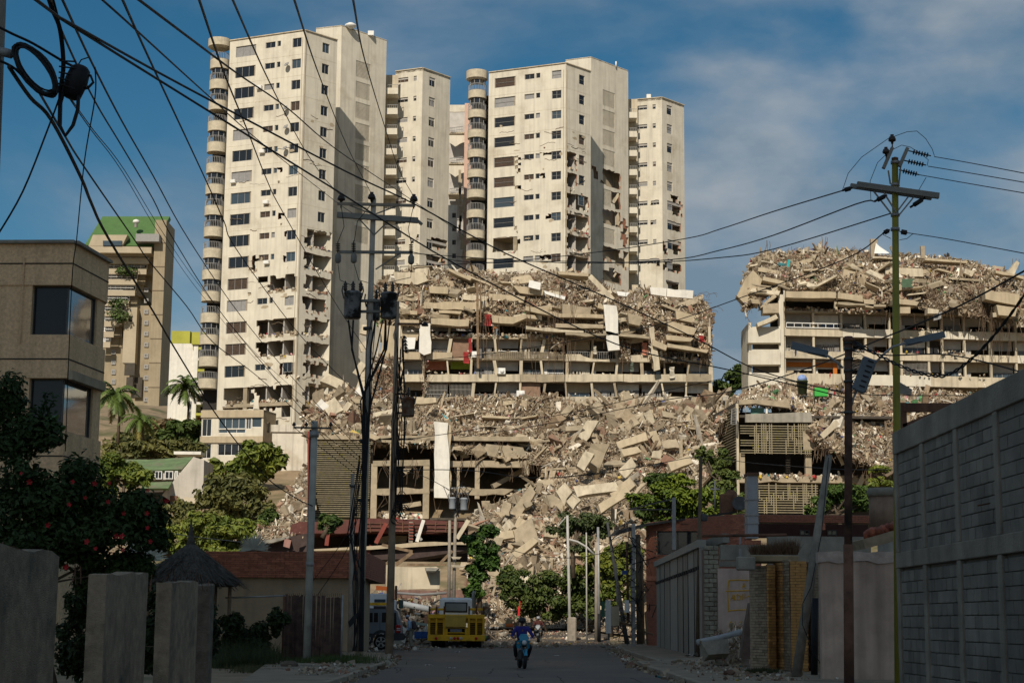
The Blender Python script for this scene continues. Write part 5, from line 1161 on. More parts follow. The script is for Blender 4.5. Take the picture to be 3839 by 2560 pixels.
# ------------------------------------------------------------------ left side
def Zb(x,y): return (x/1.5075,760+y/1.5075)
def Zl(x,y): return (x/1.68,1700+y/1.68)
def Zs(x,y): return (1100+x/1.742,1900+y/1.742)
def Zg(x,y): return (2200+x/1.936,1750+y/1.936)
stucco=mat('brown_stucco',(.72,.49,.28),var=.22,sc=9,bump=.5,bsc=40,streak=.25)
def office():
    c=at(*Zb(418,232),65);A=(c.x-17,c.y+.9);B=(c.x,c.y);H=c.z;d=onz(*Zb(618,345),H);C=(d.x,d.y)
    t=thing('stucco_building','brown stucco building at far left with corner windows mirroring the ruins','building',(B[0],B[1],0))
    k0=[(*Zb(175,465),*Zb(412,745)),(*Zb(157,990),*Zb(405,1290))];hs=[[onwall(k[0],(k[1]+k[3])/2,A,B)[0],frame2(A,B)[0]-.05,onwall(300/1.5,k[3],A,B)[1],onwall(300/1.5,k[1],A,B)[1]] for k in k0]
    L,tt,nn=frame2(A,B);L2,t2,n2=frame2(B,C)
    for h in hs: h[1]=L-.02
    sd=[(.1,L2*.78,h[2]-.02,h[3]) for h in hs]
    # storeys as solid bands with recessed glazed strips
    zs=[0]+[z for h in reversed(hs) for z in (h[2],h[3])]+[H];rect=lambda i0: [A,B,C,(C[0]-6,C[1]+14),(A[0],A[1]+14)]
    bands=[(0,hs[1][2]),(hs[1][3],hs[0][2]),(hs[0][3],H)]
    for i,(a,b) in enumerate(bands):
        q=MB();q.prism(rect(0),a,b);q.build('storey_band',stucco,t)
        q=MB()
        for z in ((b-.95,) if i < 2 else (a+.85,)): q.bar((*A,z),(B[0]-.01,B[1]-.006,z),.03,.05);q.bar((*B,z),(*C,z),.03,.05)
        q.build('wall_groove',dark,t,kind='stuff')
    q=MB();q.bar((A[0],A[1]-.03,H+.06),(B[0]+.05,B[1]-.04,H+.06),.3,.12);q.bar((B[0]+.05,B[1],H+.06),(*C,H+.06),.3,.12);q.build('roof_coping',concd,t)
    for h,s_ in zip(hs,sd):
        a=Vector((*A,0));q=MB();m_=a+tt*h[0]-nn*.25;q.bar(a+tt*(h[0]/2)-nn*.2+Vector((0,0,h[2])),a+tt*(h[0]/2)-nn*.2+Vector((0,0,h[3])),.3,h[0],tt);q.build('wall_panel',stucco,t)
        w=window(t,A,B,h[0],L-.22,h[2]+.02,h[3]-.02,pane=gmat('tinted_glass',(.012,.015,.018),rough=.12,spec=.35),inset=.3,muls=0,fm=dkm,fw=.04)
        mir=mat('mirror_glass',(.30,.31,.32),rough=.04,var=0,bump=.05,bsc=1.2,metal=.85)
        w2=window(t,B,C,.22,s_[1],h[2]+.02,h[3]-.02,pane=mir,inset=.2,muls=0,fm=dkm,fw=.04)
        q=MB();b=Vector((*B,0));q.bar(b+t2*((s_[1]+L2)/2)-n2*.3+Vector((0,0,h[2])),b+t2*((s_[1]+L2)/2)-n2*.3+Vector((0,0,h[3])),.4,L2-s_[1],t2);q.build('side_panel',stucco,t)
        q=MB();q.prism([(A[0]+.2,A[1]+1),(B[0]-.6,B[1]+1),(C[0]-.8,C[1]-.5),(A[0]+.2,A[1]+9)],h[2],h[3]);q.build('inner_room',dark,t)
    q=MB();s,z=onwall(*Zb(400,950),A,B);b=Vector((*B,0));q.bar(b+n2*.12+Vector((0,0,hs[1][3]+.12)),b+t2*L2*.92+n2*.12+Vector((0,0,hs[1][3]+.12)),.2,.34);q.build('peeling_lintel',conc,t)
    q=MB();s,z=onwall(*Zb(140,310),A,B);o=Vector((*A,0))+tt*s+nn*.05
    q.tube([o+Vector((0,0,z)),o+Vector((0,0,z-3.4))],.03,5);q.build('down_pipe',stucco,t)
office()
def green_tower():
    Y=430.0;t=thing('apartment_tower','distant stepped brown apartment tower with a green pitched roof','apartment tower',(at(520,1580,Y).x,Y,46))
    P=lambda x,y,d=0: at(*Zb(x,y),Y+d);bw=mat('tan_tower_render',(.32,.26,.17),var=.12,sc=.4,streak=.15);bw2=mat('pale_tower_band',(.42,.35,.245),var=.1,sc=.4)
    # slab wall on the right
    def B(nm,x0,x1,y0,y1,d,th,m,**k): a,b=P(x0,y0,d),P(x1,y1,d);q=MB();q.box(((a.x+b.x)/2,Y+d+th/2,(a.z+b.z)/2),(abs(b.x-a.x),th,abs(a.z-b.z)));return q.build(nm,m,t,**k)
    a=P(878,100,-3);b=P(942,100,-3);c=P(990,118,8);zt=P(910,98,-3).z;zb=44
    q=MB();q.prism([(a.x,a.y),(b.x,b.y),(c.x,c.y),(a.x,c.y)],zb,zt);q.build('end_wall',bw,t)
    for i in range(17):
        z=zt-6-i*6.2;q=MB();q.bar((a.x,a.y-.06,z),(b.x,b.y-.06,z),.12,.2);q.build('wall_joint',mat('joint_brown',(.2,.15,.1),var=.1),t)  # even brown strip along each wall joint
    gr=mat('green_roof_sheet',(.075,.15,.045),rough=.6,var=.12,sc=.5)
    q=MB();A_,B_,C_,D_=P(580,78,6),P(960,78,6),P(870,245,-3),P(478,240,-3)
    q.extr([A_,B_,C_,D_],(0,1.5,-.6));q.build('roof',gr,t)
    q=MB();q.extr([P(525,182,-4),P(720,182,-4),P(690,245,-4),P(500,245,-4)],(0,3,0));q.build('dormer',bw2,t)
    q=MB();q.extr([P(582,215,-4.3),P(690,215,-4.3),P(690,243,-4.3),P(582,243,-4.3)],(0,.3,0));q.build('dormer_window',glassb,t)
    q=MB();p=P(770,105,-1);q.lathe(p,[(.5,-1.6),(.5,-.5),(.95,-.4),(.8,.2),(.1,.5)],10);q.build('roof_ventilator',white,t)
    q=MB();q.rbox(P(840,205,-4),(6,3,2));q.build('skylight',rail,t)
    B('storey_band',470,855,246,285,-4,12,bw2)
    # stepped storeys with balconies
    rows=[(286,860,470),(345,845,560),(404,790,560),(466,780,560),(524,745,560),(582,720,560),(640,690,560),(700,660,560),(758,640,560)]
    for i,(y,xr,xl) in enumerate(rows):
        B('storey',xl,870 if i < 2 else xr+30,y-4,y+60,2+i*.6,14,bw)
        B('balcony_parapet',xl,xr-18,y+28,y+60,-1+i*.5,.5,bw2)
        B('balcony_rail',xl,xr-25,y+12,y+16,-1+i*.5,.2,white)
        a,b=P(xl+8,y+28,1.8+i*.6),P(xr-10,y+2,1.8+i*.6);window(t,(a.x,a.y),(b.x,b.y),0,b.x-a.x,a.z,b.z,muls=6,pane=glassb,inset=-.05,fw=.25,fm=white)
    B('tower_shaft',705,870,580,1240,4,14,bw);B('tower_shaft',560,710,760,1240,7,14,bw);B('tower_shaft',705,762,590,905,1,6,bw2)
    for i in range(11):
        for x in ((815,840),(720,735)) if i % 2 else ((815,840),):
            a,b=P(x[0],505+i*62,3.9),P(x[1],480+i*62,3.9);window(t,(a.x,a.y),(b.x,b.y),0,b.x-a.x,a.z,b.z,inset=-.05,fw=.3)
    for i in range(5):
        a,b=P(630,860+i*55,6.9),P(655,832+i*55,6.9);window(t,(a.x,a.y),(b.x,b.y),0,b.x-a.x,a.z,b.z,inset=-.05,fw=.3)
    q=MB();q.extr([P(730,640,.9),P(748,640,.9),P(748,672,.9),P(730,672,.9)],(0,.3,0));q.build('shaft_window',dark,t)
    for (x,y) in ((700,380),(740,385),(665,560),(655,620),(690,640)):
        p=P(x,y+6,-.6);foliage('planter_shrub',[(p,(1.9,1.2,1.0))],160,.45,((.05,.09,.02),(.08,.11,.03)),t)
    # broken facing near the foot
    for (x0,y0,x1,y1) in ((705,905,760,975),(760,985,800,1100),(715,985,750,1040),(890,1185,920,1225)): B('broken_opening',x0,x1,y0,y1,.8 if x1 < 800 else 3,.4,garage)
def white_block():
    Y=300.0;t=thing('apartment_block','white apartment block with yellow green roof storey behind the tall tower','apartment block',(at(690,1590,Y).x,Y,35))
    P=lambda x,y,d=0: at(*Zb(x,y),Y+d);yg=mat('yellow_green_paint',(.38,.37,.06),var=.15,sc=.4)
    def B(nm,x0,x1,y0,y1,d,th,m): a,b=P(x0,y0,d),P(x1,y1,d);q=MB();q.box(((a.x+b.x)/2,Y+d+th/2,(a.z+b.z)/2),(abs(b.x-a.x),th,abs(a.z-b.z)));return q.build(nm,m,t)
    B('roof_storey',972,1072,724,795,0,8,yg);B('roof_storey',1085,1165,730,800,-1,6,yg);B('front_wall',962,1100,795,1260,0,10,whitew);B('stair_recess',1100,1190,800,1260,3,1,garage)
    for i in range(8): B('landing_slab',1090,1195,815+i*62,830+i*62,-.5,4,yg if i in (0,2,6) else whitew);B('landing_infill',1100+R.randint(0,10),1130,830+i*62,872+i*62,2.4,.3,brick if i % 2 == 0 else whitew)
    for i in range(4):
        a,b=P(1062,1040+i*60,-.02),P(1090,1000+i*60,-.02);window(t,(a.x,a.y),(b.x,b.y),0,b.x-a.x,a.z,b.z,inset=-.02,fw=.15)
    B('balcony',990,1160,1235,1262,-2,3,yg);B('post',1096,1104,800,1240,-.6,.6,whitew)
def green_house():
    Y=190.0;t=thing('house','pale sloping house with faded green roof sheets under the tall tower','house',(at(600,1880,Y).x,Y,12))
    P=lambda x,y,d=0: at(*Zl(x,y),Y+d);gr=mat('faded_green_roof',(.13,.19,.085),rough=.8,var=.3,sc=.9,dirt=(.18,.15,.11),dsc=.5)
    q=MB();q.extr([P(750,35,6),P(930,38,6),P(1215,20,6),P(1145,98,0),P(880,108,0),P(750,75,3)],(0,.3,-.25));q.build('roof',gr,t)
    q=MB();q.extr([P(890,182,-.3),P(1085,175,-.3),P(1060,218,-3),P(890,218,-3)],(0,.3,-.2));q.build('lower_roof',gr,t)
    side=mat('pale_house_render',(.50,.45,.38),var=.15,sc=.5,streak=.2)
    q=MB();q.extr([P(1218,20,0),P(1285,40,0),P(1278,312,0),P(1100,312,0),P(1020,262,0)],(0,6,0));q.build('side_wall',side,t)
    a,b=P(908,162,.2),P(1128,106,.2);q=MB();q.box(((a.x+b.x)/2,Y+2.4,(a.z+b.z)/2),(b.x-a.x+.3,4,a.z-b.z if a.z > b.z else b.z-a.z));q.build('front_wall',side,t)
    for (x0,x1) in ((914,965),(975,1022),(1038,1092),(1100,1122)):
        a,b=P(x0,160,.2),P(x1,110,.2);window(t,(a.x,a.y),(b.x,b.y),0,b.x-a.x,a.z,b.z,inset=-.03,fm=white,fw=.08)
    a,b=P(890,310,1),P(1030,215,1);q=MB();q.box(((a.x+b.x)/2,Y+3,(a.z+b.z)/2),(b.x-a.x,4,abs(a.z-b.z)));q.build('lower_room',garage,t)
    q=MB();a=P(1095,283,-.3);q.rbox(a,(.8,.5,.6));q.build('air_conditioner',rust,t)
    q=MB();a,b=P(1100,-12,10),P(1270,8,10);q.box(((a.x+b.x)/2,Y+11,(a.z+b.z)/2),(b.x-a.x,3,abs(a.z-b.z)));q.build('roof_slab',whitew,t)
    q=MB();a,b=P(1150,312,-1),P(1230,275,-1);q.box(((a.x+b.x)/2,Y-.6,(a.z+b.z)/2),(b.x-a.x,.5,abs(a.z-b.z)));q.build('garden_wall',creamd,t)
def panel_fence():
    X=-5.35;m=mat('rough_grey_panel',(.38,.285,.19),var=.3,sc=6,bump=.9,bsc=60,streak=.25,dirt=(.12,.1,.075),dsc=1.2)
    m2=mat('rough_grey_panel_edge',(.16,.125,.09),var=.4,sc=4,bump=.9,bsc=30)
    t=thing('panel_fence','rough concrete panel fence in the left foreground with narrow dark gaps','fence',(X,22,0))
    Yof=lambda px: -X*6398/(1919.5-px)
    for k,(p0,p1,ys,yt) in enumerate(((-60,222,210,2080),(226,258,0,2130),(404,560,400,2150),(652,752,650,2178),(833,848,0,2192))):
        y0,y1=Yof(max(p0,-400)),Yof(p1);z1=at(p1,yt,y1).z if True else 0;z0=at(max(p0,-60),yt-(10 if k == 0 else 0),y0).z
        if k == 0: z0=2.36
        wide=ys > 0;dx=.06 if wide else -.12;V=[]
        n=8;base=[]
        top=[(y0+(y1-y0)*i/n,z0+(z1-z0)*i/n+R.uniform(-.03,.03)) for i in range(n+1)]
        pts=[Vector((X+dx,y0,0)),Vector((X+dx,y1,0))]+[Vector((X+dx+R.uniform(-.01,.01),y,z)) for y,z in reversed(top)]
        q=MB();q.extr(pts,(-.24,0,0));q.build('concrete_panel',m if wide else m2,t)
    q=MB();q.extr([Vector((X,-12,0)),Vector((X,15.5,0)),Vector((X,15.5,2.38)),Vector((X,-12,2.38))],(-.42,0,0));q.build('concrete_panel',m,t)
    q=MB()
    for (p,yt) in ((100,2085),(240,2140),(365,2160),(620,2190),(700,2180),(815,2192)):
        y=Yof(p);z=at(p,yt,y).z
        for i in range(3): q.tube([(X-.1-i*.08,y+R.uniform(-.2,.2),z-.1),(X-.1-i*.08,y+R.uniform(-.3,.3),z+R.uniform(.05,.22))],.008,4)
    q.build('rebar_stub',rust,t,kind='stuff')
def shop_left():
    Y=80.0;a,b=at(735,2063,Y),at(1376,2063,Y);H=a.z;zb=at(1000,2164,Y).z
    t=thing('shop_building','low beige shop with a deep red brick parapet on the left of the street','building',(b.x,Y,0))
    A,B=(a.x,Y),(b.x,Y-.5);C=(b.x-.3,Y+14);bw=mat('beige_shop_wall',(.36,.275,.175),var=.12,sc=2,streak=.2)
    q=MB();q.prism([(A[0]-4,A[1]+.35),(B[0]-.1,B[1]+.35),(at(1393,2100,Y+12).x,B[1]+12),(A[0]-4,A[1]+12)],0,zb);q.build('wall',bw,t)
    C=(at(1447,2100,Y+13).x,Y+12.5)
    q=MB();q.prism([(A[0],A[1]+.06),(B[0]-.06,B[1]+.06),(C[0]-.06,C[1]),(A[0],A[1]+14)],zb,H-.02);q.build('parapet_core',mortar,t)
    bricks(t,A,B,zb,H,.42,.1,brick,depth=.07,cap=300)
    bricks(t,B,C,zb,H,.42,.1,brick,depth=.07,cap=90)
    q=MB();q.bar((B[0]-3.6,Y+.32,zb/2),(B[0]-3.6,Y+.32,zb),.03,.04);q.build('wall_joint',dark,t)
    q=MB();
    for i in range(4): q.box((A[0]+3+i*1.0,Y+.3,.8),(.9,.06,.16))
    q.build('brick_base_course',brick,t,kind='stuff')
def hut():
    Y=62.0;tp=at(716,2040,Y);bz=at(640,2180,Y).z;t=thing('thatched_hut','small round hut with dark conical thatch and a pointed finial','hut',(tp.x,Y,0))
    m=mat('dark_thatch',(.075,.064,.052),var=.5,sc=9,bump=.9,bsc=30);r=(tp.x-at(520,2180,Y).x)
    V=[];n=26;q=MB();q.lathe((tp.x,Y,0),[(r*.92,bz-.15),(r,bz),(r*.72,bz+(tp.z-bz)*.34),(r*.36,bz+(tp.z-bz)*.72),(.16,tp.z)],n);q.build('thatch',m,t)
    N=2600;f=NR.uniform(0,1,N)**.7;a=NR.uniform(0,6.283,N);rr=r*f;zz_=tp.z-(tp.z-bz)*f**1.08;P=np.stack([tp.x+rr*np.cos(a),Y+rr*np.sin(a),zz_+.03],1)
    out=np.stack([np.cos(a)*.8,np.sin(a)*.8,-np.ones(N)*(tp.z-bz)/r*.8],1);out /= np.linalg.norm(out,axis=1,keepdims=True);out += NR.normal(0,.12,(N,3));w=np.stack([-np.sin(a),np.cos(a),a*0],1)*.018;l=NR.uniform(.2,.5,(N,1))
    Vv=np.stack([P-w,P+w,P+out*l+w+np.array([0,0,.03]),P+out*l-w+np.array([0,0,.03])],1).reshape(-1,3);F=np.array([[0,1,2,3]])+(np.arange(N)*4)[:,None];npmesh('thatch_straw',Vv,F,m,parent=t,kind='stuff')
    q=MB();f0=at(718,1945,Y);q.tube([(tp.x,Y,tp.z-.1),(tp.x,Y,tp.z+.2),(f0.x,Y,f0.z-.35),(f0.x,Y,f0.z)],[.2,.12,.07,.02],7);q.build('finial',m,t)
    q=MB()
    for i in range(6): an=i*1.047;q.tube([(tp.x+r*.8*math.cos(an),Y+r*.8*math.sin(an),0),(tp.x+r*.8*math.cos(an),Y+r*.8*math.sin(an),bz)],.07,6)
    for i in range(6): pass
    q.build('hut_post',wood,t,kind='stuff')
def chainlink():
    Y=63.0;t=thing('chain_link_fence','rusty chain link fence with brown slats and a steel top rail','fence',(at(1180,2474,Y).x,Y,0));P=lambda x,y: at(*Zl(x,y),Y)
    m=mat('rusty_fence_slat',(.10,.058,.045),var=.5,sc=4,streak=.4);n=44;a,b=P(1800,890),P(2155,905)
    for i in range(n):
        f=i/(n-1);x=a.x+(b.x-a.x)*f;zt=a.z+(b.z-a.z)*f+R.uniform(-.04,.04);q=MB();q.bar((x,Y+R.uniform(-.04,.04),.03),(x+R.uniform(-.05,.05),Y,zt),.07,.02);q.build('fence_slat',m,t)
    q=MB();q.tube([P(1420,908),P(1800,893)],.035,6);q.build('top_rail',galv,t)
    for x in (1790,2158): q=MB();p=P(x,890);q.tube([(p.x,Y,0),p],.04,6);q.build('fence_post',galv if x > 2000 else rust,t)
    q=MB()
    for k in range(30): q.tube([P(1800+k*12,900),P(1800+k*12+2,880+R.uniform(-6,4))],.008,4)
    q.build('barb',rust,t,kind='stuff')
def restaurant():
    Y=128.0;t=thing('ruined_building','flattened low building with tilted dark red roof slabs at the foot of the rubble','ruined building',(at(1450,2250,Y).x,Y,0));P=lambda x,y,d=0: at(*Z5(x,y),Y+d)
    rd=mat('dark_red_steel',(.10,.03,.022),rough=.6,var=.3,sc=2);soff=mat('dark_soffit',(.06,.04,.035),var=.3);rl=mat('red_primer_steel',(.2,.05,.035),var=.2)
    torn('roof_slab',t,[Z5(250,900),Z5(300,880),Z5(420,880),Z5(760,856),Z5(1150,868),Z5(1390,880),Z5(1395,905),Z5(1200,955),Z5(700,948),Z5(420,955),Z5(250,962)],Y,6,rd,.06)
    q=MB()
    for i in range(9): q.bar(P(760+i*72,878,-.1),P(765+i*70,948,-.1),.06,.06)
    for y in (890,915,938): q.bar(P(700,y,-.08),P(1330,y+8,-.08),.05,.05)
    q.build('roof_purlin',rust,t,kind='stuff')
    torn('floor_slab',t,[Z5(395,1058),Z5(760,1038),Z5(1180,1010),Z5(1420,1008),Z5(1420,1030),Z5(1180,1036),Z5(760,1062),Z5(395,1070)],Y-1,7,band,.04)
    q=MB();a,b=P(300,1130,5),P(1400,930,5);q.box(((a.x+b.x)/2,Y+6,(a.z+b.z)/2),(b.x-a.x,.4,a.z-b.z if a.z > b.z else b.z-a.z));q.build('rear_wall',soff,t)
    for (x0,y0,x1,y1,w,m) in ((495,900,478,1035,.28,rl),(868,890,800,1020,.3,rl),(1112,868,1068,1010,.25,whitew),(1030,880,1028,1015,.3,polec),(1405,870,1330,990,.3,creamd),(770,1035,745,1085,.25,rl),(1060,960,1100,1000,.2,galv),(360,290,360,1060,.16,rl)):
        q=MB();q.bar(P(x0,y0,-.6),P(x1,y1,-.6),w,w);q.build('steel_post' if m is rl else 'post',m,t)
    torn('wall_fragment',t,[Z5(795,985),Z5(900,968),Z5(1005,972),Z5(995,1018),Z5(790,1022)],Y+3,.5,band,.1)
    q=MB()
    for i in range(6): q.box(P(1030,892+i*20,-.85),(.34,.05,.1))
    q.build('hanging_letter_board',rl,t,kind='stuff')
    slabpx('hanging_roof_sheet',t,[Z5(1378,950),Z5(1420,975),Z5(1500,1030),Z5(1545,1090),Z5(1420,1010)],Y-1.5,.1,rd)
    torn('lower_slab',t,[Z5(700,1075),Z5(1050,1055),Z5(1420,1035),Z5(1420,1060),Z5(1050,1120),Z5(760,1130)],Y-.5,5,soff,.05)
    torn('front_wall',t,[Z5(868,1160),Z5(905,1172),Z5(1050,1176),Z5(1195,1172),Z5(1222,1190),Z5(1215,1318),Z5(900,1320),Z5(868,1300)],Y-4,.4,creamd,.04)
    q=MB();a,b=P(1160,1195,-4.3),P(1220,1215,-4.3);q.extr([P(1120,1178,-4.2),P(1215,1182,-4.2),P(1190,1200,-5.2),P(1130,1200,-5.2)],(0,.1,-.1));q.build('window_canopy',concd,t)
    for (x0,y0,x1,y1,w) in ((840,1030,1040,1075,.2),(930,1160,1040,1080,.25),(1005,1160,1260,1160,.15),(905,1100,870,1165,.2),(1220,1150,1300,1070,.2)):
        q=MB();q.bar(P(x0,y0,-3),P(x1,y1,-3),w,w);q.build('fallen_rafter',wood,t)
    # toppled lower storey in front: roof tiles and pipes
    torn('tile_roof',t,[Zs(600,545),Zs(760,540),Zs(1000,545),Zs(1130,535),Zs(1140,600),Zs(900,625),Zs(700,600),Zs(620,600)],Y-9,1.2,mat('dusty_pink_tile',(.22,.13,.10),var=.35,sc=2.5,bump=.6),.12)
    q=MB();q.tube([P(720,1395,-10)*1,at(*Zs(700,625),Y-12),at(*Zs(885,665),Y-13)],.2,8);
    q=MB();q.tube([at(*Zs(700,628),Y-12),at(*Zs(890,668),Y-13)],.2,8);q.build('white_pipe',white,t);q=MB();q.tube([at(*Zs(670,560),Y-10),at(*Zs(830,572),Y-10),at(*Zs(1000,560),Y-10)],.1,6);q.build('gutter_pipe',rail,t)
    slabpx('orange_sign_board',t,[Zs(540,512),Zs(620,520),Zs(620,545),Zs(540,542)],Y-13,.1,mat('orange_board',(.55,.13,.03),var=.1))
    slabpx('blue_panel',t,[Zs(790,812),Zs(885,812),Zs(885,855),Zs(790,858)],Y-18,.3,mat('blue_panel_paint',(.03,.09,.28),var=.3,sc=5))
    q=MB();slabpx('pale_window_frame',t,[Zs(770,745),Zs(875,760),Zs(870,775),Zs(770,765)],Y-18,.1,mat('mint_frame',(.4,.5,.42),var=.1))
    n=1500;rows=[prow([(*Zs(530,560),Y-8),(*Zs(880,580),Y-8),(*Zs(1160,560),Y-8)]),prow([(*Zs(530,700),Y-11),(*Zs(880,690),Y-11),(*Zs(1200,700),Y-9)]),prow([(*Zs(560,880),112),(*Zs(880,880),112),(*Zs(1250,880),112)])]
    rubble(t,rows,n,.8,amp=.5,seed=71,w=(.35,.25,.12,.2,.08))
    rows=[prow([(*Z5(20,930),Y+4),(*Z5(150,890),Y+5),(*Z5(330,860),Y+6)]),prow([(*Z5(30,1040),Y-2),(*Z5(150,990),Y-1),(*Z5(330,960),Y-1)])];rubble(t,rows,700,.7,amp=.5,seed=72)
    slabpx('dark_wall',t,[Z5(100,1000),Z5(350,955),Z5(350,1080),Z5(90,1080)],Y-1,.4,soff);slabpx('bent_roof_sheet',t,[Z5(245,900),Z5(290,885),Z5(240,965),Z5(235,975)],Y-3,.05,rd);slabpx('hanging_door_leaf',t,[Z5(205,985),Z5(248,1000),Z5(235,1052),Z5(195,1040)],Y-2,.06,mat('pinkish_board',(.3,.16,.13),var=.2))
    torn('eaves_sheet',t,[Z5(45,1005),Z5(230,975),Z5(235,985),Z5(120,1018),Z5(50,1022)],Y-2,2,concd,.05)
# ------------------------------------------------------------------ right side
def block_wall():
    X=7.0;t=thing('block_wall','tall grey concrete block wall with ring beams and pilasters in the right foreground','wall',(X,27,0))
    bm_=mat('grey_block',(.225,.2,.165),var=.3,sc=1.2,bump=.5,bsc=40,rnd=.2,streak=.3);jm=mat('block_mortar_joint',(.165,.145,.118),var=.2,bump=.4)
    cm=mat('ring_beam_concrete',(.27,.235,.185),var=.3,sc=1.2,bump=.5,bsc=25,streak=.35)
    z=lambda y: at(3358,y,31.1).z;H=z(1622);b0,b1=z(2130),z(2072);tb=z(1705)
    ys=[7*6398/(x-1919.5) for x in (3358,3456,3583,3735)];ys += [22.4,20.1,17.8,15.5,13.2,10.9,8.6,6.3];ye=-14
    q=MB();q.box((X+.16,(ys[0]+ye)/2,H/2-.03),(.16,ys[0]-ye-.02,H-.1));q.build('wall_core',jm,t)
    for (a,b,nm) in ((b0,b1,'ring_beam'),(tb,H,'top_beam')): q=MB();q.rbox((X+.11,(ys[0]+ye)/2,(a+b)/2),(.26,ys[0]-ye,b-a),.012);q.build(nm,cm,t)
    # pilasters butt between the beams
    for y in ys:
        for (a,b) in ((0,b0),(b1,tb)): q=MB();q.rbox((X+.1,y-.1,(a+b)/2),(.22,.2,b-a),.012);q.build('pilaster',cm,t)
    n_left=300
    for (y1,y0) in zip(ys,ys[1:]):
        for (a,b) in ((.55,b0),(b1,tb)):
            bricks(t,(X+.06,y1-.2),(X+.06,y0),a,b,.4,.2,bm_,depth=.06,joint=.014,cap=n_left,name='concrete_block',moved=.003);n=sum(1 for o in t.children if o.name.startswith('concrete_block'));n_left=max(0,300-n)
    q=MB();q.tube([(X-.02,24.9,3.35),(X-.25,24.7,3.3)],.012,5);q.build('rebar_stub',rust,t)
def pink_wall():
    Y=46.5;a,b=at(3074,2068,Y),at(3352,2068,Y);t=thing('boundary_wall','dirty pinkish plastered wall between the leaning pole and the block wall','wall',(a.x,Y,0));m=mat('dirty_pink_plaster',(.48,.345,.265),var=.22,sc=1.4,bump=.3,streak=.4,dirt=(.3,.22,.175),dsc=.7)
    q=MB();q.box(((a.x+b.x)/2+.6,Y+.15,(a.z-.25)/2+.07),(b.x-a.x+1.2,.3,a.z-.25-.14));q.build('wall',m,t)
    pts=[Vector((a.x-.06+(b.x-a.x+1.2)*i/12,Y-.05,a.z-.26+R.uniform(-.05,.03))) for i in range(13)];pts += [Vector((p.x,p.y,a.z+R.uniform(-.03,.05))) for p in reversed(pts)]
    q=MB();q.extr(pts,(0,.4,0));q.build('broken_coping',mat('coping_render',(.42,.33,.28),var=.25,sc=3,bump=.5),t)
def yellow_bricks():
    t=thing('brick_gateway','leaning ochre brick pillars and brick wall beside the pink wall','wall',(at(2940,2500,54).x,54,0.15));yb=mat('ochre_brick',(.46,.24,.08),var=.2,sc=7,bump=.3,rnd=.28);gb=mat('buff_grey_brick',(.30,.225,.15),var=.25,sc=7,bump=.3,rnd=.25)
    left=300;cnt=0
    for (x0,x1,yt,yb_,Y0,Y1,m) in ((1185,1308,715,1430,55.5,54.6,gb),(1308,1362,700,1440,54.2,54.4,yb),(1362,1420,698,1440,54.9,54.3,yb),(1424,1474,678,1455,54.4,53.6,gb),(1476,1600,680,1465,53.2,53.0,yb),(1600,1690,690,1470,53.6,52.6,gb)):
        a=at(*Zg(x0,yt),Y0);b=at(*Zg(x1,yt),Y1);A,B=(a.x,Y0),(b.x,Y1);L,tt,nn=frame2(A,B)
        q=MB();q.prism([(A[0],A[1]+.05),(B[0],B[1]+.05),(B[0]+.05,B[1]+.6),(A[0]+.05,A[1]+.6)],.15,a.z-.02);q.build('pillar_core',mortar,t)
        bricks(t,A,B,.16,a.z,.34,.088,m,depth=.08,joint=.012,cap=max(0,min(80,300-cnt)),moved=.012);cnt=sum(1 for o in t.children if o.name.startswith('brick') and not o.name.startswith('brick_'))
    q=MB();a,b=at(*Zg(1185,640),54.6),at(*Zg(1535,690),54.6);q.rbox(((a.x+b.x)/2,55.4,(a.z+b.z)/2),(b.x-a.x,1.8,a.z-b.z),.03);q.build('concrete_canopy',mat('ochre_render',(.3,.225,.13),var=.2,sc=2,streak=.3),t)
    q=MB();a=at(*Zg(1152,700),54.2);q.rbox(a,(.55,.5,.42));q.build('broken_beam_end',concd,t)
    q=MB();q.tube([at(*Zg(1474,690),53.3),at(*Zg(1476,960),53.2),at(*Zg(1488,1200),53.2),at(*Zg(1492,1440),53.2)],.02,5);q.build('split_crack',dark,t)
def text_obj(name,body,c,size,m,parent,rz=0.0,th=.004,shear=0.0):
    cu=bpy.data.curves.new(name,'FONT');cu.body=body;cu.size=size;cu.extrude=th;cu.offset=.0;cu.align_x='CENTER';cu.align_y='CENTER';cu.shear=shear;cu.fill_mode='BOTH'
    tmp=bpy.data.objects.new(name,cu);COL.objects.link(tmp);dg=bpy.context.evaluated_depsgraph_get();me=bpy.data.meshes.new_from_object(tmp.evaluated_get(dg));bpy.data.objects.remove(tmp);bpy.data.curves.remove(cu)
    me.materials.clear();o=newobj(name,me,m,Vector(c)-(wloc(parent) if parent else Vector()),parent);o.rotation_euler=(math.radians(90),0,rz);return o
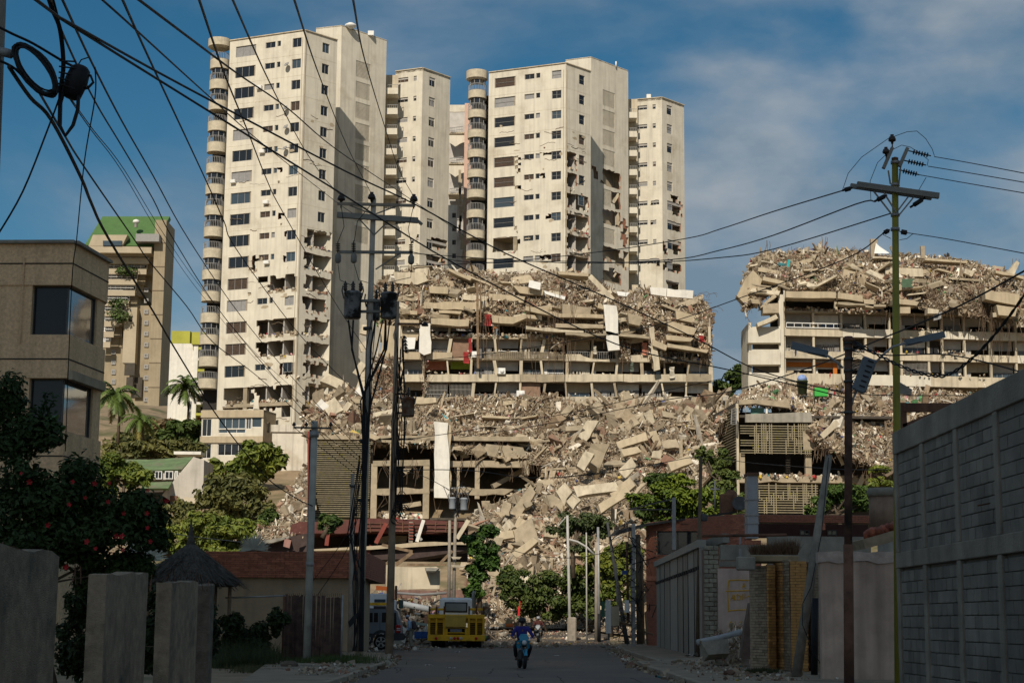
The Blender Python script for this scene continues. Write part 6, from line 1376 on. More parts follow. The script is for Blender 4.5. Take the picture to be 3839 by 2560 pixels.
def graffiti_wall():
    Y=63.0;a,b=at(*Zg(950,735),Y),at(*Zg(1182,735),Y);t=thing('graffiti_wall','pale pink wall with yellow painted box and letters behind the fallen rubble','wall',(a.x,Y,.15));m=mat('pale_pink_wall',(.5,.37,.3),var=.14,sc=2,streak=.2)
    q=MB();q.box(((a.x+b.x)/2+.3,Y+.15,(a.z+.15)/2),(b.x-a.x+.6,.3,a.z-.15));q.build('wall',m,t)
    ym=mat('yellow_spray_paint',(.6,.33,.01),var=.15,sc=8,bump=0);P=lambda x,y: at(*Zg(x,y),Y-.012)
    q=MB()
    for pl in ([(1030,822),(1100,818),(1182,822)],[(1030,822),(1022,900),(1030,1040),(1028,1052)],[(1008,900),(1090,898),(1182,895)],[(1030,1042),(1100,1036),(1168,1034)],
               [(1128,876),(1140,840),(1152,880)],[(1133,864),(1150,862)],
               [(1046,968),(1058,925),(1068,965)],[(1048,950),(1066,948)],[(1070,925),(1074,966)],[(1090,922),(1092,962),(1112,960),(1118,938),(1090,922)],[(1128,962),(1130,920),(1148,958),(1150,918)],[(1160,945),(1172,936),(1182,934)],
               [(1052,1118),(1036,1130),(1034,1158),(1050,1164),(1056,1146),(1036,1144)],[(1062,1130),(1076,1122),(1080,1138),(1064,1160),(1086,1158)],[(1106,1128),(1124,1118),(1116,1136),(1130,1146),(1112,1160)]):
        q.tube([P(*p) for p in pl],.018,4)
    q.build('painted_letters',ym,t,kind='stuff')
    Yp=63.5;a,b=at(*Zg(842,528),Yp),at(*Zg(975,562),Yp-1);q=MB();q.box(((a.x+b.x)/2,Yp+.1,at(900,2040,Yp).z/2+.05),(b.x-a.x,.7,at(900,2040,Yp).z-.2));q.build('pier_core',mortar,t)
    bricks(t,(a.x,Yp-.3),(b.x,Yp-.3),.16,at(*Zg(900,565),Yp).z,.36,.17,mat('rough_grey_block',(.25,.225,.165),var=.35,sc=4,bump=.7,rnd=.2),depth=.12,joint=.02,cap=90,name='concrete_block',moved=.03)
    q=MB();a,b=at(*Zg(975,562),66),at(*Zg(1530,680),66);q.box(((a.x+b.x)/2,66.3,(a.z+b.z)/2),(b.x-a.x,.5,a.z-b.z));a,b=at(*Zg(975,680),64.5),at(*Zg(1120,722),64.5);q.box(((a.x+b.x)/2,64.9,(a.z+b.z)/2),(b.x-a.x,.5,a.z-b.z));q.build('lintel',concd,t,kind='stuff')
def metal_wall():
    a,b=at(*Zg(508,690),105),at(*Zg(840,530),73.5);t=thing('sheet_metal_fence','long grey sheet metal fence with a sloping cap and a row of small vents','fence',(b.x,73.5,.15));m=mat('grey_sheet_metal',(.25,.225,.185),rough=.6,var=.14,sc=1.5,streak=.3,bump=.08);m2=mat('grey_sheet_cap',(.30,.275,.235),rough=.6,var=.12)
    A,B=(a.x,105.0),(b.x,73.5);L,tt,nn=frame2(A,B);nn=-nn if nn.x > 0 else nn;o=Vector((*A,0));cuts=[0,3.6,7.5,12,17.5,21,24,27.5,L]
    for i,(s0,s1) in enumerate(zip(cuts,cuts[1:])):
        za=a.z+(b.z-a.z)*s0/L;zb=a.z+(b.z-a.z)*s1/L
        p=[o+tt*s0+Vector((0,0,.14)),o+tt*(s1-.05)+Vector((0,0,.14)),o+tt*(s1-.05)+Vector((0,0,zb-.3)),o+tt*s0+Vector((0,0,za-.3))];q=MB();q.extr([v+nn*R.uniform(0,.04) for v in p],-nn*.12);q.build('metal_panel',m if i % 3 else m2,t)
        q=MB();q.bar(o+tt*(s1-.02)+nn*.03+Vector((0,0,.14)),o+tt*(s1-.02)+nn*.03+Vector((0,0,zb-.3)),.05,.04);q.build('panel_seam',dkm,t)
    q=MB();q.bar(o+Vector((0,0,a.z-.14))+nn*.02,o+tt*L+Vector((0,0,b.z-.14))+nn*.02,.34,.32);q.build('cap',m2,t)
    for i in range(24):
        s=1+i*(L-2)/23+R.uniform(-.2,.2);q=MB();q.box(o+tt*s+nn*.08+Vector((0,0,a.z-1.28-.06*i/23*0)),(.14,.42,.15),None);q.build('vent_slot',dark,t)
    q=MB();q.bar((*B,.14),(B[0],B[1],b.z-.3),.3,.2);q.bar(o+tt*(L-2)-nn*.2+Vector((0,0,b.z-.2)),o+tt*L-nn*1+Vector((0,0,b.z+.1)),.3,.4);q.build('end_post',m,t,kind='stuff')
def brick_house():
    Y=110.0;t=thing('brick_building','two storey red brick building with a wide dark window and lean-to roof on the right','building',(at(2422,2416,Y).x,Y,0));P=lambda x,y,d=0: at(*Zg(x,y),Y+d)
    a,b=P(430,420),P(1168,345);A,B=(a.x,Y),(b.x,Y-1.5);H0,H1=P(430,408).z,P(1168,342).z
    h=(onwall(*Zg(502,560),A,B)[0],onwall(*Zg(812,560),A,B)[0],P(650,642).z,P(650,462).z);L,tt,nn=frame2(A,B)
    wall('front_wall',A,B,0,H0,[h],mortar,t,.3)
    q=MB();q.extr([(A[0],A[1],H0),(B[0],B[1],H0),(B[0],B[1],H1),(A[0]+.1,A[1],H0+.05)],(0,.3,0));q.build('gable_wall',mortar,t)
    sk=lambda s,z: (h[0] < s < h[1] and h[2] < z < h[3]) or z > H0+(H1-H0)*s/L
    bricks(t,A,B,.0,H1,.36,.115,brick,depth=.06,joint=.014,cap=300,skip=sk)
    q=MB();o=Vector((*A,0));q.bar(o+nn*.08+Vector((0,0,P(430,808).z)),o+tt*4+nn*.08+Vector((0,0,P(430,808).z)),.06,.3);q.build('brick_string_course',brick,t)
    w=window(t,A,B,h[0]+.03,h[1]-.03,h[2]+.03,h[3]-.03,pane=glass,inset=.22,muls=1,fm=dkm,fw=.08)
    q=MB();q.extr([P(195,500,-3),P(240,452,-3),P(430,410,-1),P(1080,320,0),P(1082,332,0),P(440,425,-1),P(300,470,-3)],(0,5,.2));q.build('lean_to_roof',mat('dark_roof_felt',(.035,.033,.03),var=.2),t)
    for x,y0,y1 in ((338,412,900),(632,222,600)): q=MB();p,r_=P(x,y1,-4),P(x,y0,-4);q.bar((p.x,p.y,0 if x < 400 else p.z),r_,.22,.2);q.build('steel_post',galv,t)
    q=MB();q.bar(P(300,308,-4),P(640,228,-4),.08,.08);q.bar(P(310,308,-4),P(630,308,-4),.08,.08);q.build('roof_frame',dkm,t,kind='stuff')
    q=MB();q.rbox(P(1012,270,1),(.8,.9,1.3),.05);q.lathe(P(1046,245,1),[(.4,-.8),(.4,.5),(.2,.7)],12);q.build('roof_chimney',rust,t);q=MB();a_=P(930,100,1),P(930,320,1);q.tube(a_,.06,6);q.bar(P(895,160,1),P(965,160,1),.1,.1);q.build('roof_mast',galv,t)
    q=MB();q.lathe(P(1112,270,0),[(.05,0),(.3,.05),(.5,.16),(.48,.18),(.3,.08),(.02,.03)],16,Vector((-.2,-.9,.35)).to_track_quat('Z','Y').to_matrix());q.build('satellite_dish',dkm,t);q=MB();q.rbox(P(848,372,-.6),(.6,.5,.5),.04,Matrix.Rotation(.5,3,'Y'));q.build('flood_light',dkm,t)
    q=MB();q.bar(P(680,408,-.6),P(1090,455,-.6),.08,.08);q.tube([P(830,430,-.7),P(930,412,-.7),P(1068,350,-.7)],.04,5);q.build('loose_bar',rust,t,kind='stuff')
    # long brick parapet with soffit to the right
    Yb=112;a,b=P(1248,342,2),P(2085,342,2);zb=P(1600,402,2).z;A2,B2=(a.x,Yb),(b.x,Yb);q=MB();q.box(((a.x+b.x)/2,Yb+.4,(a.z+zb)/2),(b.x-a.x,.7,a.z-zb));q.build('parapet_core',mortar,t)
    bricks(t,A2,B2,zb,a.z,.42,.12,brick,depth=.06,joint=.016,cap=0,name='brick');q=MB();z2=P(1600,505,2).z;q.box(((a.x+b.x)/2,Yb+2.2,(zb+z2)/2),(b.x-a.x,.4,zb-z2));q.build('recessed_wall',mat('dark_red_wall',(.07,.03,.025),var=.2),t)
    for x in (1580,1780): a_,b_=P(x-35,495,3.9),P(x+35,458,3.9);window(t,(a_.x,a_.y),(b_.x,b_.y),0,b_.x-a_.x,a_.z,b_.z,inset=-.02,fm=dkm)
    q=MB();a_,b_=P(1690,405,1.5),P(1718,455,1.5);q.box(((a_.x+b_.x)/2,Yb-.2,(a_.z+b_.z)/2),(.5,.5,a_.z-b_.z));q.build('brick_corbel',brick,t)
def duct():
    Y=96.0;t=thing('ventilation_duct','tall square grey metal ventilation duct above the brick building','duct',(at(*Zg(1205,510),Y).x,Y,3));P=lambda x,y: at(*Zg(x,y),Y);a,b=P(1166,52),P(1246,525)
    for i,(y0,y1) in enumerate(((56,232),(236,345),(349,405),(410,520))): p,r_=P(1166,y0),P(1246,y1);q=MB();q.rbox(((p.x+r_.x)/2,Y+.6,(p.z+r_.z)/2),(r_.x-p.x,1.2,p.z-r_.z-.02),.015);q.build('duct_section',mat('grey_duct_metal',(.30,.30,.31),rough=.45,var=.1,sc=2,metal=.2),t)
    for y in (234,347,407): p=P(1162,y);r_=P(1250,y);q=MB();q.box(((p.x+r_.x)/2,Y+.6,p.z),(r_.x-p.x,1.3,.09));q.build('flange',galv,t)
    q=MB();p,r_=P(1162,48),P(1250,56);q.box(((p.x+r_.x)/2,Y+.6,(p.z+r_.z)/2),(r_.x-p.x,1.4,.18));q.build('cap',rust,t)
    q=MB();q.box(((a.x+b.x)/2,Y+.6,P(1200,560).z/2),(.9,.9,P(1200,500).z));q.build('duct_support',brick,t)
def back_walls():
    t=thing('yard_wall','grey rendered yard wall with rusty pipe along its top behind the canopy','wall',(at(*Zg(1700,560),72).x,72,0));P=lambda x,y,Y=72: at(*Zg(x,y),Y)
    a,b=P(1315,500),P(2060,500);q=MB();q.box(((a.x+b.x)/2,72.2,a.z/2),(b.x-a.x,.4,a.z));q.build('wall',concd,t)
    q=MB();q.tube([P(838,500,71),P(1315,494,71),P(1450,492,71)],.07,6);q.build('steel_pipe',rust,t);q=MB();q.tube([P(1112,505,71),P(1112,560,71)],.05,5);q.tube([P(1112,592,65),P(1112,700,65),P(1040,705,65)],.05,5);q.build('pipe_leg',galv,t,kind='stuff')
    t=thing('round_tower_base','round weathered concrete drum with overhanging cap beside the block wall','concrete drum',(at(*Zg(2160,430),60).x,60,4));Y=60;c=at(*Zg(2215,300),Y);r=c.x-at(*Zg(2078,300),Y).x;m=mat('stained_brown_concrete',(.27,.18,.125),var=.25,sc=2,streak=.35)
    q=MB();q.lathe((c.x,Y+r,0),[(r*.99,at(*Zg(2100,430),Y).z),(r,at(*Zg(2100,205),Y).z)],36);q.build('drum',m,t);q=MB();q.lathe((c.x,Y+r,0),[(r*1.08,at(*Zg(2100,205),Y).z),(r*1.1,at(*Zg(2100,165),Y).z),(r*1.02,at(*Zg(2100,145),Y).z)],36);q.build('cap',concd,t);q=MB();q.lathe((c.x,Y+r,0),[(r*.6,0),(r*.6,at(*Zg(2100,430),Y).z)],20);q.build('stem',concd,t)
    t=thing('tiled_roof','broken sloping concrete roof slab with loose red clay tiles under the round drum','roof',(at(*Zg(2120,590),56).x,56,4));Y=56;torn('slab',t,[Zg(2003,525),Zg(2225,462),Zg(2225,540),Zg(2020,592)],Y,2.5,mat('mossy_slab',(.3,.23,.15),var=.3,sc=2),.04)
    for i in range(16): q=MB();f=i/15;p=at(*Zg(2035+190*f,505-58*f+R.uniform(-12,10)),Y+R.uniform(.1,1.2));q.tube([p,p+Vector((.1,.5,.12))],R.uniform(.09,.14),7);q.build('roof_tile',mat('clay_tile',(.26,.075,.04),var=.3,sc=5,rnd=.3),t)
    q=MB();q.box((at(*Zg(2130,600),Y).x+.5,Y+1.4,2.2),(1.7,1.6,at(*Zg(2130,590),Y).z-2.3+.0));q.build('wall',mat('dark_red_wall',(.07,.03,.025),var=.2),t)
    t=thing('steel_frame','rusty steel gantry frame showing above the block wall','frame',(at(3480,1530,70).x,70,0));Y=70
    q=MB();q.bar(at(3384,1528,Y),at(3625,1528,Y),.3,.35);q.bar(at(3384,1600,Y),at(3520,1545,Y),.22,.2);q.build('beam',rust,t,kind='stuff');q=MB();p=at(3386,1510,Y);q.bar((p.x,Y,0),p,.22,.22);q.build('post',rust,t);q=MB();p=at(3500,1530,Y);q.bar((p.x,Y+.2,0),p,.12,.12);q.build('brace',dkm,t)
    pl=slabpx('roof_sheet',t,[(3370,1430),(3420,1460),(3415,1480),(3352,1475)],Y+1,.1,concd)
# ------------------------------------------------------------------ plants
def foliage(name,clumps,n,size,cols,parent,dens=None,up=.35,droop=0.0,jit=.35,kind=None):
    """leaves (or leaf tufts) spread through ellipsoid clumps [(centre,radii)]"""
    w=np.array([r[0]*r[2]+r[1]*r[2] for c,r in clumps]);w=w/w.sum();k=NR.choice(len(clumps),n,p=w)
    C=np.array([list(c) for c,r in clumps])[k];Rr=np.array([list(r) for c,r in clumps])[k]
    d=NR.normal(0,1,(n,3));d /= np.linalg.norm(d,axis=1,keepdims=True);rad=NR.uniform(.35,1.0,(n,1))**.45;P=C+d*rad*Rr*(1+.3*fbm((C+d*Rr)*(1.1/max(.4,float(np.median(Rr)))),4)+.22*np.abs(NR.normal(0,1,n)))[:,None]
    N=d*.7+NR.normal(0,jit,(n,3));N[:,2] += up;N /= np.linalg.norm(N,axis=1,keepdims=True)
    P=P+NR.normal(0,.17,(n,3))*Rr;s=size*NR.uniform(.45,1.5,n);V,F=leaves(P,N,s)
    c0,c1=np.array(cols[0]),np.array(cols[1]);f=np.clip(.5+.35*fbm(P*1.1,12)+NR.normal(0,.22,n),0,1)[:,None]
    return npmesh(name,V,F,leafm,parent=parent,tone_arr=c0*(1-f)+c1*f,kind=kind)
G1=((.05,.085,.014),(.17,.19,.028));G2=((.028,.055,.012),(.07,.10,.02));G3=((.055,.065,.02),(.15,.14,.04));G4=((.045,.08,.01),(.18,.22,.018))
def tree(name,label,cat,blobs,Y,base,n,size,cols,group=None,depth=.8,stem=.2,up=.35):
    """blobs: (px,py,rx,ry) crown outlines in the photograph at distance Y"""
    b=at(*base,Y);g=gz(b.x,Y);b.z=min(b.z,g+.3) if b.z-g < 1.5 else b.z
    t=thing(name,label,cat,(b.x,b.y,b.z),group);cl=[]
    for (px,py,rx,ry) in blobs:
        c=at(px,py,Y+R.uniform(-.6,.6));a=rx*Y/6398;h=ry*Y/6398
        for _ in range(max(13,int(a*h*2.2)+6)):
            d=Vector((R.gauss(0,.5),R.gauss(0,.5)*depth,R.gauss(0,.5)));d=d*(.88/max(.88,d.length));rr=R.uniform(.2,.38)
            cl.append((c+Vector((d.x*a,d.y*a,d.z*h)),(max(a*rr,.16),max(a*rr,.16),max(h*rr*.85,.14))))
    foliage('crown',cl,n,size,cols,t,kind='stuff',up=up)
    q=MB();top=at(blobs[0][0],blobs[0][1],Y);mid=b.lerp(top,.45)+Vector((R.uniform(-.3,.3),0,0));q.tube([b-Vector((0,0,.3)),mid,top],[stem,stem*.75,stem*.3],8)
    for (c,r) in R.sample(cl,min(len(cl),9)): m_=mid.lerp(c,.5)+Vector((R.uniform(-.3,.3),R.uniform(-.3,.3),.1));q.tube([mid.lerp(top,R.uniform(0,.5)),m_,c],[stem*.45,stem*.3,stem*.08],5)
    q.build('trunk',bark,t)
    return t
def palm(label,px,py,by,Y,s,n=15,dead=3,group='coconut palms below the towers'):
    c=at(px,py,Y);b=at(px+8,by,Y);t=thing('palm_tree',label,'palm tree',b,group);q=MB();q.tube([b-Vector((0,0,1)),b.lerp(c,.5)+Vector((s*.08,0,0)),c],[s*.06,s*.045,s*.04],7);q.build('trunk',bark,t)
    for i in range(n):
        a=i*2.399;el=R.uniform(-.5,1.2) if i >= dead else -1.1;L=s*R.uniform(.8,1.1);d=Vector((math.cos(a)*math.cos(el),math.sin(a)*math.cos(el),math.sin(el)));pts=[]
        p=c.copy();v=d.copy()
        for k in range(9): pts.append(p.copy());p=p+v*L/8;v.z -= .24;v.normalize()
        V=[];F=[]
        for k in range(8):
            ax=(pts[k+1]-pts[k]).normalized();sd=ax.cross(Vector((0,0,1)));sd=sd.normalized() if sd.length > .05 else Vector((1,0,0));w=L*.24*(1-abs(k-3.2)/6)
            for j in range(4):
                o=pts[k].lerp(pts[k+1],j/4)
                for sg in (-1,1):
                    tip=o+sd*sg*w*R.uniform(.7,1)+ax*w*.6-Vector((0,0,w*R.uniform(.3,.8)));m_=len(V);V += [o,o+ax*L*.05,tip];F.append((m_,m_+1,m_+2))
        q=MB();q.add(V,F);fr=q.build('frond',mat('palm_green',(.085,.125,.025),rough=.5,var=.3,sc=1) if i >= dead else mat('palm_dry',(.19,.16,.04),var=.2),t)
def plants():
    tree('tree','rounded bright green tree against the white terrace wall','tree',[(950,1740,90,75),(870,1790,70,50),(1020,1720,40,55),(960,1690,50,45),(800,1760,50,50)],205,(950,1830),5200,.42,G1)
    tree('tree','olive scrubby tree lower down the bank below the bright tree','tree',[(830,1880,90,80),(930,1900,90,70),(900,1830,80,50),(800,1840,60,60)],185,(860,1970),5200,.34,G3)
    tree('bush','broad green bush at the bottom of the earth bank','bush',[(700,2010,110,60),(850,2000,110,60),(960,1990,60,60),(640,2060,90,50),(900,2050,110,40)],160,(800,2080),6000,.3,G1)
    tree('bush','dark green clump of bush beside the rubble on the bank','bush',[(1000,1960,45,45),(960,2010,40,30)],165,(990,2010),1500,.26,G2)
    tree('bush','grey green thorny scrub left of the thatched hut','bush',[(640,1950,70,50),(580,1990,60,50),(680,1910,50,40)],150,(640,2040),2600,.24,G3)
    tree('tree','leafy tree in front of the faded green roof','tree',[(470,1760,70,40),(420,1740,50,50),(520,1800,50,40),(400,1800,50,60)],150,(460,1900),3600,.28,G1)
    hs=[('long olive scrub thicket on the hillside below the palms','shrub'),('darker hillside scrub next to the tall tower annex','shrub'),('brownish dry scrub behind the palms','shrub')]
    tree('hillside_scrub',hs[0][0],hs[0][1],[(450,1660,80,35),(560,1650,80,40),(500,1690,90,30)],235,(500,1720),4200,.5,G3)
    tree('hillside_scrub',hs[1][0],hs[1][1],[(690,1620,80,40),(730,1670,60,35),(640,1650,70,40)],232,(690,1720),4200,.5,G2)
    tree('hillside_scrub','thick green thicket along the slope above the green roofed house','shrub',[(430,1700,70,35),(520,1690,70,30),(620,1690,80,35),(710,1690,60,40)],215,(560,1740),5200,.42,G3)
    tree('hillside_scrub',hs[2][0],hs[2][1],[(600,1600,60,30),(560,1620,50,20)],245,(590,1660),1500,.5,((.14,.10,.05),(.2,.14,.06)))
    palm('tall coconut palm nearest the brown stucco building with yellowing fronds',435,1480,1640,225,4.0,34)
    palm('short young palm between the two taller palms',525,1570,1650,222,3.3,26)
    palm('tall green palm in front of the white apartment block',695,1450,1610,235,3.9,30,dead=1)
    tree('tree','round dark tree on the skyline between the two ruined buildings','tree',[(2740,1440,55,40),(2700,1470,45,30),(2770,1410,35,35)],230,(2740,1520),2600,.4,G2)
    tree('tree','feathery acacia tree at the foot of the central rubble slope','tree',[(2170,1950,75,40),(2120,1990,60,40),(2240,1980,60,45),(2180,2040,50,30)],128,(2150,2150),5200,.15,((.045,.065,.022),(.08,.1,.03)),up=.6)
    tree('bush','wide dense green bush at the end of the road','bush',[(1960,2200,80,60),(2080,2200,90,70),(2170,2180,70,80),(1900,2180,50,60),(2200,2250,60,60),(1980,2265,80,45),(2100,2270,100,45)],130,(2050,2310),12000,.17,((.03,.055,.012),(.10,.12,.025)),stem=.1)
    tree('tree','yellow green tree behind the street lamp poles','tree',[(2220,2110,60,55),(2290,2150,60,80),(2350,2090,55,70),(2300,2230,50,50),(2360,2200,40,70)],126,(2290,2330),6500,.2,((.045,.08,.012),(.15,.16,.02)))
    tree('tree','broad bright green umbrella crown above the brick building roof','tree',[(2480,1850,90,45),(2600,1870,110,50),(2420,1890,80,40),(2540,1810,70,30),(2680,1900,70,50),(2520,1920,110,30)],126,(2560,2200),9500,.2,G4,up=.7)
    tree('tree','dark leafed tree behind the umbrella crown','tree',[(2460,1800,40,25),(2500,1790,40,22),(2430,1940,40,40)],132,(2460,1960),1500,.2,G2)
    tree('tree','slender tree growing up beside the podium corner column','tree',[(2690,1730,55,50),(2720,1790,50,50),(2640,1700,30,25),(2700,1850,60,50),(2770,1900,40,50)],140,(2700,1950),4200,.2,((.05,.08,.018),(.12,.14,.03)))
    tree('tree','clipped green tree in front of the lower slatted screen','tree',[(3120,1870,60,50),(3210,1890,70,40),(3160,1830,60,30),(3060,1900,40,30),(3260,1860,40,40)],128,(3160,2000),4600,.18,((.035,.07,.012),(.08,.12,.02)))
    tree('bush','small bright shrub on the podium edge at right','bush',[(3300,1760,40,15),(3310,1810,50,22)],170,(3300,1840),900,.25,G1)
    tree('vine','glossy green creeper climbing over the right end of the flattened low building','creeper',[(1790,2030,45,30),(1830,1990,35,18),(1810,2090,50,50),(1790,2150,40,40),(1780,2210,35,30),(1850,2060,25,30)],118,(1800,2300),4500,.2,((.025,.055,.012),(.07,.13,.02)))
    tree('palm_bush','small dark spiky palm in front of the slatted screen','palm',[(1230,1960,40,30)],122,(1210,2000),500,.3,G2)
    tree('bush','dark shrubs filling the gaps behind the concrete panel fence','bush',[(300,2320,70,140),(580,2340,50,130),(772,2350,26,110),(300,2480,80,80),(600,2490,60,80)],33,(400,2560),9000,.06,((.01,.022,.005),(.03,.045,.012)),stem=.03)
    tree('bush','low green scrub along the bank above the thatched hut','bush',[(590,2050,70,40),(700,2080,80,40),(820,2080,90,30),(760,1960,60,50),(680,1990,60,50)],140,(700,2120),7000,.22,G1)
    # near garden bush with red flowers
    t=tree('hibiscus_bush','dark hibiscus bush with red flowers hanging over the concrete fence','bush',[(120,1840,220,200),(330,1900,200,170),(60,2000,260,150),(420,2020,140,110),(250,2050,220,100),(520,1900,60,60),(560,1980,50,70),(480,2120,70,40),(100,1640,120,110),(20,1500,60,90),(350,2180,50,30)],27,(250,2400),30000,.052,((.014,.032,.006),(.045,.075,.016)),depth=.6,stem=.06)
    fl=mat('red_petal',(.40,.012,.018),rough=.5,var=.2,sc=20)
    for (x,y) in ((135,125),(185,178),(460,178),(598,188),(690,185),(932,230),(537,277),(435,322),(680,303),(1050,298),(780,375),(925,375),(300,450),(930,468),(735,518),(770,522),(950,553),(602,598),(775,604),(620,835),(550,555),(415,715)):
        c=at(*Zl(x,y),25.3);q=MB();r=R.uniform(.03,.052);ax=Vector((R.uniform(-.5,.5),-1,R.uniform(-.3,.5))).normalized();u=ax.orthogonal().normalized();v=ax.cross(u)
        for k in range(5):
            a=k*1.2566;d=u*math.cos(a)+v*math.sin(a);e=u*math.cos(a+.5)+v*math.sin(a+.5);f=u*math.cos(a-.5)+v*math.sin(a-.5);q.add([c,c+(f*.75+ax*.25)*r,c+(d*1.1+ax*.15)*r,c+(e*.75+ax*.3)*r],[(0,1,2,3)])
        q.build('flower',fl,t)
    for i in range(26):   # long arching shoots at the top left
        x=R.uniform(-20,330);y=R.uniform(40,220);p=at(*Zb(x,1000+y+x*.2),27);p0=at(*Zb(x-60,1250+y),27.3);q=MB();q.tube([p0,p0.lerp(p,.5)+Vector((0,0,.12)),p],[.012,.009,.004],4);V=[];F=[]
        for k in range(14):
            o=p0.lerp(p,.25+.75*k/13)+Vector((0,0,.08));d=Vector((R.uniform(-1,1),R.uniform(-1,1),R.uniform(-.3,.7))).normalized()*.1;s=d.orthogonal().normalized()*.022;m_=len(V);V += [o,o+d*.5+s,o+d,o+d*.5-s];F.append((m_,m_+1,m_+2,m_+3))
        q.add(V,F);q.build('shoot',mat('dark_leaf',(.02,.045,.01),var=.2),t)
    b=at(*Zb(215,1330),40);t=thing('banana_plant','broad green banana leaves behind the hibiscus bush','plant',(b.x,b.y,0))
    for (x0,y0,x1,y1,w) in ((200,1330,330,1195,.13),(240,1340,370,1260,.12),(210,1330,190,1230,.1)):
        p,r_=at(*Zb(x0,y0),40),at(*Zb(x1,y1),40);q=MB();V=[];d=(r_-p);sd=d.cross(Vector((0,1,0))).normalized()
        for i in range(8): f=i/7;c=p+d*f+Vector((0,-.15*math.sin(f*3),0));ww=w*math.sin(.25+f*2.75);V += [c-sd*ww+Vector((0,.1,0)),c,c+sd*ww+Vector((0,.1,0))]
        q.add(V,[(3*i,3*i+1,3*i+4,3*i+3) for i in range(7)]+[(3*i+1,3*i+2,3*i+5,3*i+4) for i in range(7)]);q.build('leaf',mat('banana_leaf',(.04,.10,.015),rough=.4,var=.2,sc=6),t)
    q=MB();q.tube([(b.x,b.y,0),(b.x,b.y,b.z-.6)],[.12,.07],7);q.build('stem',bark,t)
    # silver fan palm leaves over the shop and by the hut
    for (label,x,y,Y,n,s) in (('silvery fan palm leaves poking above the brick parapet',1600,605,88,30,.95),('silvery fan palm leaves between the hut and the hibiscus',905,660,60,34,.95)):
        c=at(*Zl(x,y),Y);t=thing('fan_palm',label,'palm',(c.x,c.y,0));q=MB()
        for i in range(n):
            a=math.pi*(i+.5)/n*1.1-.15;d=Vector((math.cos(a),R.uniform(-.3,.3),math.sin(a)));sd=d.cross(Vector((0,1,0))).normalized();L=s*R.uniform(.8,1.05);q.add([c,c+d*L*.6+sd*.04,c+d*L,c+d*L*.6-sd*.04],[(0,1,2,3)])
        q.build('leaf_fan',mat('silver_leaf',(.42,.43,.36),var=.2),t,kind='stuff');q=MB();q.tube([(c.x,c.y+.1,0),c],.1,6);q.build('trunk',bark,t)
    # weeds and grasses
    def grass(name,label,area,n,h,col,kind=True):
        P=np.array([[*area()] for _ in range(n)]);a=NR.uniform(0,6.283,n);l=h*NR.uniform(.4,1.2,n);w=np.stack([np.cos(a),np.sin(a),a*0],1)*.012;l=l*np.clip(.75+.45*fbm(P*2.2,3),.15,1.6);top=P+np.stack([NR.normal(0,.3,n)*l,NR.normal(0,.3,n)*l,l],1)
        V=np.stack([P-w,P+w,top],1).reshape(-1,3);F=np.array([[0,1,2]])+(np.arange(n)*3)[:,None];f=NR.uniform(0,1,(n,1));c=np.array(col[0])*(1-f)+np.array(col[1])*f
        o=npmesh(name,V,F,leafm,loc=tuple(P.mean(0)),tone_arr=c,kind='stuff');o['label']=label;o['category']='grass'
    def strip_(p0,p1,Y0,Y1,z=.0): 
        def f():
            Y=R.uniform(Y0,Y1);x=R.gauss((p0+p1)/2,(p1-p0)*.26);return ((x-1919.5)/6398*Y,Y,z)
        return f
    grass('weeds','tall dark weeds in the lot behind the concrete fence',strip_(830,1060,56,66),9000,.85,((.018,.03,.008),(.05,.06,.02)))
    grass('grass','grass tufts along the foot of the grey street poles',strip_(1110,1400,58,66,.1),9000,.3,((.03,.055,.01),(.08,.10,.025)))
    grass('grass','short grass beside the left kerb',strip_(900,1110,50,60,.05),3500,.16,((.035,.045,.015),(.10,.09,.035)))
    grass('dry_grass','reddish dry grass growing on top of the ochre canopy',lambda: (lambda p: (p.x,p.y,p.z))(at(*Zg(R.uniform(1190,1530),636),R.uniform(54.8,56))),2600,.5,((.09,.045,.025),(.17,.10,.05)))
    grass('weeds','dark low weeds at the foot of the brick pillars',strip_(2800,2900,51,53,.15),1800,.16,((.03,.035,.012),(.06,.06,.02)))
    tree('bush','low weedy shrub among the tall weeds behind the fence','bush',[(900,2400,60,50),(980,2370,60,60),(1040,2330,40,50),(870,2350,40,60)],62,(940,2450),4500,.09,((.012,.025,.006),(.035,.045,.012)),stem=.03)
def nearpole_plants(): pass
# ------------------------------------------------------------------ poles
def ground(px,py,Y,z=0.0): p=at(px,py,Y);return Vector((p.x,p.y,z+gz(p.x,p.y)))
def pole(t,p,q,r0,r1,m,name='pole',n=10):
    b=MB();d=Vector(q)-Vector(p);b.tube([Vector(p),Vector(p)+d*.5,Vector(q)],[r0,(r0+r1)/2,r1],n);return b.build(name,m,t)
def pin_insulator(t,p,s=.16):
    q=MB();q.lathe(p,[(s*.3,0),(s*.35,s*.5),(s*.95,s*.75),(s*1.0,s*1.15),(s*.7,s*1.9),(s*.42,s*2.05),(s*.5,s*2.4),(s*.2,s*2.5)],12);q.tube([Vector(p)-Vector((0,0,s*1.2)),p],s*.18,6);return q.build('insulator',mat('brown_porcelain',(.035,.025,.02),rough=.25,var=.2),t)
def string_insulator(t,a,b,r=.09,n=6,m=None):
    a,b=Vector(a),Vector(b);q=MB();q.tube([a,b],r*.25,6);d=(b-a);rot=d.normalized().to_track_quat('Z','Y').to_matrix()
    for i in range(n): q.lathe(a+d*(.2+.6*i/max(n-1,1)),[(r*.3,0),(r,.01),(r,.025),(r*.3,.04)],10,rot)
    return q.build('strain_insulator',m or mat('dark_polymer',(.03,.027,.026),rough=.5),t)
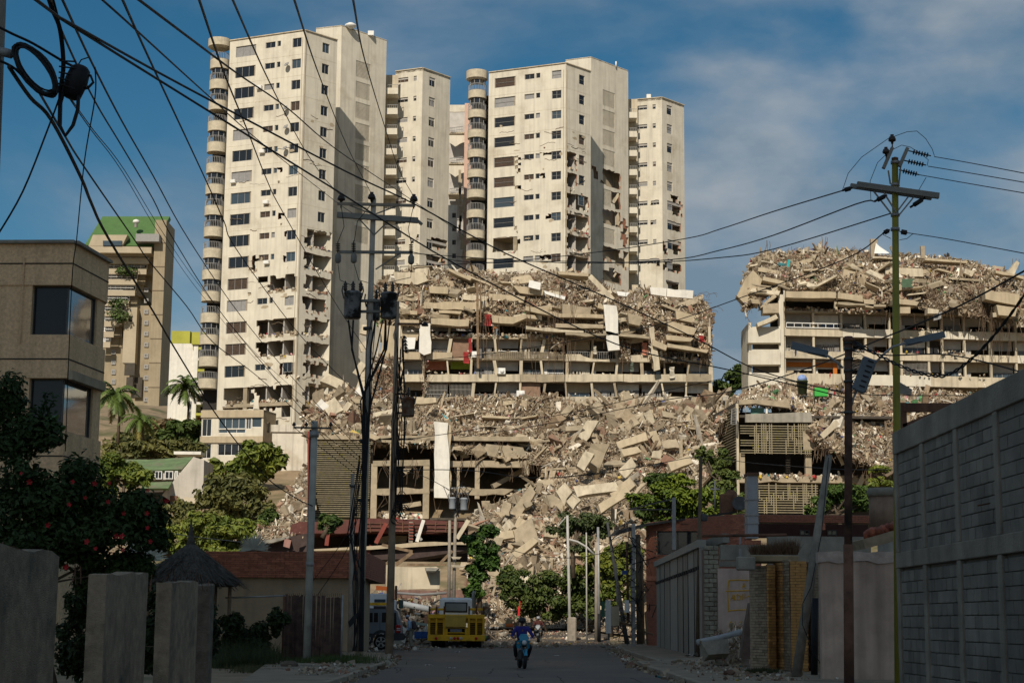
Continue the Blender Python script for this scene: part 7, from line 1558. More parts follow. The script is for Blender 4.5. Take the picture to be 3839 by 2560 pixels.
def transformer(t,a,b,Y,m,bush=2):
    """a,b pixel corners of the drum body"""
    p,r_=at(a[0],a[1],Y),at(b[0],b[1],Y);cx=(p.x+r_.x)/2;r=(r_.x-p.x)/2;z0,z1=r_.z,p.z
    q=MB();q.lathe((cx,Y,0),[(r*.92,z0),(r,z0+.05),(r,z1-.04),(r*1.06,z1-.03),(r*1.06,z1+.03),(r*.8,z1+.09)],20);o=q.build('transformer',m,t)
    for i in range(bush):
        x=cx+(i-(bush-1)/2)*r*.9;q=MB();q.lathe((x,Y,z1+.08),[(r*.12,0)]+[(r*(.28 if k % 2 else .16),.05+k*.05) for k in range(7)]+[(r*.06,.45)],10);q.build('bushing',mat('brown_porcelain',(.035,.025,.02)),o)
    q=MB()
    for sx in (-1,1): q.tube([(cx+sx*r*1.0,Y-r*.3,z1-.25),(cx+sx*r*1.25,Y-r*.3,z1+.1),(cx+sx*r*1.15,Y-r*.3,z1+.3)],.03,5)
    q.build('lifting_lug',dkm,o,kind='stuff')
    return o
def poles():
    gl=mat('greenish_grey_steel',(.2,.19,.165),rough=.55,var=.25,sc=2)
    Y=70.0;t=thing('utility_pole','tall grey steel utility pole with two crossarms and sooty transformers','utility pole',ground(1347,2462,Y));P=lambda x,y,d=0: at(x,y,Y+d)
    pole(t,ground(1347,2462,Y,.1),P(1401,745),.17,.11,mat('grey_pole_steel',(.46,.40,.32),rough=.6,var=.25,sc=2,streak=.3))
    q=MB();q.bar(P(1265,764,-.15),P(1557,771,-.15),.1,.12);q.build('crossarm',polec,t);q=MB();q.bar(P(1264,806,-.2),P(1567,827,-.2),.2,.22);q.bar(P(1560,823,-.2),P(1582,842,-.2),.12,.12);q.build('crossarm',gl,t)
    q=MB();q.bar(P(1272,945,-.15),P(1548,947,-.15),.1,.12);q.build('crossarm',gl,t)
    for (a,b) in (((1310,770),(1402,805)),((1490,772),(1402,805)),((1340,815),(1402,880)),((1460,825),(1404,880)),((1500,950),(1408,1010))): q=MB();q.bar(P(*a,-.12),P(*b,-.12),.05,.05);q.build('brace',gl,t)
    for x,y in ((1279,762),(1393,757),(1551,765)): pin_insulator(t,P(x,y,-.15),.17)
    for (x,y0,y1) in ((1267,905,985),(1326,903,985),(1541,908,990)):
        string_insulator(t,P(x,y0,-.2),P(x,y0+44,-.2),.1,5);q=MB();q.lathe(P(x,y1,-.2),[(.06,-.02),(.13,.05),(.13,.3),(.06,.42)],10);q.build('fuse_cutout',gl,t)
    soot=mat('sooty_grey_tank',(.2,.205,.21),rough=.5,var=.35,sc=2.2,dirt=(.012,.012,.012),dsc=1.3,dth=(.42,.52))
    transformer(t,(1291,1100),(1353,1194),Y-.4,soot,3);transformer(t,(1428,1104),(1487,1194),Y-.4,soot,2);transformer(t,(1374,1130),(1424,1200),Y+.7,soot,2)
    for y in (1128,1168): q=MB();q.bar(P(1350,y,-.1),P(1430,y,-.1),.16,.1);q.build('clamp_bracket',gl,t)
    for y in (1232,1652,1875): q=MB();q.lathe(P(1394-(y-745)*.0315*.98,y),[(.2,-.06),(.2,.06)],12);q.build('band_clamp',dkm,t)
    q=MB()
    for k in range(9):
        x0=R.uniform(1300,1480);y0=1200;x1=1372+R.uniform(-20,26);y1=R.uniform(1500,1640);q.tube([P(x0,y0,-.5),P(x0+(x1-x0)*.25+R.uniform(-20,20),1310,-.5),P(x1+R.uniform(-8,8),y1-60,-.35),P(1362+R.uniform(-6,10),1800,-.25),P(1352+R.uniform(-6,12),2440,-.25)],R.choice([.02,.03,.04]),5)
    for k in range(8):
        q.tube([P(1350+R.uniform(-14,20),1700+R.uniform(0,200),-.3),P(1330+R.uniform(-40,30),2000,-.3),P(1345+R.uniform(-25,30),2180,-.3),P(1330+R.uniform(-14,14),2440,-.3)],R.choice([.015,.025]),5)
    for (a,b,c) in (((1267,990),(1275,1050),(1330,1075)),((1328,990),(1345,1050),(1380,1060)),((1543,992),(1540,1040),(1450,1060)),((1279,770),(1290,850),(1268,905)),((1551,770),(1530,860),(1541,908)),((1393,765),(1340,830),(1328,905))): q.tube([P(*a,-.3),P(*b,-.3),P(*c,-.3)],.014,4)
    q.build('hanging_cables',black,t,kind='stuff')
    q=MB();q.extr([P(1305,2330,-.6),P(1330,2300,-.6),P(1345,2295,-.6),P(1330,2330,-.6),P(1310,2352,-.6)],(0,.15,0));q.build('splice_closure',black,t)
    # second,rusty pole with its own transformer
    Y=75.0;t=thing('utility_pole','brown rusty utility pole with one rusted transformer drum','utility pole',ground(1459,2445,Y));P=lambda x,y,d=0: at(x,y,Y+d);rp=mat('brown_pole',(.34,.25,.17),var=.3,sc=2,streak=.4)
    pole(t,ground(1459,2445,Y,0),P(1490,1130),.19,.09,rp);q=MB();q.bar(P(1492,1213,-.1),P(1600,1215,-.1),.07,.07);q.bar(P(1480,1477,-.1),P(1545,1477,-.1),.07,.07);q.bar(P(1482,1548,-.1),P(1545,1545,-.1),.07,.07);q.build('bracket',rust,t,kind='stuff')
    transformer(t,(1508,1495),(1553,1562),Y-.3,mat('rusted_drum',(.22,.18,.14),var=.3,sc=3,dirt=(.14,.05,.02),dsc=1.6,dth=(.45,.6),streak=.3),1);q=MB();q.lathe(P(1593,1222,-.1),[(.16,0),(.15,.06),(.1,.14),(.03,.2)],10);q.build('insulator',black,t)
    for i in range(5): string_insulator(t,P(1512+i*1.5,1270+i*13,-.3),P(1520+i*1.5,1262+i*13,-.3),.12,3)
    q=MB()
    for k in range(14):
        a=P(1492+R.uniform(-10,30),R.uniform(1250,1400),-.25);b=P(1485+R.uniform(-20,26),R.uniform(1800,1960),-.25);q.tube([a,a.lerp(b,.4)+Vector((R.uniform(-.4,.4),0,0)),b],.016,4)
    for k in range(12): c=P(1496+R.uniform(-16,22),1895+R.uniform(-40,50),-.25);q.tube([c+Vector((.25*math.cos(a),0,.3*math.sin(a))) for a in [R.uniform(0,1)+i*.9 for i in range(6)]],.018,4)
    q.build('hanging_cables',black,t,kind='stuff')
    Y=61.0;t=thing('lamp_post','slim grey steel post with a thin T crossarm and insulators','post',ground(1149,2480,Y));P=lambda x,y,d=0: at(x,y,Y+d)
    pole(t,ground(1149,2480,Y),P(1180,1578),.14,.12,mat('slim_grey_steel',(.36,.34,.29),rough=.6,var=.25,sc=2,streak=.25));q=MB();q.bar(P(1100,1602,-.15),P(1242,1605,-.15),.05,.06);q.build('crossarm',dkm,t)
    for x in (1102,1148,1240): pin_insulator(t,P(x,1600,-.15),.07)
    q=MB();q.bar(P(1168,1610,.3),P(1158,2060,.3),.14,.06);q.build('red_conduit',mat('red_conduit_paint',(.14,.03,.02),var=.25),t);q=MB();q.lathe(P(1178,1628),[(.17,-.1),(.17,.1)],10);q.build('band_clamp',galv,t);q=MB();q.lathe(P(1162,2114),[(.145,-.07),(.145,.07)],10);q.build('label_band',rail,t)
    Y=78.0;t=thing('utility_pole','plain thin concrete pole in front of the brick parapet beside the cable bundle','utility pole',ground(1312,2450,Y));pole(t,ground(1312,2450,Y),at(1322,1775,Y),.12,.09,mat('thin_pole_concrete',(.34,.3,.24),var=.2,sc=3,streak=.3));q=MB();q.lathe(at(1321,1822,Y),[(.14,-.05),(.14,.05)],10);q.build('band_clamp',dkm,t)
    Y=115.0;t=thing('utility_pole','far pole behind the truck carrying two pale grey transformers','utility pole',ground(1697,2400,Y));P=lambda x,y,d=0: at(x,y,Y+d);pole(t,ground(1697,2400,Y),P(1710,1830),.15,.09,polec);pole(t,ground(1681,2400,Y-.5),P(1686,1950,-.5),.13,.1,polec)
    pg=mat('pale_grey_tank',(.27,.29,.31),rough=.45,var=.15);transformer(t,(1684,1868),(1708,1908),Y-.3,pg,2);transformer(t,(1726,1870),(1752,1912),Y-.3,pg,2);q=MB();q.bar(P(1685,1850),P(1760,1848),.08,.08);q.bar(P(1690,1830),P(1745,1825),.08,.08);q.build('crossarm',galv,t,kind='stuff')
    q=MB()
    for k in range(16): a=P(1712+R.uniform(-30,40),1800+R.uniform(0,50),-.3);q.tube([a,a+Vector((R.uniform(-.5,.5),0,R.uniform(-.5,.3))),P(1708+R.uniform(-14,14),1900+R.uniform(0,40),-.3)],.02,4)
    q.build('hanging_cables',black,t,kind='stuff')
    q=MB();
    for (y,s) in ((2085,1),(2116,1)): q.extr([P(1690,y,-.4),P(1730,y+2,-.4),P(1722,y+10,-.4),P(1696,y+8,-.4)],(0,.06,0))
    q.build('sign_plate',creamd,t,kind='stuff')
    # near pole,cable coil and splice box at the top left
    Y=14.0;t=thing('utility_pole','near concrete utility pole cut by the left edge of the view','utility pole',(at(-105,1500,Y).x,Y,0.15));pole(t,(at(-92,1500,Y).x,Y,.15),(at(-5,-900,Y).x,Y,at(-5,-900,Y).z),.19,.14,polec);q=MB();q.tube([at(-10,190,Y-.1),at(46,205,Y-.1)],.04,8);q.build('bracket',galv,t)
    q=MB()
    for k in range(16):
        c=at(132+R.uniform(-5,5),262+R.uniform(-5,5),Y-.05*k*.5);e=Vector((.62,0,-.79));s_=Vector((.79,0,.62));a,b=R.uniform(.235,.285),R.uniform(.085,.125);q.tube([c+e*a*math.cos(i*.2856)+s_*b*math.sin(i*.2856)+Vector((0,R.uniform(-.01,.01),0)) for i in range(23)],.0085,5)
    tag(q.build('cable_coil',black,kind=None),'large loop of spare black cable hanging beside the near pole','cable coil')
    t=thing('splice_box','black cable splice box hung between the wires at top left','splice box',at(265,310,Y));q=MB();c=at(266,302,Y);q.lathe(c+Vector((0,0,-.16)),[(.05,-.0),(.085,.03),(.1,.16),(.085,.27),(.05,.3)],12,Matrix.Rotation(.3,3,'Y'));q.build('body',black,t)
    q=MB();
    for k in range(5): q.tube([c+Vector((.06,-.08,-.1+k*.06)),c+Vector((-.08,-.1,-.06+k*.05))],.008,5)
    for i in range(2): q.tube([at(x+i*4,y,Y-.05) for x,y in ((240,330),(222,400),(222,470),(243,510),(272,470),(290,410),(292,360))],.012,6)
    q.tube([at(x,y,Y) for x,y in ((300,270),(340,285),(350,310),(330,330),(300,338))],.012,6);q.tube([at(x,y,Y) for x,y in ((290,250),(305,225),(330,217))],.006,5);q.build('cable_tail',black,t,kind='stuff')
    # right hand poles
    Y=35.0;t=thing('street_light_pole','dark rusty street light pole with solar lamps on curved arms','street light',ground(3180,2500,Y,.15));P=lambda x,y,d=0: at(x,y,Y+d)
    pole(t,ground(3181,2500,Y,.15),P(3180,2040),.105,.1,rust);pole(t,P(3180,2042),P(3181,1268),.082,.078,mat('dark_rusty_steel',(.11,.06,.042),rough=.85,var=.5,sc=3,dirt=(.02,.015,.013),dsc=1.2),'upper_pole')
    for y in (1285,1310,1345,1390,1430,1545): q=MB();q.lathe(P(3181,y),[(.1,-.025),(.1,.025)],12);q.build('band_clamp',dkm,t)
    q=MB();q.lathe(P(3181,1272),[(.11,-.06),(.13,.0),(.08,.06)],10);q.build('pole_top',rust,t)
    q=MB();q.bar(P(3150,1545,-.1),P(3210,1545,-.1),.03,.03);q.build('step_bar',dkm,t)
    blu=mat('lamp_grey_blue',(.12,.14,.16),rough=.45,var=.1)
    q=MB();q.tube([P(3160,1380),P(3140,1360),P(3105,1335),P(3080,1325)],.026,7);q.build('lamp_arm',galv,t);q=MB();q.bar(P(2966,1294),P(3104,1328),.16,.035,(0,1,0));q.rbox(P(3060,1325),(.36,.14,.06),.02,Matrix.Rotation(.2,3,'Y'));q.build('solar_lamp',blu,t)
    q=MB();q.tube([P(3192,1520),P(3200,1490),P(3214,1462)],.024,7);q.tube([P(3272,1370),P(3310,1330),P(3345,1300),P(3395,1286)],.024,7);q.build('lamp_arm',galv,t)
    q=MB();q.bar(P(3392,1286),P(3542,1253),.14,.03,(0,1,0));q.rbox(P(3430,1284),(.3,.12,.05),.02,Matrix.Rotation(-.25,3,'Y'));q.build('solar_lamp',blu,t)
    rot=Matrix.Rotation(.36,3,'Y');c=P(3240,1405,-.15);q=MB();q.rbox(c,(.30,.1,.74),.05,rot)
    q.rbox(P(3222,1462,-.15),(.22,.12,.1),.04,rot);hb=q.build('lamp_head',blu,t)
    for k in range(6): q=MB();q.box(c+rot @ Vector((.03,-.055,-.25+k*.11)),(.12,.02,.03),rot);q.build('lamp_vent',black,hb)
    q=MB()
    for k in range(12): a=P(3190,1290+k*16,-.1);q.tube([a,P(3240,1320+k*9+R.uniform(-10,10),-.1),P(3196,1330+k*12,-.1)],.008,4)
    q.build('wire_tangle',black,t,kind='stuff')
    Y=36.0;t=thing('utility_pole','yellow green steel utility pole with angled crossarm above the block wall','utility pole',ground(3362,2500,Y));P=lambda x,y,d=0: at(x,y,Y+d);gp=mat('olive_yellow_paint',(.26,.235,.03),rough=.55,var=.22,sc=2,streak=.2)
    pole(t,ground(3366,2500,Y),P(3355,598),.088,.068,gp);q=MB();q.lathe(P(3355,598),[(.075,-.02),(.075,.03),(.03,.05)],12);q.build('pole_cap',rust,t)
    q=MB();q.bar(P(3213,692,-.12),P(3520,735,-.12),.1,.12);q.build('crossarm',gl,t);q=MB();q.bar(P(3188,697,.12),P(3492,742,.12),.08,.1);q.build('crossarm',gl,t)
    for (a,b) in (((3345,555),(3312,632)),((3402,556),(3372,625))): q=MB();q.bar(P(*a,-.1),P(*b,-.1),.1,.07);q.build('top_bracket',gl,t)
    for (a,b) in (((3276,718),(3340,800)),((3312,720),(3362,800)),((3405,738),(3366,790)),((3425,740),(3372,805)),((3330,640),(3338,690)),((3378,610),(3370,688))): q=MB();q.bar(P(*a,-.1),P(*b,-.1),.03,.03);q.build('brace',gl,t)
    for y in (610,694,807,860): q=MB();q.lathe(P(3356,y),[(.1,-.03),(.1,.03)],12);q.build('band_clamp',galv,t)
    pin_insulator(t,P(3345,540,-.1),.085);pin_insulator(t,P(3322,585,-.1),.08)
    for (a,b) in (((3406,566),(3490,585)),((3388,602),(3472,620)),((3370,637),(3446,656)),((3372,868),(3400,873))): string_insulator(t,P(*a,-.1),P(*b,-.1),.055,6)
    for (a,b) in (((3195,705),(3158,715)),((3325,732),(3278,756)),((3468,742),(3412,778)),((3335,862),(3310,876))):
        q=MB();q.tube([P(*a,-.1),P(*b,-.1)],[.025,.025],7);d=(P(*b,-.1)-P(*a,-.1));q.tube([P(*a,-.1)+d*.2,P(*a,-.1)+d*.75],.05,8);q.build('strain_insulator',black,t)
    q=MB()
    for pl in ([(3158,715),(3180,650),(3230,590),(3330,520),(3400,495),(3437,492)],[(3437,492),(3470,520),(3495,560),(3503,585)],[(3322,580),(3290,610),(3262,680),(3265,750)],[(3350,560),(3380,545),(3412,552),(3450,575),(3480,600),(3476,622)],[(3472,666),(3445,712)],[(3310,880),(3340,895)],[(3372,900),(3400,895),(3422,877)]): q.tube([P(*p,-.12) for p in pl],.007,5)
    q.build('jumper_wire',black,t,kind='stuff')
    Y=48.0;t=thing('leaning_pole','grey concrete pole leaning over the ochre brick pillars','utility pole',ground(2985,2530,Y,.15));pole(t,ground(2985,2530,Y,.15),at(3108,1705,Y+.5),.14,.1,mat('mottled_pole',(.24,.21,.17),var=.3,sc=4,streak=.35))
    q=MB();q.tube([at(3106,1715,Y+.3),at(3080,2000,Y-.1),at(3040,2200,Y-.1),at(3010,2260,Y-.2),at(3008,2340,Y-.2),at(3050,2440,Y-.2),at(3105,2540,Y-.4)],.012,5);q.build('hanging_cable',black,t)
    q=MB()
    for k in range(8): a=at(3100+R.uniform(-6,6),1705,Y+.4);q.tube([a,a+Vector((R.uniform(-.2,.2),0,R.uniform(.1,.4)))],.008,4)
    q.build('bare_rebar',rust,t,kind='stuff')
    Y=75.0;t=thing('lamp_post','thin rusty brown post rising past the sheet metal fence','post',ground(2616,2463,Y,.15));pole(t,ground(2616,2463,Y,.15),at(2627,1712,Y),.11,.075,mat('rust_tan_pole',(.14,.10,.065),var=.3,sc=2,streak=.3));q=MB();q.rbox(at(2640,1940,Y),(.28,.25,.3),.04);q.build('lamp',dkm,t)
    Y=120.0;wp=mat('white_pole_paint',(.42,.40,.36),rough=.6,var=.15)
    t=thing('street_lamp','white street lamp pole with a curved arm before the trees at the road end','street lamp',ground(2138,2332,Y));P=lambda x,y,d=0: at(x,y,Y+d);pole(t,ground(2138,2332,Y),P(2127,1931),.12,.09,wp);q=MB();q.tube([P(2130,2020),P(2165,2030),P(2200,2050),P(2228,2078)],.08,6);q.build('lamp_arm',wp,t);q=MB();q.bar(P(2124,1935),P(2090,1972),.1,.06);q.build('stay',wp,t);q=MB();b=P(2145,2330);q.rbox((P(2144,2300).x,Y+.05,.95),(.62,.5,1.9),.08);q.build('concrete_base',polec,t)
    for (lb,x0,y0,x1,y1,r,m) in (('grey lamp pole with black foot right of the white lamp pole',2246,2405,2242,1975,.11,galv),('pale concrete pole just left of the grey lamp pole',2235,2400,2236,2030,.13,polec),('short thin white pole in the yellow green tree',2200,2380,2198,1995,.06,wp)):
        t=thing('lamp_post',lb,'post',ground(x1,y1,Y-2));pole(t,ground(x0,y0,Y-2),at(x1,y1,Y-2),r,r*.8,m)
        if m is galv: q=MB();p=ground(x0,y0,Y-2);q.tube([p,p+Vector((0,0,1.9))],.125,8);q.build('black_foot',black,t)
    Y=112.0;t=thing('leaning_pole','thin dark pole leaning left in front of the lean-to roof','utility pole',ground(2350,2400,Y));pole(t,ground(2352,2410,Y),at(2277,1957,Y),.16,.08,mat('dark_grey_pole',(.07,.07,.068),var=.3))
    Y=106.0;t=thing('post_cluster','tangle of leaning wooden posts pipes and wires beside the brick building','posts',ground(2390,2410,Y,.12));P=lambda x,y,d=0: at(*Zg(x,y),Y+d)
    for (x0,y0,x1,y1,r,m) in ((385,1285,370,490,.2,bark),(335,1285,325,700,.1,polec),(300,1100,290,540,.09,rust),(410,1280,400,640,.1,wood),(345,1285,340,420,.08,galv),(230,1150,210,700,.07,polec),(190,1115,330,1150,.1,wood),(360,560,410,680,.12,polec),(160,1255,155,970,.06,galv),(440,1280,425,1050,.07,wood),(395,1185,480,1215,.06,wood)):
        pole(t,P(x0,y0),P(x1,y1),r,r*.8,m,'post',7)
    for (x,y,w,h,m) in ((155,1085,38,240,whitew),(118,1030,26,110,mat('green_board',(.05,.13,.08),var=.1)),(275,765,40,30,mat('blue_tarp',(.04,.08,.22),var=.2)),(290,1010,30,90,white),(205,1080,60,140,band)):
        a,b=P(x-w/2,y+h/2,-.4),P(x+w/2,y-h/2,-.4);q=MB();q.box(((a.x+b.x)/2,Y-.4,(a.z+b.z)/2),(b.x-a.x,.12,b.z-a.z));q.build('board',m,t)
    q=MB()
    for k in range(46): a=P(R.uniform(200,460),R.uniform(480,1200),-.3);q.tube([a,a+Vector((R.uniform(-.7,.7),0,R.uniform(-.7,.5))),a+Vector((R.uniform(-1,1),0,R.uniform(-1.4,.6)))],R.choice([.012,.02,.03]),4)
    for k in range(5): q.tube([P(310+k*6,420),P(300+k*7,520),P(310+k*4,700)],.02,4)
    q.build('wire_tangle',black,t,kind='stuff')
    q=MB();q.tube([at(*Zg(1365,1450),56),at(*Zg(1340,1180),56),at(*Zg(1300,980),56),at(*Zg(1270,878),56)],[.2,.13,.1,.05],9);p=at(*Zg(1368,1480),56);q.tube([(p.x,56,.1),at(*Zg(1365,1450),56)],[.24,.2],9);tag(q.build('dead_trunk',mat('dark_bark',(.05,.042,.035),var=.35,sc=4,bump=.6)),'bare curved dead tree trunk before the ochre brick pillars','tree trunk')
    q=MB();q.tube([(at(*Zg(1650,1440),50).x,50,.15),at(*Zg(1657,950),50)],.1,8);tag(q.build('pipe_post',black),'short black pipe standing against the pink wall','pipe')
# ------------------------------------------------------------------ overhead cables
def smoothpts(pts,k=5):
    P=[at(*p) for p in pts]
    if len(P) == 2: return [P[0].lerp(P[1],i/8)-Vector((0,0,0)) for i in range(9)]
    out=[]
    for i in range(len(P)-1):
        p0,p1,p2,p3=P[max(i-1,0)],P[i],P[i+1],P[min(i+2,len(P)-1)]
        for j in range(k):
            t=j/k;out.append(.5*((2*p1)+(p2-p0)*t+(2*p0-5*p1+4*p2-p3)*t*t+(3*p1-p0-3*p2+p3)*t**3))
    return out+[P[-1]]
def cable(label,pts,r,m=None,name='power_cable'):
    P=smoothpts(pts);off=lambda p: p[0] <= 10 or p[1] <= 10 or p[0] >= 3830
    if off(pts[0]): P=[P[0]+(P[0]-P[1]).normalized()*16]+P
    if off(pts[-1]): P=P+[P[-1]+(P[-1]-P[-2]).normalized()*16]
    q=MB();q.tube(P,r,5);return tag(q.build(name,m or black),label,'cable','overhead cables')
def cables():
    A=lambda *p: p
    cable('upper of the thick twin cables crossing from top left to the rusty lamp pole',[(60,-60,11),(215,60,12.5),(280,98,13),(700,330,17),(1290,640,23),(1560,769,26),(1895,950,28.5),(2290,1122,31),(2600,1265,33),(2850,1390,34),(3170,1475,35)],.0125)
    cable('lower of the thick twin cables crossing from top left toward the street light',[(40,-70,11),(200,50,12.5),(270,98,13),(700,366,17),(1265,717,22.5),(1725,1000,27),(2310,1290,31.5),(2750,1390,34),(3170,1490,35)],.0125)
    cable('thin wire dropping from the top edge to the left end of the main crossarm',[(383,0,14),(515,118,16),(790,368,25),(985,540,40),(1256,754,62),(1322,800,69.5)],.011)
    cable('thin wire from the top edge passing the tall tower balconies',[(520,0,14),(746,170,18),(896,281,24),(1080,408,32),(1260,560,42),(1480,708,60),(1700,855,80),(1760,900,90)],.014)
    cable('wire crossing the sky left of the tall tower down to the street poles',[(455,-10,13),(575,255,18),(775,683,30),(840,830,35),(900,955,40),(1150,1285,55),(1368,1500,69.5)],.012)
    cable('wire crossing the big windows of the tall tower',[(740,-20,14),(840,274,22),(925,483,30),(1006,688,40),(1063,800,45),(1260,1140,60),(1372,1310,69.5)],.013)
    cable('wire running down the tall tower facade to the pole top',[(868,-10,16),(980,245,28),(1052,392,38),(1138,555,50),(1215,667,60),(1279,735,69.7)],.013)
    cable('wire from the top edge down the stair block to the middle insulator',[(1100,-10,16),(1195,279,34),(1302,550,54),(1393,728,69.7)],.013)
    cable('wire from the top edge down to the right insulator',[(1322,-10,16),(1368,228,32),(1440,468,48),(1496,637,60),(1550,735,69.7)],.013)
    cable('first of two parallel dark wires over the green roofed tower',[(225,-20,13),(344,235,17),(459,458,22),(574,659,28),(712,905,38),(900,1180,50),(1100,1420,60),(1355,1690,69.5)],.012)
    cable('second of two parallel dark wires over the green roofed tower',[(185,-20,13),(241,140,16),(356,380,21),(459,552,26),(574,747,32),(655,905,38),(850,1200,50),(1180,1590,61)],.012)
    cable('left one of a fine pair of wires beside the green roofed tower',[(236,333,14),(339,484,18),(459,645,24),(605,890,34),(760,1110,44),(1000,1390,55),(1240,1605,61)],.006)
    cable('right one of a fine pair of wires beside the green roofed tower',[(240,333,14),(350,488,18),(468,640,24),(622,890,34),(780,1110,44),(1020,1385,55),(1390,1700,69.5)],.006)
    cable('thickest black cable sagging from the coil down to the slim grey post',[(34,250,13.5),(115,367,14.5),(195,453,15.5),(304,666,18),(342,760,20),(405,890,23),(564,1150,31),(670,1330,38),(800,1538,46),(922,1700,53),(1012,1801,57),(1119,1872,60),(1172,1896,60.9)],.019)
    cable('black cable below the coil running down to the main utility pole',[(149,350,14),(247,516,17),(316,626,20),(505,900,28),(560,980,31),(700,1148,37),(800,1284,43),(967,1412,52),(1180,1600,62),(1366,1740,69.5)],.012)
    cable('loose wire swinging down left from the splice box',[(222,370,14),(189,460,14),(86,718,14),(-20,900,14)],.0085)
    cable('loose wire hanging down in front of the brown building windows',[(356,253,15),(356,367,15.5),(316,608,17),(287,900,20),(268,1080,22),(245,1690,25)],.007)
    cable('bundle of cables falling from the top edge to the splice box',[(178,-20,13.5),(198,40,13.6),(225,110,13.8),(238,240,14),(228,340,14),(224,470,14)],.02)
    cable('thin cable beside the bundle above the splice box',[(195,-20,13.5),(225,100,13.8),(243,240,14)],.009)
    cable('cable from the near pole over the coil to the splice box',[(-10,100,13.5),(50,130,13.6),(125,165,13.8),(235,230,14),(300,262,14)],.012)
    cable('cable from the near pole under the coil',[(-10,225,13.5),(60,262,13.6),(140,345,14),(200,365,14)],.012)
    cable('upper wire from the olive pole crossarm left to the far side',[(3158,715,36),(2900,793,42),(2700,859,48),(2563,896,53),(2200,950,62),(1800,985,68),(1545,945,70)],.016)
    cable('middle wire from the olive pole to the main pole',[(3278,756,36),(3210,765,37),(2900,882,42),(2700,938,47),(2500,975,52),(2100,985,62),(1545,950,70)],.016)
    cable('lower wire from the olive pole skimming the right ruin',[(3340,800,36),(2900,934,43),(2700,966,47),(2400,985,54),(2000,980,63),(1500,1000,70)],.015)
    cable('wire from the lower collar of the olive pole sloping down left',[(3310,876,36),(3160,975,39),(2763,1121,47),(2500,1210,54),(2200,1270,62),(1800,1330,70),(1490,1360,75)],.014)
    cable('top outgoing wire right of the olive pole',[(3503,588,35.9),(3640,612,33),(3850,652,29)],.009)
    cable('second outgoing wire right of the olive pole',[(3480,624,35.9),(3640,650,33),(3850,686,29)],.009)
    cable('third outgoing wire right of the olive pole',[(3446,656,35.9),(3640,690,33),(3850,726,29)],.009)
    cable('low outgoing wire right of the olive pole collar',[(3400,873,35.9),(3560,898,33),(3850,952,29)],.009)
    for k,(d,lb) in enumerate(((0,'twisted black service cable sagging right of the street light'),(6,'second strand of the twisted service cable right of the street light'))):
        cable(lb,[(3195,1270+d,35)]+[(3195+i*26,1270+140*math.sin(min(1,(i+1)/15)*1.65)**1.2-max(0,(i-13))**1.5*7.5+(5 if (i+k) % 2 else -5),35-i*.3) for i in range(1,26)],.016)
    cable('long sloping cable from the right edge to behind the street light',[(3850,1010,28),(3600,1145,31),(3340,1255,35),(3000,1390,45),(2700,1475,58),(2487,1500,66),(2100,1580,80),(1720,1640,100)],.018)
    cable('cable from the street light top to the lower right edge',[(3190,1280,35),(3300,1330,34),(3560,1330,32),(3850,1400,29)],.014)
    cable('horizontal cable behind the rusty lamp pole over the podium rubble',[(3850,1480,50),(3380,1482,50),(3180,1470,50),(2950,1425,55),(2820,1400,58)],.014)
    cable('sagging cable crossing in front of the lower podium and rubble',[(2100,1788,70),(2310,1765,64),(2480,1735,60),(2627,1712,75),(2820,1735,68),(3040,1752,52),(3180,1760,48),(3345,1760,42)],.014)
    cable('cable across the middle podium openings',[(1490,1763,75),(1660,1760,80),(1811,1768,85),(1955,1789,90),(2100,1788,95),(2300,1771,98)],.02)
    cable('cable from the rusty pole rising right over the rubble',[(1495,1650,75),(1700,1622,78),(1950,1580,80),(2200,1535,80),(2487,1466,80),(2800,1400,80)],.016)
    cable('first fine service wire fanning from the slim post to the main pole',[(1240,1608,61),(1290,1660,65),(1355,1720,69.5)],.012)
    cable('second fine service wire fanning from the slim post to the main pole',[(1180,1600,61),(1260,1690,65),(1352,1770,69.5)],.012)
    cable('third fine service wire fanning from the slim post to the main pole',[(1102,1602,61),(1220,1690,65),(1350,1790,69.5)],.012)
    cable('guy wire from the main pole down to the shop roof',[(1350,1880,69.6),(1290,2020,72),(1170,2180,78)],.014);cable('second guy wire from the main pole down to the fence',[(1352,1900,69.6),(1300,2060,70),(1190,2230,72)],.014)
    cable('thin pale wires over the bank left of the hut',[(560,1980,100),(720,2010,100),(980,2038,110)],.02,rail)
    cable('dark cable rising from the far transformers to the street poles',[(1710,1850,115),(1600,1790,98),(1495,1760,75)],.02);cable('long sagging wire from far transformers to the right hand posts',[(1770,2000,115),(1950,2070,112),(2150,2090,110),(2350,2050,108)],.02)
# ------------------------------------------------------------------ people (skinned joint chains)
skin_m=mat('brown_skin',(.16,.085,.055),rough=.55,var=.08,bump=0)
def skinned(name,J,E,rad,m,parent,root=0,lv=1):
    me=bpy.data.meshes.new(name);me.from_pydata([tuple(p) for p in J],E,[]);o=newobj(name,me,None,(0,0,0));md=o.modifiers.new('s','SKIN');me.skin_vertices[0].data
    for i,r in enumerate(rad): me.skin_vertices[0].data[i].radius=(r,r) if not isinstance(r,tuple) else r
    for i in range(len(rad)): me.skin_vertices[0].data[i].use_root=(i == root)
    s=o.modifiers.new('b','SUBSURF');s.levels=lv;s.render_levels=lv;dg=bpy.context.evaluated_depsgraph_get();m2=bpy.data.meshes.new_from_object(o.evaluated_get(dg));bpy.data.objects.remove(o);bpy.data.meshes.remove(me)
    m2.polygons.foreach_set('use_smooth',[True]*len(m2.polygons));m2.materials.clear();m2.name=name;w=wloc(parent);m2.transform(Matrix.Translation(-w));return newobj(name,m2,m,(0,0,0),parent)
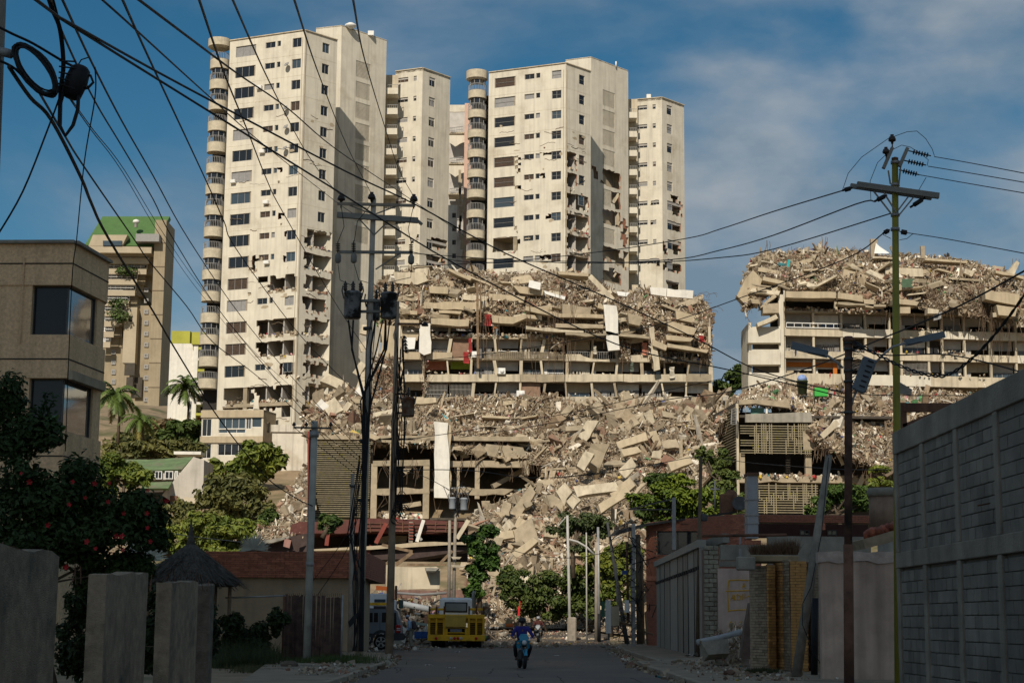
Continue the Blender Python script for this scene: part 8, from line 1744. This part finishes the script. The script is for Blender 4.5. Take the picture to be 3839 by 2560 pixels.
def person(label,base,M,pose,cloth,hat=None,extra=None):
    """pose: dict of joints in local space (facing -y);M maps local to world"""
    t=thing('person',label,'person',base);W_=lambda p: M @ Vector(p);p=pose
    J=[];E=[];Rd=[]
    def add(pt,r,par=None): J.append(W_(pt));Rd.append(r);k=len(J)-1;(E.append((par,k)) if par is not None else None);return k
    pel=add(p['pelvis'],(.13,.10));ch=add(p['chest'],(.15,.105),pel);nk=add(p['neck'],.052,ch);hd0=add(Vector(p['neck']).lerp(Vector(p['head']),.55),.066,nk);hd=add(p['head'],(.076,.092),hd0);top=add(Vector(p['head'])+Vector(p.get('up',(0,0,.075))),.06,hd)
    f=Vector(p.get('face',(0,-1,0)));add(Vector(p['head'])+f*.088+Vector((0,0,-.012)),.017,hd);add(Vector(p['head'])+f*.07+Vector((0,0,-.065)),.03,hd)
    for s,S in ((-1,'l'),(1,'r')):
        g=lambda k: Vector(p[k+S]);sh=add(g('sh'),.062,ch);el=add(g('el'),.043,sh);wr=add(g('wr'),.028,el);d=Vector(p.get('hd'+S,(g('wr')-g('el')).normalized()));pm=add(g('wr')+d*.055,(.042,.02),wr);sd=d.cross(Vector((0,0,1)));sd=sd.normalized() if sd.length > .1 else Vector((1,0,0));cu=Vector(p.get('curl',(0,0,-1)))
        for k in range(4):
            o=g('wr')+d*.08+sd*(k-1.5)*.021;L=(.034,.040,.037,.028)[k];a=add(o,.0105,pm);b=add(o+d*L+cu*.012,.0095,a);add(o+d*L*1.3+cu*(.012+L*.8),.008,b)
        a=add(g('wr')+d*.04+sd*s*.045,.011,pm);add(g('wr')+d*.075+sd*s*.058+cu*.012,.009,a)
        hp=add(g('hp'),.088,pel);kn=add(g('kn'),.06,hp);an=add(g('an'),.038,kn);ft=add(g('ft'),(.04,.03),an)
    skinned('body',J,E,Rd,skin_m,t)
    # clothing
    J2=[];E2=[];R2=[]
    def add2(pt,r,par=None): J2.append(W_(pt));R2.append(r);k=len(J2)-1;(E2.append((par,k)) if par is not None else None);return k
    a=add2(Vector(p['pelvis'])+Vector((0,0,.02)),(.165,.13));b=add2(p['chest'],(.2,.165),a);add2(Vector(p['chest']).lerp(Vector(p['neck']),.75),.082,b)
    for S in 'lr':
        s=add2(p['sh'+S],.082,b);e=add2(p['el'+S],.062,s)
        if cloth.get('long',True): add2(Vector(p['el'+S]).lerp(Vector(p['wr'+S]),.85),.046,e)
        else: pass
    skinned('shirt',J2,E2,R2,cloth['shirt'],t)
    J2.clear();E2.clear();R2.clear();a=add2(p['pelvis'],(.16,.125))
    for S in 'lr': h=add2(p['hp'+S],.108,a);k=add2(p['kn'+S],.078,h);add2(Vector(p['kn'+S]).lerp(Vector(p['an'+S]),.92),.062,k)
    skinned('trousers',J2,E2,R2,cloth['trousers'],t)
    for S in 'lr':
        J2.clear();E2.clear();R2.clear();a=add2(Vector(p['an'+S])+Vector((0,.03,-.03)),.05);add2(p['ft'+S],(.048,.036),a);skinned('shoe',J2,E2,R2,cloth.get('shoes',black),t)
    c=W_(p['head']);rot=M.to_3x3()
    up=Vector(p.get('up',(0,0,1))).normalized();rq=rot @ up.to_track_quat('Z','Y').to_matrix()
    q=MB()
    if hat == 'helmet': q.lathe(c+rq @ Vector((0,0,0)),[(.09,-.04),(.128,-.03),(.135,.03),(.125,.085),(.085,.13),(.02,.148)],16,rq)
    elif hat == 'cap': q.lathe(c+rq @ Vector((0,0,.02)),[(.098,0),(.104,.03),(.09,.075),(.05,.1),(.01,.106)],14,rq);q.box(c+rot @ (f*.14+Vector((0,0,.03))),(.13,.11,.015) if abs(f.y) > abs(f.x) else (.11,.13,.015),rot)
    else: q.lathe(c+rq @ Vector((0,.01,.0)),[(.088,.0),(.096,.03),(.085,.075),(.045,.1),(.01,.105)],14,rq)
    q.build('helmet' if hat == 'helmet' else 'cap' if hat == 'cap' else 'hair',cloth.get('hat',black),t)
    sd=Vector((f.y,-f.x,0))
    for s in (-1,1):
        q=MB();q.lathe(W_(Vector(p['head'])+f*.078+sd*s*.033+Vector((0,0,.012))),[(.002,-.012),(.012,0),(.002,.012)],8);q.build('eye',mat('eye_dark',(.02,.015,.012),rough=.2,var=0,bump=0),t)
        q=MB();q.lathe(W_(Vector(p['head'])+sd*s*.085+Vector((0,0,-.005))),[(.004,-.03),(.018,-.01),(.02,.012),(.006,.032)],8);q.build('ear',skin_m,t)
    q=MB();q.tube([W_(Vector(p['head'])+f*.085+sd*s*.026+Vector((0,0,-.048))) for s in (-1,0,1)],.006,5);q.build('mouth',mat('lip',(.12,.04,.035),var=0,bump=0),t)
    return t
RIDE=dict(pelvis=(0,.22,.88),chest=(0,.10,1.26),neck=(0,.05,1.45),head=(0,.01,1.585),face=(0,-1,-.05),shl=(-.2,.07,1.37),elL=0,ell=(-.36,-.02,1.1),wrl=(-.36,-.3,1.05),shr=(.2,.07,1.37),elr=(.36,-.02,1.1),wrr=(.36,-.3,1.05),hpl=(-.11,.2,.84),knl=(-.27,-.2,.74),anl=(-.2,.12,.36),ftl=(-.2,-.03,.3),hpr=(.11,.2,.84),knr=(.27,-.2,.74),anr=(.2,.12,.36),ftr=(.2,-.03,.3),hdl=(.1,-1,-.1),hdr=(-.1,-1,-.1))
def wheel(t,c,M,r,w=.1,name='wheel',spokes=5,rim=None):
    rot=M.to_3x3() @ Matrix.Rotation(math.radians(90),3,'Y');cc=M @ Vector(c);q=MB();q.lathe(cc,[(r*.62,-w/2),(r*.9,-w/2),(r,-w*.3),(r,w*.3),(r*.9,w/2),(r*.62,w/2)],22,rot);o=q.build(name,black,t)
    q=MB();q.lathe(cc,[(r*.64,-w*.3),(r*.6,w*.3)],22,rot);q.lathe(cc,[(r*.16,-w*.6),(r*.16,w*.6)],10,rot)
    for k in range(spokes): a=6.283*k/spokes;q.bar(cc+rot @ Vector((math.cos(a)*r*.1,math.sin(a)*r*.1,w*.4)),cc+rot @ Vector((math.cos(a)*r*.62,math.sin(a)*r*.62,w*.4)),r*.14,w*.2)
    q.build('rim',rim or galv,o,kind='stuff');return o
def motorcycle(label,base,M,paint,group=None):
    t=thing('motorcycle',label,'motorcycle',base,group);W_=lambda p: M @ Vector(p);rot=M.to_3x3()
    wheel(t,(0,-.66,.31),M,.31,.10,'front_wheel',6);wheel(t,(0,.62,.31),M,.31,.12,'rear_wheel',6)
    q=MB()
    for s in (-1,1): q.tube([W_((s*.085,-.66,.31)),W_((s*.085,-.5,.75)),W_((s*.075,-.42,.98))],.022,7)
    q.build('front_fork',dkm,t,kind='stuff')
    q=MB();q.tube([W_(p) for p in ((-.40,-.3,1.04),(-.25,-.36,1.04),(0,-.42,1.0),(.25,-.36,1.04),(.40,-.3,1.04))],.016,6);q.build('handlebar',dkm,t)
    for s in (-1,1):
        q=MB();q.tube([W_((s*.26,-.37,1.04)),W_((s*.42,-.38,1.2))],.008,5);q.rbox(W_((s*.45,-.39,1.23)),(.13,.03,.08),.02,rot);q.build('mirror',black,t)
        q=MB();q.rbox(W_((s*.2,-.5,.86)),(.06,.08,.05),.02,rot);q.build('indicator',mat('amber_lens',(.5,.2,.02),rough=.3,var=0,bump=0),t)
    q=MB();q.lathe(W_((0,-.53,.88)),[(.04,-.02),(.075,.0),(.085,.05),(.05,.1)],14,rot @ Matrix.Rotation(math.radians(90),3,'X'));q.build('headlight',mat('headlight_glass',(.55,.55,.55),rough=.1,var=0,bump=0),t)
    q=MB();P=[(-.13,-.5,.94),(.13,-.5,.94),(.17,-.46,1.05),(.1,-.44,1.15),(-.1,-.44,1.15),(-.17,-.46,1.05)];q.extr([W_(p) for p in P],rot @ Vector((0,.06,.02)));q.build('front_cowl',paint,t)
    for s in (-1,1):
        q=MB();q.extr([W_((s*.1,-.5,.98)),W_((s*.24,-.36,.92)),W_((s*.22,-.28,.7)),W_((s*.12,-.4,.66))],rot @ Vector((0,.05,0)));q.build('side_fairing',paint,t)
    q=MB();q.extr([W_((-.06,-.98,.45)),W_((.06,-.98,.45)),W_((.065,-.7,.66)),W_((.06,-.4,.58)),W_((-.06,-.4,.58)),W_((-.065,-.7,.66))],rot @ Vector((0,0,.03)));q.build('mudguard',paint,t)
    q=MB();q.rbox(W_((0,-.15,.88)),(.26,.48,.22),.08,rot);q.build('fuel_tank',paint,t);q=MB();q.rbox(W_((0,.4,.83)),(.26,.75,.12),.05,rot);q.build('seat',black,t);q=MB();q.rbox(W_((0,-.05,.45)),(.3,.42,.36),.06,rot);q.build('engine',dkm,t)
    q=MB();q.tube([W_((.14,-.2,.36)),W_((.17,.1,.27)),W_((.18,.75,.36))],[.02,.03,.045],8);q.build('exhaust',galv,t);q=MB();q.bar(W_((0,-.4,.9)),W_((0,.6,.7)),.06,.06);q.bar(W_((0,-.35,.7)),W_((0,.62,.33)),.08,.06);q.bar(W_((-.22,0,.29)),W_((.22,0,.29)),.03,.03);q.build('frame',dkm,t,kind='stuff')
    q=MB();q.rbox(W_((0,.82,.72)),(.14,.06,.1),.02,rot);q.build('tail_light',mat('red_lens',(.4,.01,.01),rough=.25,var=0,bump=0),t)
    return t
def vehicles():
    blue=mat('blue_motorcycle_paint',(.02,.22,.34),rough=.35,var=.1,spec=.5);navy=mat('violet_blue_shirt',(.035,.03,.20),var=.15,sc=6);dt=mat('dark_trousers',(.012,.012,.015),var=.2)
    b=ground(1957,2490,59.5);M=Matrix.Translation(b) @ Matrix.Rotation(math.radians(7),4,'Z')
    motorcycle('blue motorcycle with a silver headlight ridden toward the viewer in mid road',b,M,blue);person('motorcycle rider in a violet blue long sleeved shirt and dark helmet',b+Vector((0,.3,.3)),M,RIDE,dict(shirt=navy,trousers=dt,hat=mat('dark_helmet',(.02,.018,.018),rough=.25,var=0,bump=0)),'helmet')
    b=ground(2018,2408,117);M=Matrix.Translation(b) @ Matrix.Rotation(math.radians(-4),4,'Z')
    motorcycle('smaller grey motorcycle further down the road behind the blue one',b,M,mat('silver_grey_paint',(.2,.22,.23),rough=.35,var=.1));person('distant motorcycle rider in a red brown jacket and pale helmet',b+Vector((0,.3,.3)),M,RIDE,dict(shirt=mat('maroon_jacket',(.1,.03,.025),var=.15),trousers=dt,hat=mat('pale_helmet',(.4,.4,.4),rough=.3,var=0,bump=0)),'helmet')
    b=ground(1842,2330,134);M=Matrix.Translation(b) @ Matrix.Rotation(.4,4,'Z');motorcycle('black motorcycle parked before the rubble beyond the yellow truck',b,M,mat('black_paint',(.02,.02,.02),rough=.3,var=0))
    # standing man with cap and backpack
    b=ground(1537,2431,96);M=Matrix.Translation(b) @ Matrix.Rotation(math.radians(6),4,'Z') @ Matrix.Scale(1.08,4)
    st=dict(pelvis=(.02,0,.98),chest=(-.04,0,1.33),neck=(-.1,0,1.5),head=(-.16,0,1.62),face=(-1,-.12,-.25),shl=(-.08,-.2,1.42),ell=(-.06,-.26,1.14),wrl=(-.16,-.22,.92),shr=(-.06,.2,1.42),elr=(-.05,.25,1.13),wrr=(-.18,.22,.92),hpl=(.02,-.1,.94),knl=(-.02,-.12,.5),anl=(.06,-.12,.1),ftl=(-.08,-.13,.045),hpr=(.03,.1,.94),knr=(.05,.11,.5),anr=(.12,.11,.1),ftr=(-.02,.12,.045))
    t=person('man in pale blue shirt khaki trousers and white cap beside the grey car',b,M,st,dict(shirt=mat('pale_blue_shirt',(.30,.42,.56),var=.12,sc=6),trousers=mat('khaki_trousers',(.27,.24,.18),var=.15,sc=5),hat=mat('white_cap',(.5,.48,.5),var=.1),shoes=mat('dark_shoe',(.03,.025,.02),var=.1)),'cap')
    q=MB();q.rbox(M @ Vector((.17,-.02,1.22)),(.26,.34,.46),.09,M.to_3x3() @ Matrix.Rotation(-.25,3,'Y'));tag(q.build('backpack',mat('grey_backpack',(.06,.05,.055),var=.2)),'dark grey backpack worn by the man in the pale blue shirt','backpack')
    # figure stooping in the ruin
    b=at(1858,1262,207.4);M=Matrix.Translation(b);bd=dict(pelvis=(.2,0,.95),chest=(-.14,0,1.18),neck=(-.3,0,1.15),head=(-.42,0,1.08),face=(-.6,-.1,-.8),shl=(-.2,-.19,1.14),ell=(-.26,-.24,.84),wrl=(-.3,-.2,.58),shr=(-.2,.19,1.14),elr=(-.3,.24,.84),wrr=(-.32,.2,.58),hpl=(.18,-.1,.92),knl=(.14,-.13,.5),anl=(.24,-.13,.1),ftl=(.1,-.14,.05),hpr=(.18,.1,.92),knr=(.1,.13,.5),anr=(.18,.13,.1),ftr=(.05,.14,.05))
    person('person in an orange shirt stooping on an open floor of the middle ruin',b,M,bd,dict(shirt=mat('orange_shirt',(.42,.15,.05),var=.1),trousers=mat('pale_jeans',(.2,.23,.25),var=.1)),None)
    truck();suv();van();bits()
def truck():
    Y=103.0;P=lambda x,y,d=0: at(1560+x/4.3556,2180+y/4.3556,Y+d);b=ground(1711,2424,Y);t=thing('truck','yellow flatbed work truck with white cab seen from behind','truck',b)
    yl=mat('yellow_truck_paint',(.68,.37,.012),rough=.5,var=.16,sc=2,dirt=(.2,.1,.02),dsc=1.6,dth=(.55,.75));yd=mat('faded_yellow_panel',(.5,.31,.05),rough=.6,var=.15,sc=3);br=mat('rusted_brown_stake',(.12,.045,.02),var=.3)
    def B(nm,x0,x1,y0,y1,d,th,m,par=None,ch=.02): a,c=P(x0,y0),P(x1,y1);q=MB();q.rbox(((a.x+c.x)/2,Y+d+th/2,(a.z+c.z)/2),(abs(c.x-a.x),th,abs(a.z-c.z)),ch);return q.build(nm,m,par or t)
    B('tail_beam',198,1118,527,603,0,.25,yl);B('bumper',188,1122,858,968,-.12,.3,yl)
    for (x0,x1) in ((198,228),(318,345),(440,478),(842,878),(968,996),(1084,1118)): B('tail_post',x0,x1,600,862,-.02,.25,yl)
    B('centre_box',474,812,540,738,-.25,.5,yd);B('lower_frame',474,842,736,762,-.1,.3,yd);B('lower_frame',478,515,760,862,-.1,.3,yl);B('lower_frame',797,842,760,862,-.1,.3,yl);B('step',515,797,820,842,-.05,.2,yl)
    B('plate',553,748,766,818,-.03,.03,mat('worn_grey_plate',(.2,.2,.21),rough=.5,var=.3,sc=9),None,.005);B('recess',510,800,745,880,.4,.05,dark)
    for (x0,x1) in ((228,442),(878,1086)):
        for k in range(7): B('ramp_rung',x0,x1,625+k*34,632+k*34,.2,.06,yd)
        B('ramp_backing',x0,x1,600,860,.45,.05,mat('dirty_yellow_mesh',(.14,.08,.01),var=.35,sc=5))
    for x,y,m in ((327,922,'red'),(980,922,'red'),(572,920,'white'),(628,920,'red'),(682,920,'red'),(735,920,'white')):
        c=P(x,y,-.14);q=MB();q.lathe(c,[(.085,0),(.085,.03),(.06,.045)],14,Matrix.Rotation(math.radians(90),3,'X'));q.build('tail_light',mat('red_lens',(.4,.01,.01),rough=.25,var=0,bump=0) if m == 'red' else mat('clear_lens',(.5,.45,.36),rough=.25,var=0,bump=0),t)
    for x in (205,322,448,852,972,1092): B('stake',x,x+25,395,530,0,.14,br)
    for (x0,x1) in ((232,448),(878,1092)): B('stake_rail',x0,x1,428,468,.05,.08,yl)
    a,c=P(188,560),P(1120,600);q=MB();q.box(((a.x+c.x)/2,Y+3.2,a.z-.25),(c.x-a.x-.1,6,.25));q.build('flatbed',yl,t)
    # cab
    a,c=P(355,250),P(905,530);q=MB();z0,z1=c.z-.1,a.z;x0,x1=a.x,c.x;yy=Y+2.6;q.prism([(x0,yy),(x1,yy),(x1,yy+1.6),(x0,yy+1.6)],z0,z1-.12);q.add([(x0,yy,z1-.12),(x1,yy,z1-.12),(x1,yy+1.6,z1-.12),(x0,yy+1.6,z1-.12),(x0+.15,yy+.12,z1+.02),(x1-.15,yy+.12,z1+.02),(x1-.15,yy+1.5,z1+.02),(x0+.15,yy+1.5,z1+.02)],BOXF);q.build('cab',mat('white_cab_paint',(.72,.72,.70),rough=.4,var=.12,sc=2),t)
    p,r_=P(452,335),P(806,482);o=yy-.02;q=MB();q.rbox(((p.x+r_.x)/2,o,(p.z+r_.z)/2),(r_.x-p.x+.1,.06,p.z-r_.z+.1),.05);w=q.build('rear_window_seal',black,t);q=MB();q.rbox(((p.x+r_.x)/2,o-.03,(p.z+r_.z)/2),(r_.x-p.x-.06,.04,p.z-r_.z-.06),.02);q.build('pane',gmat('cab_rear_glass',(.16,.175,.165),rough=.08),w)
    q=MB();q.tube([P(940,530,1.5),P(935,180,1.5),P(955,150,1.5)],.09,8);q.build('exhaust_stack',galv,t)
    q=MB();q.rbox(((x0+x1)/2,yy+2.6,z0+.3),(1.5,2.0,1.3),.12);q.build('bonnet',MATS['white_cab_paint'],t)
    M=Matrix.Identity(4)
    for (x0_,x1_) in ((238,345),(352,455),(780,900),(905,1062)):
        a,c=P(x0_,970),P(x1_,1060);wheel(t,((a.x+c.x)/2,Y+1.2,.52),M,.52,c.x-a.x,'wheel',4,rust)
    for s in (x0+.3,x1-.3): wheel(t,(s,yy+2.9,.5),M,.5,.3,'wheel',4,rust)
    q=MB();q.bar(P(300,1010,1.2),P(1000,1010,1.2),.2,.2);q.bar(P(500,985,.5),P(500,985,6),.2,.3);q.bar(P(800,985,.5),P(800,985,6),.2,.3);q.build('chassis',dkm,t,kind='stuff')
def suv():
    Y=94.0;P=lambda x,y,d=0: at(1360+x/5.227,2180+y/5.227,Y+d);t=thing('car','silver grey off road car parked half hidden behind the poles','car',(P(360,1320).x,Y,0));pm=mat('silver_car_paint',(.24,.27,.31),rough=.35,var=.08,metal=.3);bk=mat('grey_bumper_plastic',(.05,.05,.055),rough=.6,var=.1);Wd=1.75
    prof=[(-760,985),(-760,850),(-700,800),(-300,770),(-180,560),(-60,535),(620,540),(670,570),(735,800),(755,1000),(740,1010),(500,1010),(470,1000),(200,1000),(190,1010),(-420,1010),(-440,980),(-620,980),(-640,1010)]
    q=MB();q.extr([P(*p) for p in prof],(0,Wd,0));q.build('body',pm,t)
    for (x0,x1,y0,y1) in ((215,298,605,790),(372,520,600,792),(590,655,605,940),(-150,60,600,790),(80,195,605,790)): a,c=P(x0,y0,-.02),P(x1,y1,-.02);q=MB();q.extr([P(x0+8,y0,-.02),P(x1,y0,-.02),P(x1+(12 if x0 > 500 else 0),y1,-.02),P(x0-(0 if x0 > 300 else 0),y1,-.02)],(0,.03,0));q.build('window',glass,t)
    q=MB();q.extr([P(640,590,.15),P(665,600,.15),P(735,800,.15),P(735,800,Wd-.15),P(665,600,Wd-.15)],(.03,0,0));q.build('rear_window',glass,t)
    q=MB();q.rbox(P(690,920,-.0),(.30,.16,.44),.04);tl=q.build('tail_light',mat('red_lens',(.4,.01,.01),rough=.25,var=0,bump=0),t);
    for y in (912,945): q=MB();q.box(P(700,y,-.1),(.2,.03,.05));q.build('white_lens',mat('white_lens',(.6,.6,.6),rough=.3,var=0),tl)
    q=MB();q.extr([P(580,1000,-.06),P(800,1010,-.06),P(835,1060,-.06),P(770,1145,-.06),P(600,1150,-.06)],(0,Wd+.1,0));q.build('rear_bumper',bk,t);q=MB();q.extr([P(-420,1012,-.03),P(190,1012,-.03),P(195,1080,-.03),P(-400,1080,-.03)],(0,Wd,0));q.build('side_sill',bk,t)
    for (y0,y1,x) in ((610,1000,335),(610,1000,60)): q=MB();q.bar(P(x,y0,-.005),P(x,y1,-.005),.015,.02);q.build('door_gap',black,t)
    for x in (270,10): q=MB();q.rbox(P(x,835,-.03),(.16,.05,.05),.01);q.build('door_handle',pm,t)
    for x in (360,-540):
        q=MB();pts=[]
        for k in range(13): a=math.pi*k/12;pts.append(P(x+215*math.cos(a),1190-250*math.sin(a),-.04))
        pts += [P(x-175,1190,-.04)]+[P(x+175*math.cos(math.pi-math.pi*k/12),1190-195*math.sin(math.pi*k/12),-.04) for k in range(13)];q.extr(pts,(0,.3,0));q.build('wheel_arch',bk,t)
        for d in (.12,Wd-.12): c=P(x,1182,d);c.z=.41;wheel(t,c,Matrix.Identity(4) @ Matrix.Rotation(0,4,'Z'),.41,.24,'wheel',5) if False else swheel(t,c,.41,.22)
    q=MB();q.bar(P(-40,525,.15),P(600,530,.15),.04,.05);q.build('roof_rail',bk,t)
def swheel(t,c,r,w):
    rot=Matrix.Rotation(math.radians(90),3,'X');q=MB();q.lathe(c,[(r*.66,-w/2),(r*.92,-w/2),(r,-w*.3),(r,w*.3),(r*.92,w/2),(r*.66,w/2)],24,rot);o=q.build('wheel',black,t);q=MB();al=mat('alloy_rim',(.45,.45,.45),rough=.3,metal=.6,var=.05)
    for k in range(5):
        a=1.5708+6.283*k/5;d=Vector((math.cos(a),0,math.sin(a)));s=Vector((-d.z,0,d.x));o_=Vector(c)+Vector((0,-w/2-.01,0));q.extr([o_+d*r*.1-s*r*.07,o_+d*r*.64-s*r*.15,o_+d*r*.64+s*r*.15,o_+d*r*.1+s*r*.07],(0,.04,0))
    for k in range(20): a=6.283*k/20;b=6.283*(k+1)/20;o_=Vector(c)+Vector((0,-w/2-.005,0));q.bar(o_+Vector((math.cos(a),0,math.sin(a)))*r*.66,o_+Vector((math.cos(b),0,math.sin(b)))*r*.66,.03,.03)
    q.build('rim',al,o,kind='stuff')
def van():
    Y=108.0;P=lambda x,y,d=0: at(1360+x/5.227,2180+y/5.227,Y+d);t=thing('truck','white truck with a yellow band behind the silver grey car','truck',(P(300,900).x,Y,0));wh=mat('white_cab_paint',(.72,.72,.70))
    def B(nm,x0,x1,y0,y1,d,th,m): a,c=P(x0,y0),P(x1,y1);q=MB();q.rbox(((a.x+c.x)/2,Y+d+th/2,(a.z+c.z)/2),(abs(c.x-a.x),th,abs(a.z-c.z)),.04);return q.build(nm,m,t)
    B('cab',-60,500,228,700,0,2.2,wh);B('windscreen',228,448,338,402,-.04,.05,glassb);B('yellow_band',-40,468,404,462,-.03,.04,mat('yellow_truck_paint',(.68,.37,.012)));B('grille',215,455,470,530,-.04,.06,dark);B('orange_marker',468,505,365,510,-.05,.1,mat('dark_orange_paint',(.3,.1,.02),var=.1));B('exhaust_stack',622,664,70,350,.3,.25,rust);B('side_mirror',600,660,355,560,-.1,.2,wh);B('work_box',700,780,350,520,0,.8,mat('dark_green_box',(.05,.08,.07),var=.2));B('rear_body',505,690,520,900,.4,2,dkm)
    for x in (60,400): c=P(x,900,.2);swheel(t,(c.x,Y+.2,.48),.48,.3)
def bits():
    wp=mat('paper_white',(.5,.49,.46),rough=.9,var=.1)
    for lb,x,y,Y in (('white paper scrap flat on the road near the left kerb end',1563,2438,92),('crumpled paper scrap on the road before the yellow truck',1714,2444,88),('torn white paper lying on the road at lower left',1609,2493,62),('folded white paper near the bottom left of the road',1690,2503,58.5),('flattened pale scrap on the right side of the road',2085,2454,81),('crumpled white bag on the kerb by the rubble pile',2592,2455,74)):
        p=ground(x,y,Y,.15 if x > 2500 else .005);q=MB();n=7;s=.16 if x < 2500 else .28;V=[]
        for i in range(n+1):
            for j in range(3): V.append(p+Vector(((i-n/2)*s*.28,(j-1)*s*.9,.012+abs(R.gauss(0,.02 if x < 2500 else .09)))))
        q.add(V,[(3*i+j,3*i+3+j,3*i+4+j,3*i+1+j) for i in range(n) for j in range(2)]);tag(q.build('paper_scrap',wp),lb,'litter')
    # rubble pile below the graffiti wall
    b=at(*Zg(1040,1390),60);t=thing('rubble_heap','small pile of broken concrete and bricks below the painted wall','rubble',(b.x,60,.15));rows=[prow([(*Zg(980,1270),61.5),(*Zg(1080,1210),61.5),(*Zg(1185,1150),61)]),prow([(*Zg(930,1340),60),(*Zg(1060,1300),60),(*Zg(1190,1280),59.5)]),prow([(*Zg(820,1385),58.5),(*Zg(1010,1388),58.5),(*Zg(1190,1390),58)])];rubble(t,rows,700,.42,w=(.5,.1,.2,.2,.0),amp=.2,seed=81)
    torn('broken_wall_edge',t,[Zg(1182,985),Zg(1192,1000),Zg(1192,1390),Zg(1120,1385),Zg(1140,1200),Zg(1168,1060)],57.5,.5,mat('brown_broken_render',(.16,.11,.085),var=.3,sc=3,bump=.6),.04)
    piece(*Zg(850,1335),*Zg(1010,1315),58.6,.5,.5,mat('pale_grey_block',(.26,.23,.18),var=.3,sc=3,bump=.5),'thick slab of broken concrete on the pile below the painted wall','concrete slab','concrete_slab',None,None)
    q=MB();q.tube([at(*Zg(800,1272),58.6),at(*Zg(960,1240),58.8),at(*Zg(1120,1195),59)],.1,8);tag(q.build('white_pipe',mat('dirty_white_pipe',(.36,.37,.37),var=.2,sc=4)),'long dirty white pipe leaning on the pile below the painted wall','pipe')
    q=MB();q.rbox(ground(1085,2512,54,.16),(.5,.4,.32),.1,Matrix.Rotation(.4,3,'Z'));tag(q.build('stone',mat('brown_stone',(.11,.085,.06),var=.3,sc=5,bump=.5)),'rounded brown stone lying by the chain link fence post','stone')
    def chips(lb,lines,n,sz,seed):
        P=[]
        for _ in range(n):
            (x0,y0),(x1,y1),sp,z=R.choice(lines);f=R.random();x=x0+(x1-x0)*f+R.gauss(0,sp);y=y0+(y1-y0)*f;P.append((x,y,gz(x,y)+z+.01))
        P=np.array(P);d=np.clip(np.exp(NR.normal(math.log(sz),.6,n)),.015,.3)[:,None]*NR.uniform(.5,1.2,(n,3));V,F=chunks(P,d)
        o=npmesh('gravel',V,F,tone,loc=tuple(float(v) for v in P.mean(0)),tone_arr=np.repeat(pal(n,(.5,.12,.1,.26,.02))*.8,6,0),kind='stuff');o['label']=lb;o['category']='gravel'
    chips('loose stones and grit along the left kerb and pavement edge',[((-4.2,40),(-4.3,62),.12,0),((-4.3,62),(-5.1,77),.15,0),((-5,46),(-6.5,66),.5,.15)],900,.045,1)
    chips('loose stones and grit along the right kerb and pavement edge',[((4.5,40),(4.6,60),.12,0),((4.6,60),(5.7,90),.2,0),((6.5,44),(7.5,66),.7,.15),((5.7,90),(7,110),.3,0)],1700,.05,2)
    chips('grit and small rubble strewn over the far end of the road',[((-6,100),(6,118),2.5,0),((-8,88),(-6,112),1.2,0),((0,122),(8,122),2,0),((-3,124),(6,132),2,0)],2600,.07,3)
    # barrier of sticks,tape and pipe across the road end
    Y=126;P=lambda x,y,d=0: at(1560+x/4.3556,2180+y/4.3556,Y+d);t=thing('road_barrier','improvised barrier of sticks and a long pipe across the road end','barrier',(P(1370,800).x,Y,0));q=MB();q.tube([P(1120,752),P(1580,742)],.06,7);q.build('pipe',rail,t)
    for x,y in ((1168,535),(1402,690),(1560,690)): q=MB();p=P(x,y);q.tube([(p.x,Y,0),p],.025,5);q.build('stick',wood,t)
    q=MB();q.rbox(P(1405,712),(.55,.3,.3),.05);q.build('box',creamd,t);q=MB();q.rbox(P(1515,706),(.6,.3,.26),.05);q.build('orange_crate',mat('orange_board',(.55,.13,.03),var=.1),t);q=MB();q.rbox(P(1520,650),(.5,.25,.5),.1,Matrix.Rotation(.3,3,'Y'));q.build('sack',mat('tan_sack',(.3,.22,.12),var=.3,sc=4),t);q=MB();q.extr([P(1512,565),P(1560,575),P(1582,625),P(1545,610)],(0,.08,.0));q.build('red_rag',redc,t)
    p=P(1690,560,-6);t=thing('flag','narrow red flag standing behind the rider in violet blue','flag',(p.x,p.y,0));q=MB();q.tube([(p.x,p.y,0),P(1686,310,-6)],.02,6);q.build('flag_pole',rust,t);q=MB();V=[]
    for i in range(9): f=i/8;a=P(1702-8*f,312+250*f,-6);b_=P(1690-42*f+6*math.sin(f*9),318+225*f,-6);V += [a,b_]
    q.add(V,[(2*i,2*i+1,2*i+3,2*i+2) for i in range(8)]);q.build('flag_cloth',mat('bright_red_cloth',(.55,.015,.02),var=.1),t)
    q=MB();V=[];
    for i in range(6):
        for j in range(4): V.append(ground(1815+i*5,2404+j*4,118,.02+abs(R.gauss(0,.15))))
    q.add(V,[(4*i+j,4*i+4+j,4*i+5+j,4*i+1+j) for i in range(5) for j in range(3)]);tag(q.build('blue_tarpaulin',mat('blue_tarp',(.04,.08,.22),var=.2)),'crumpled blue tarpaulin on the road right of the yellow truck','tarpaulin')
    t=thing('rubble_heap','low scatter of sticks and debris right of the yellow truck','rubble',ground(1860,2396,118));rows=[prow([(1830,2372,122),(1880,2372,122),(1930,2376,121)]),prow([(1830,2404,117),(1880,2402,117),(1930,2392,118)])];rubble(t,rows,260,.5,amp=.15,seed=91,long_=.6,base=False)
green_tower();white_block();green_house();panel_fence();shop_left();hut();chainlink();restaurant()
block_wall();pink_wall();yellow_bricks();graffiti_wall();metal_wall();brick_house();duct();back_walls()
plants();poles();cables();vehicles()
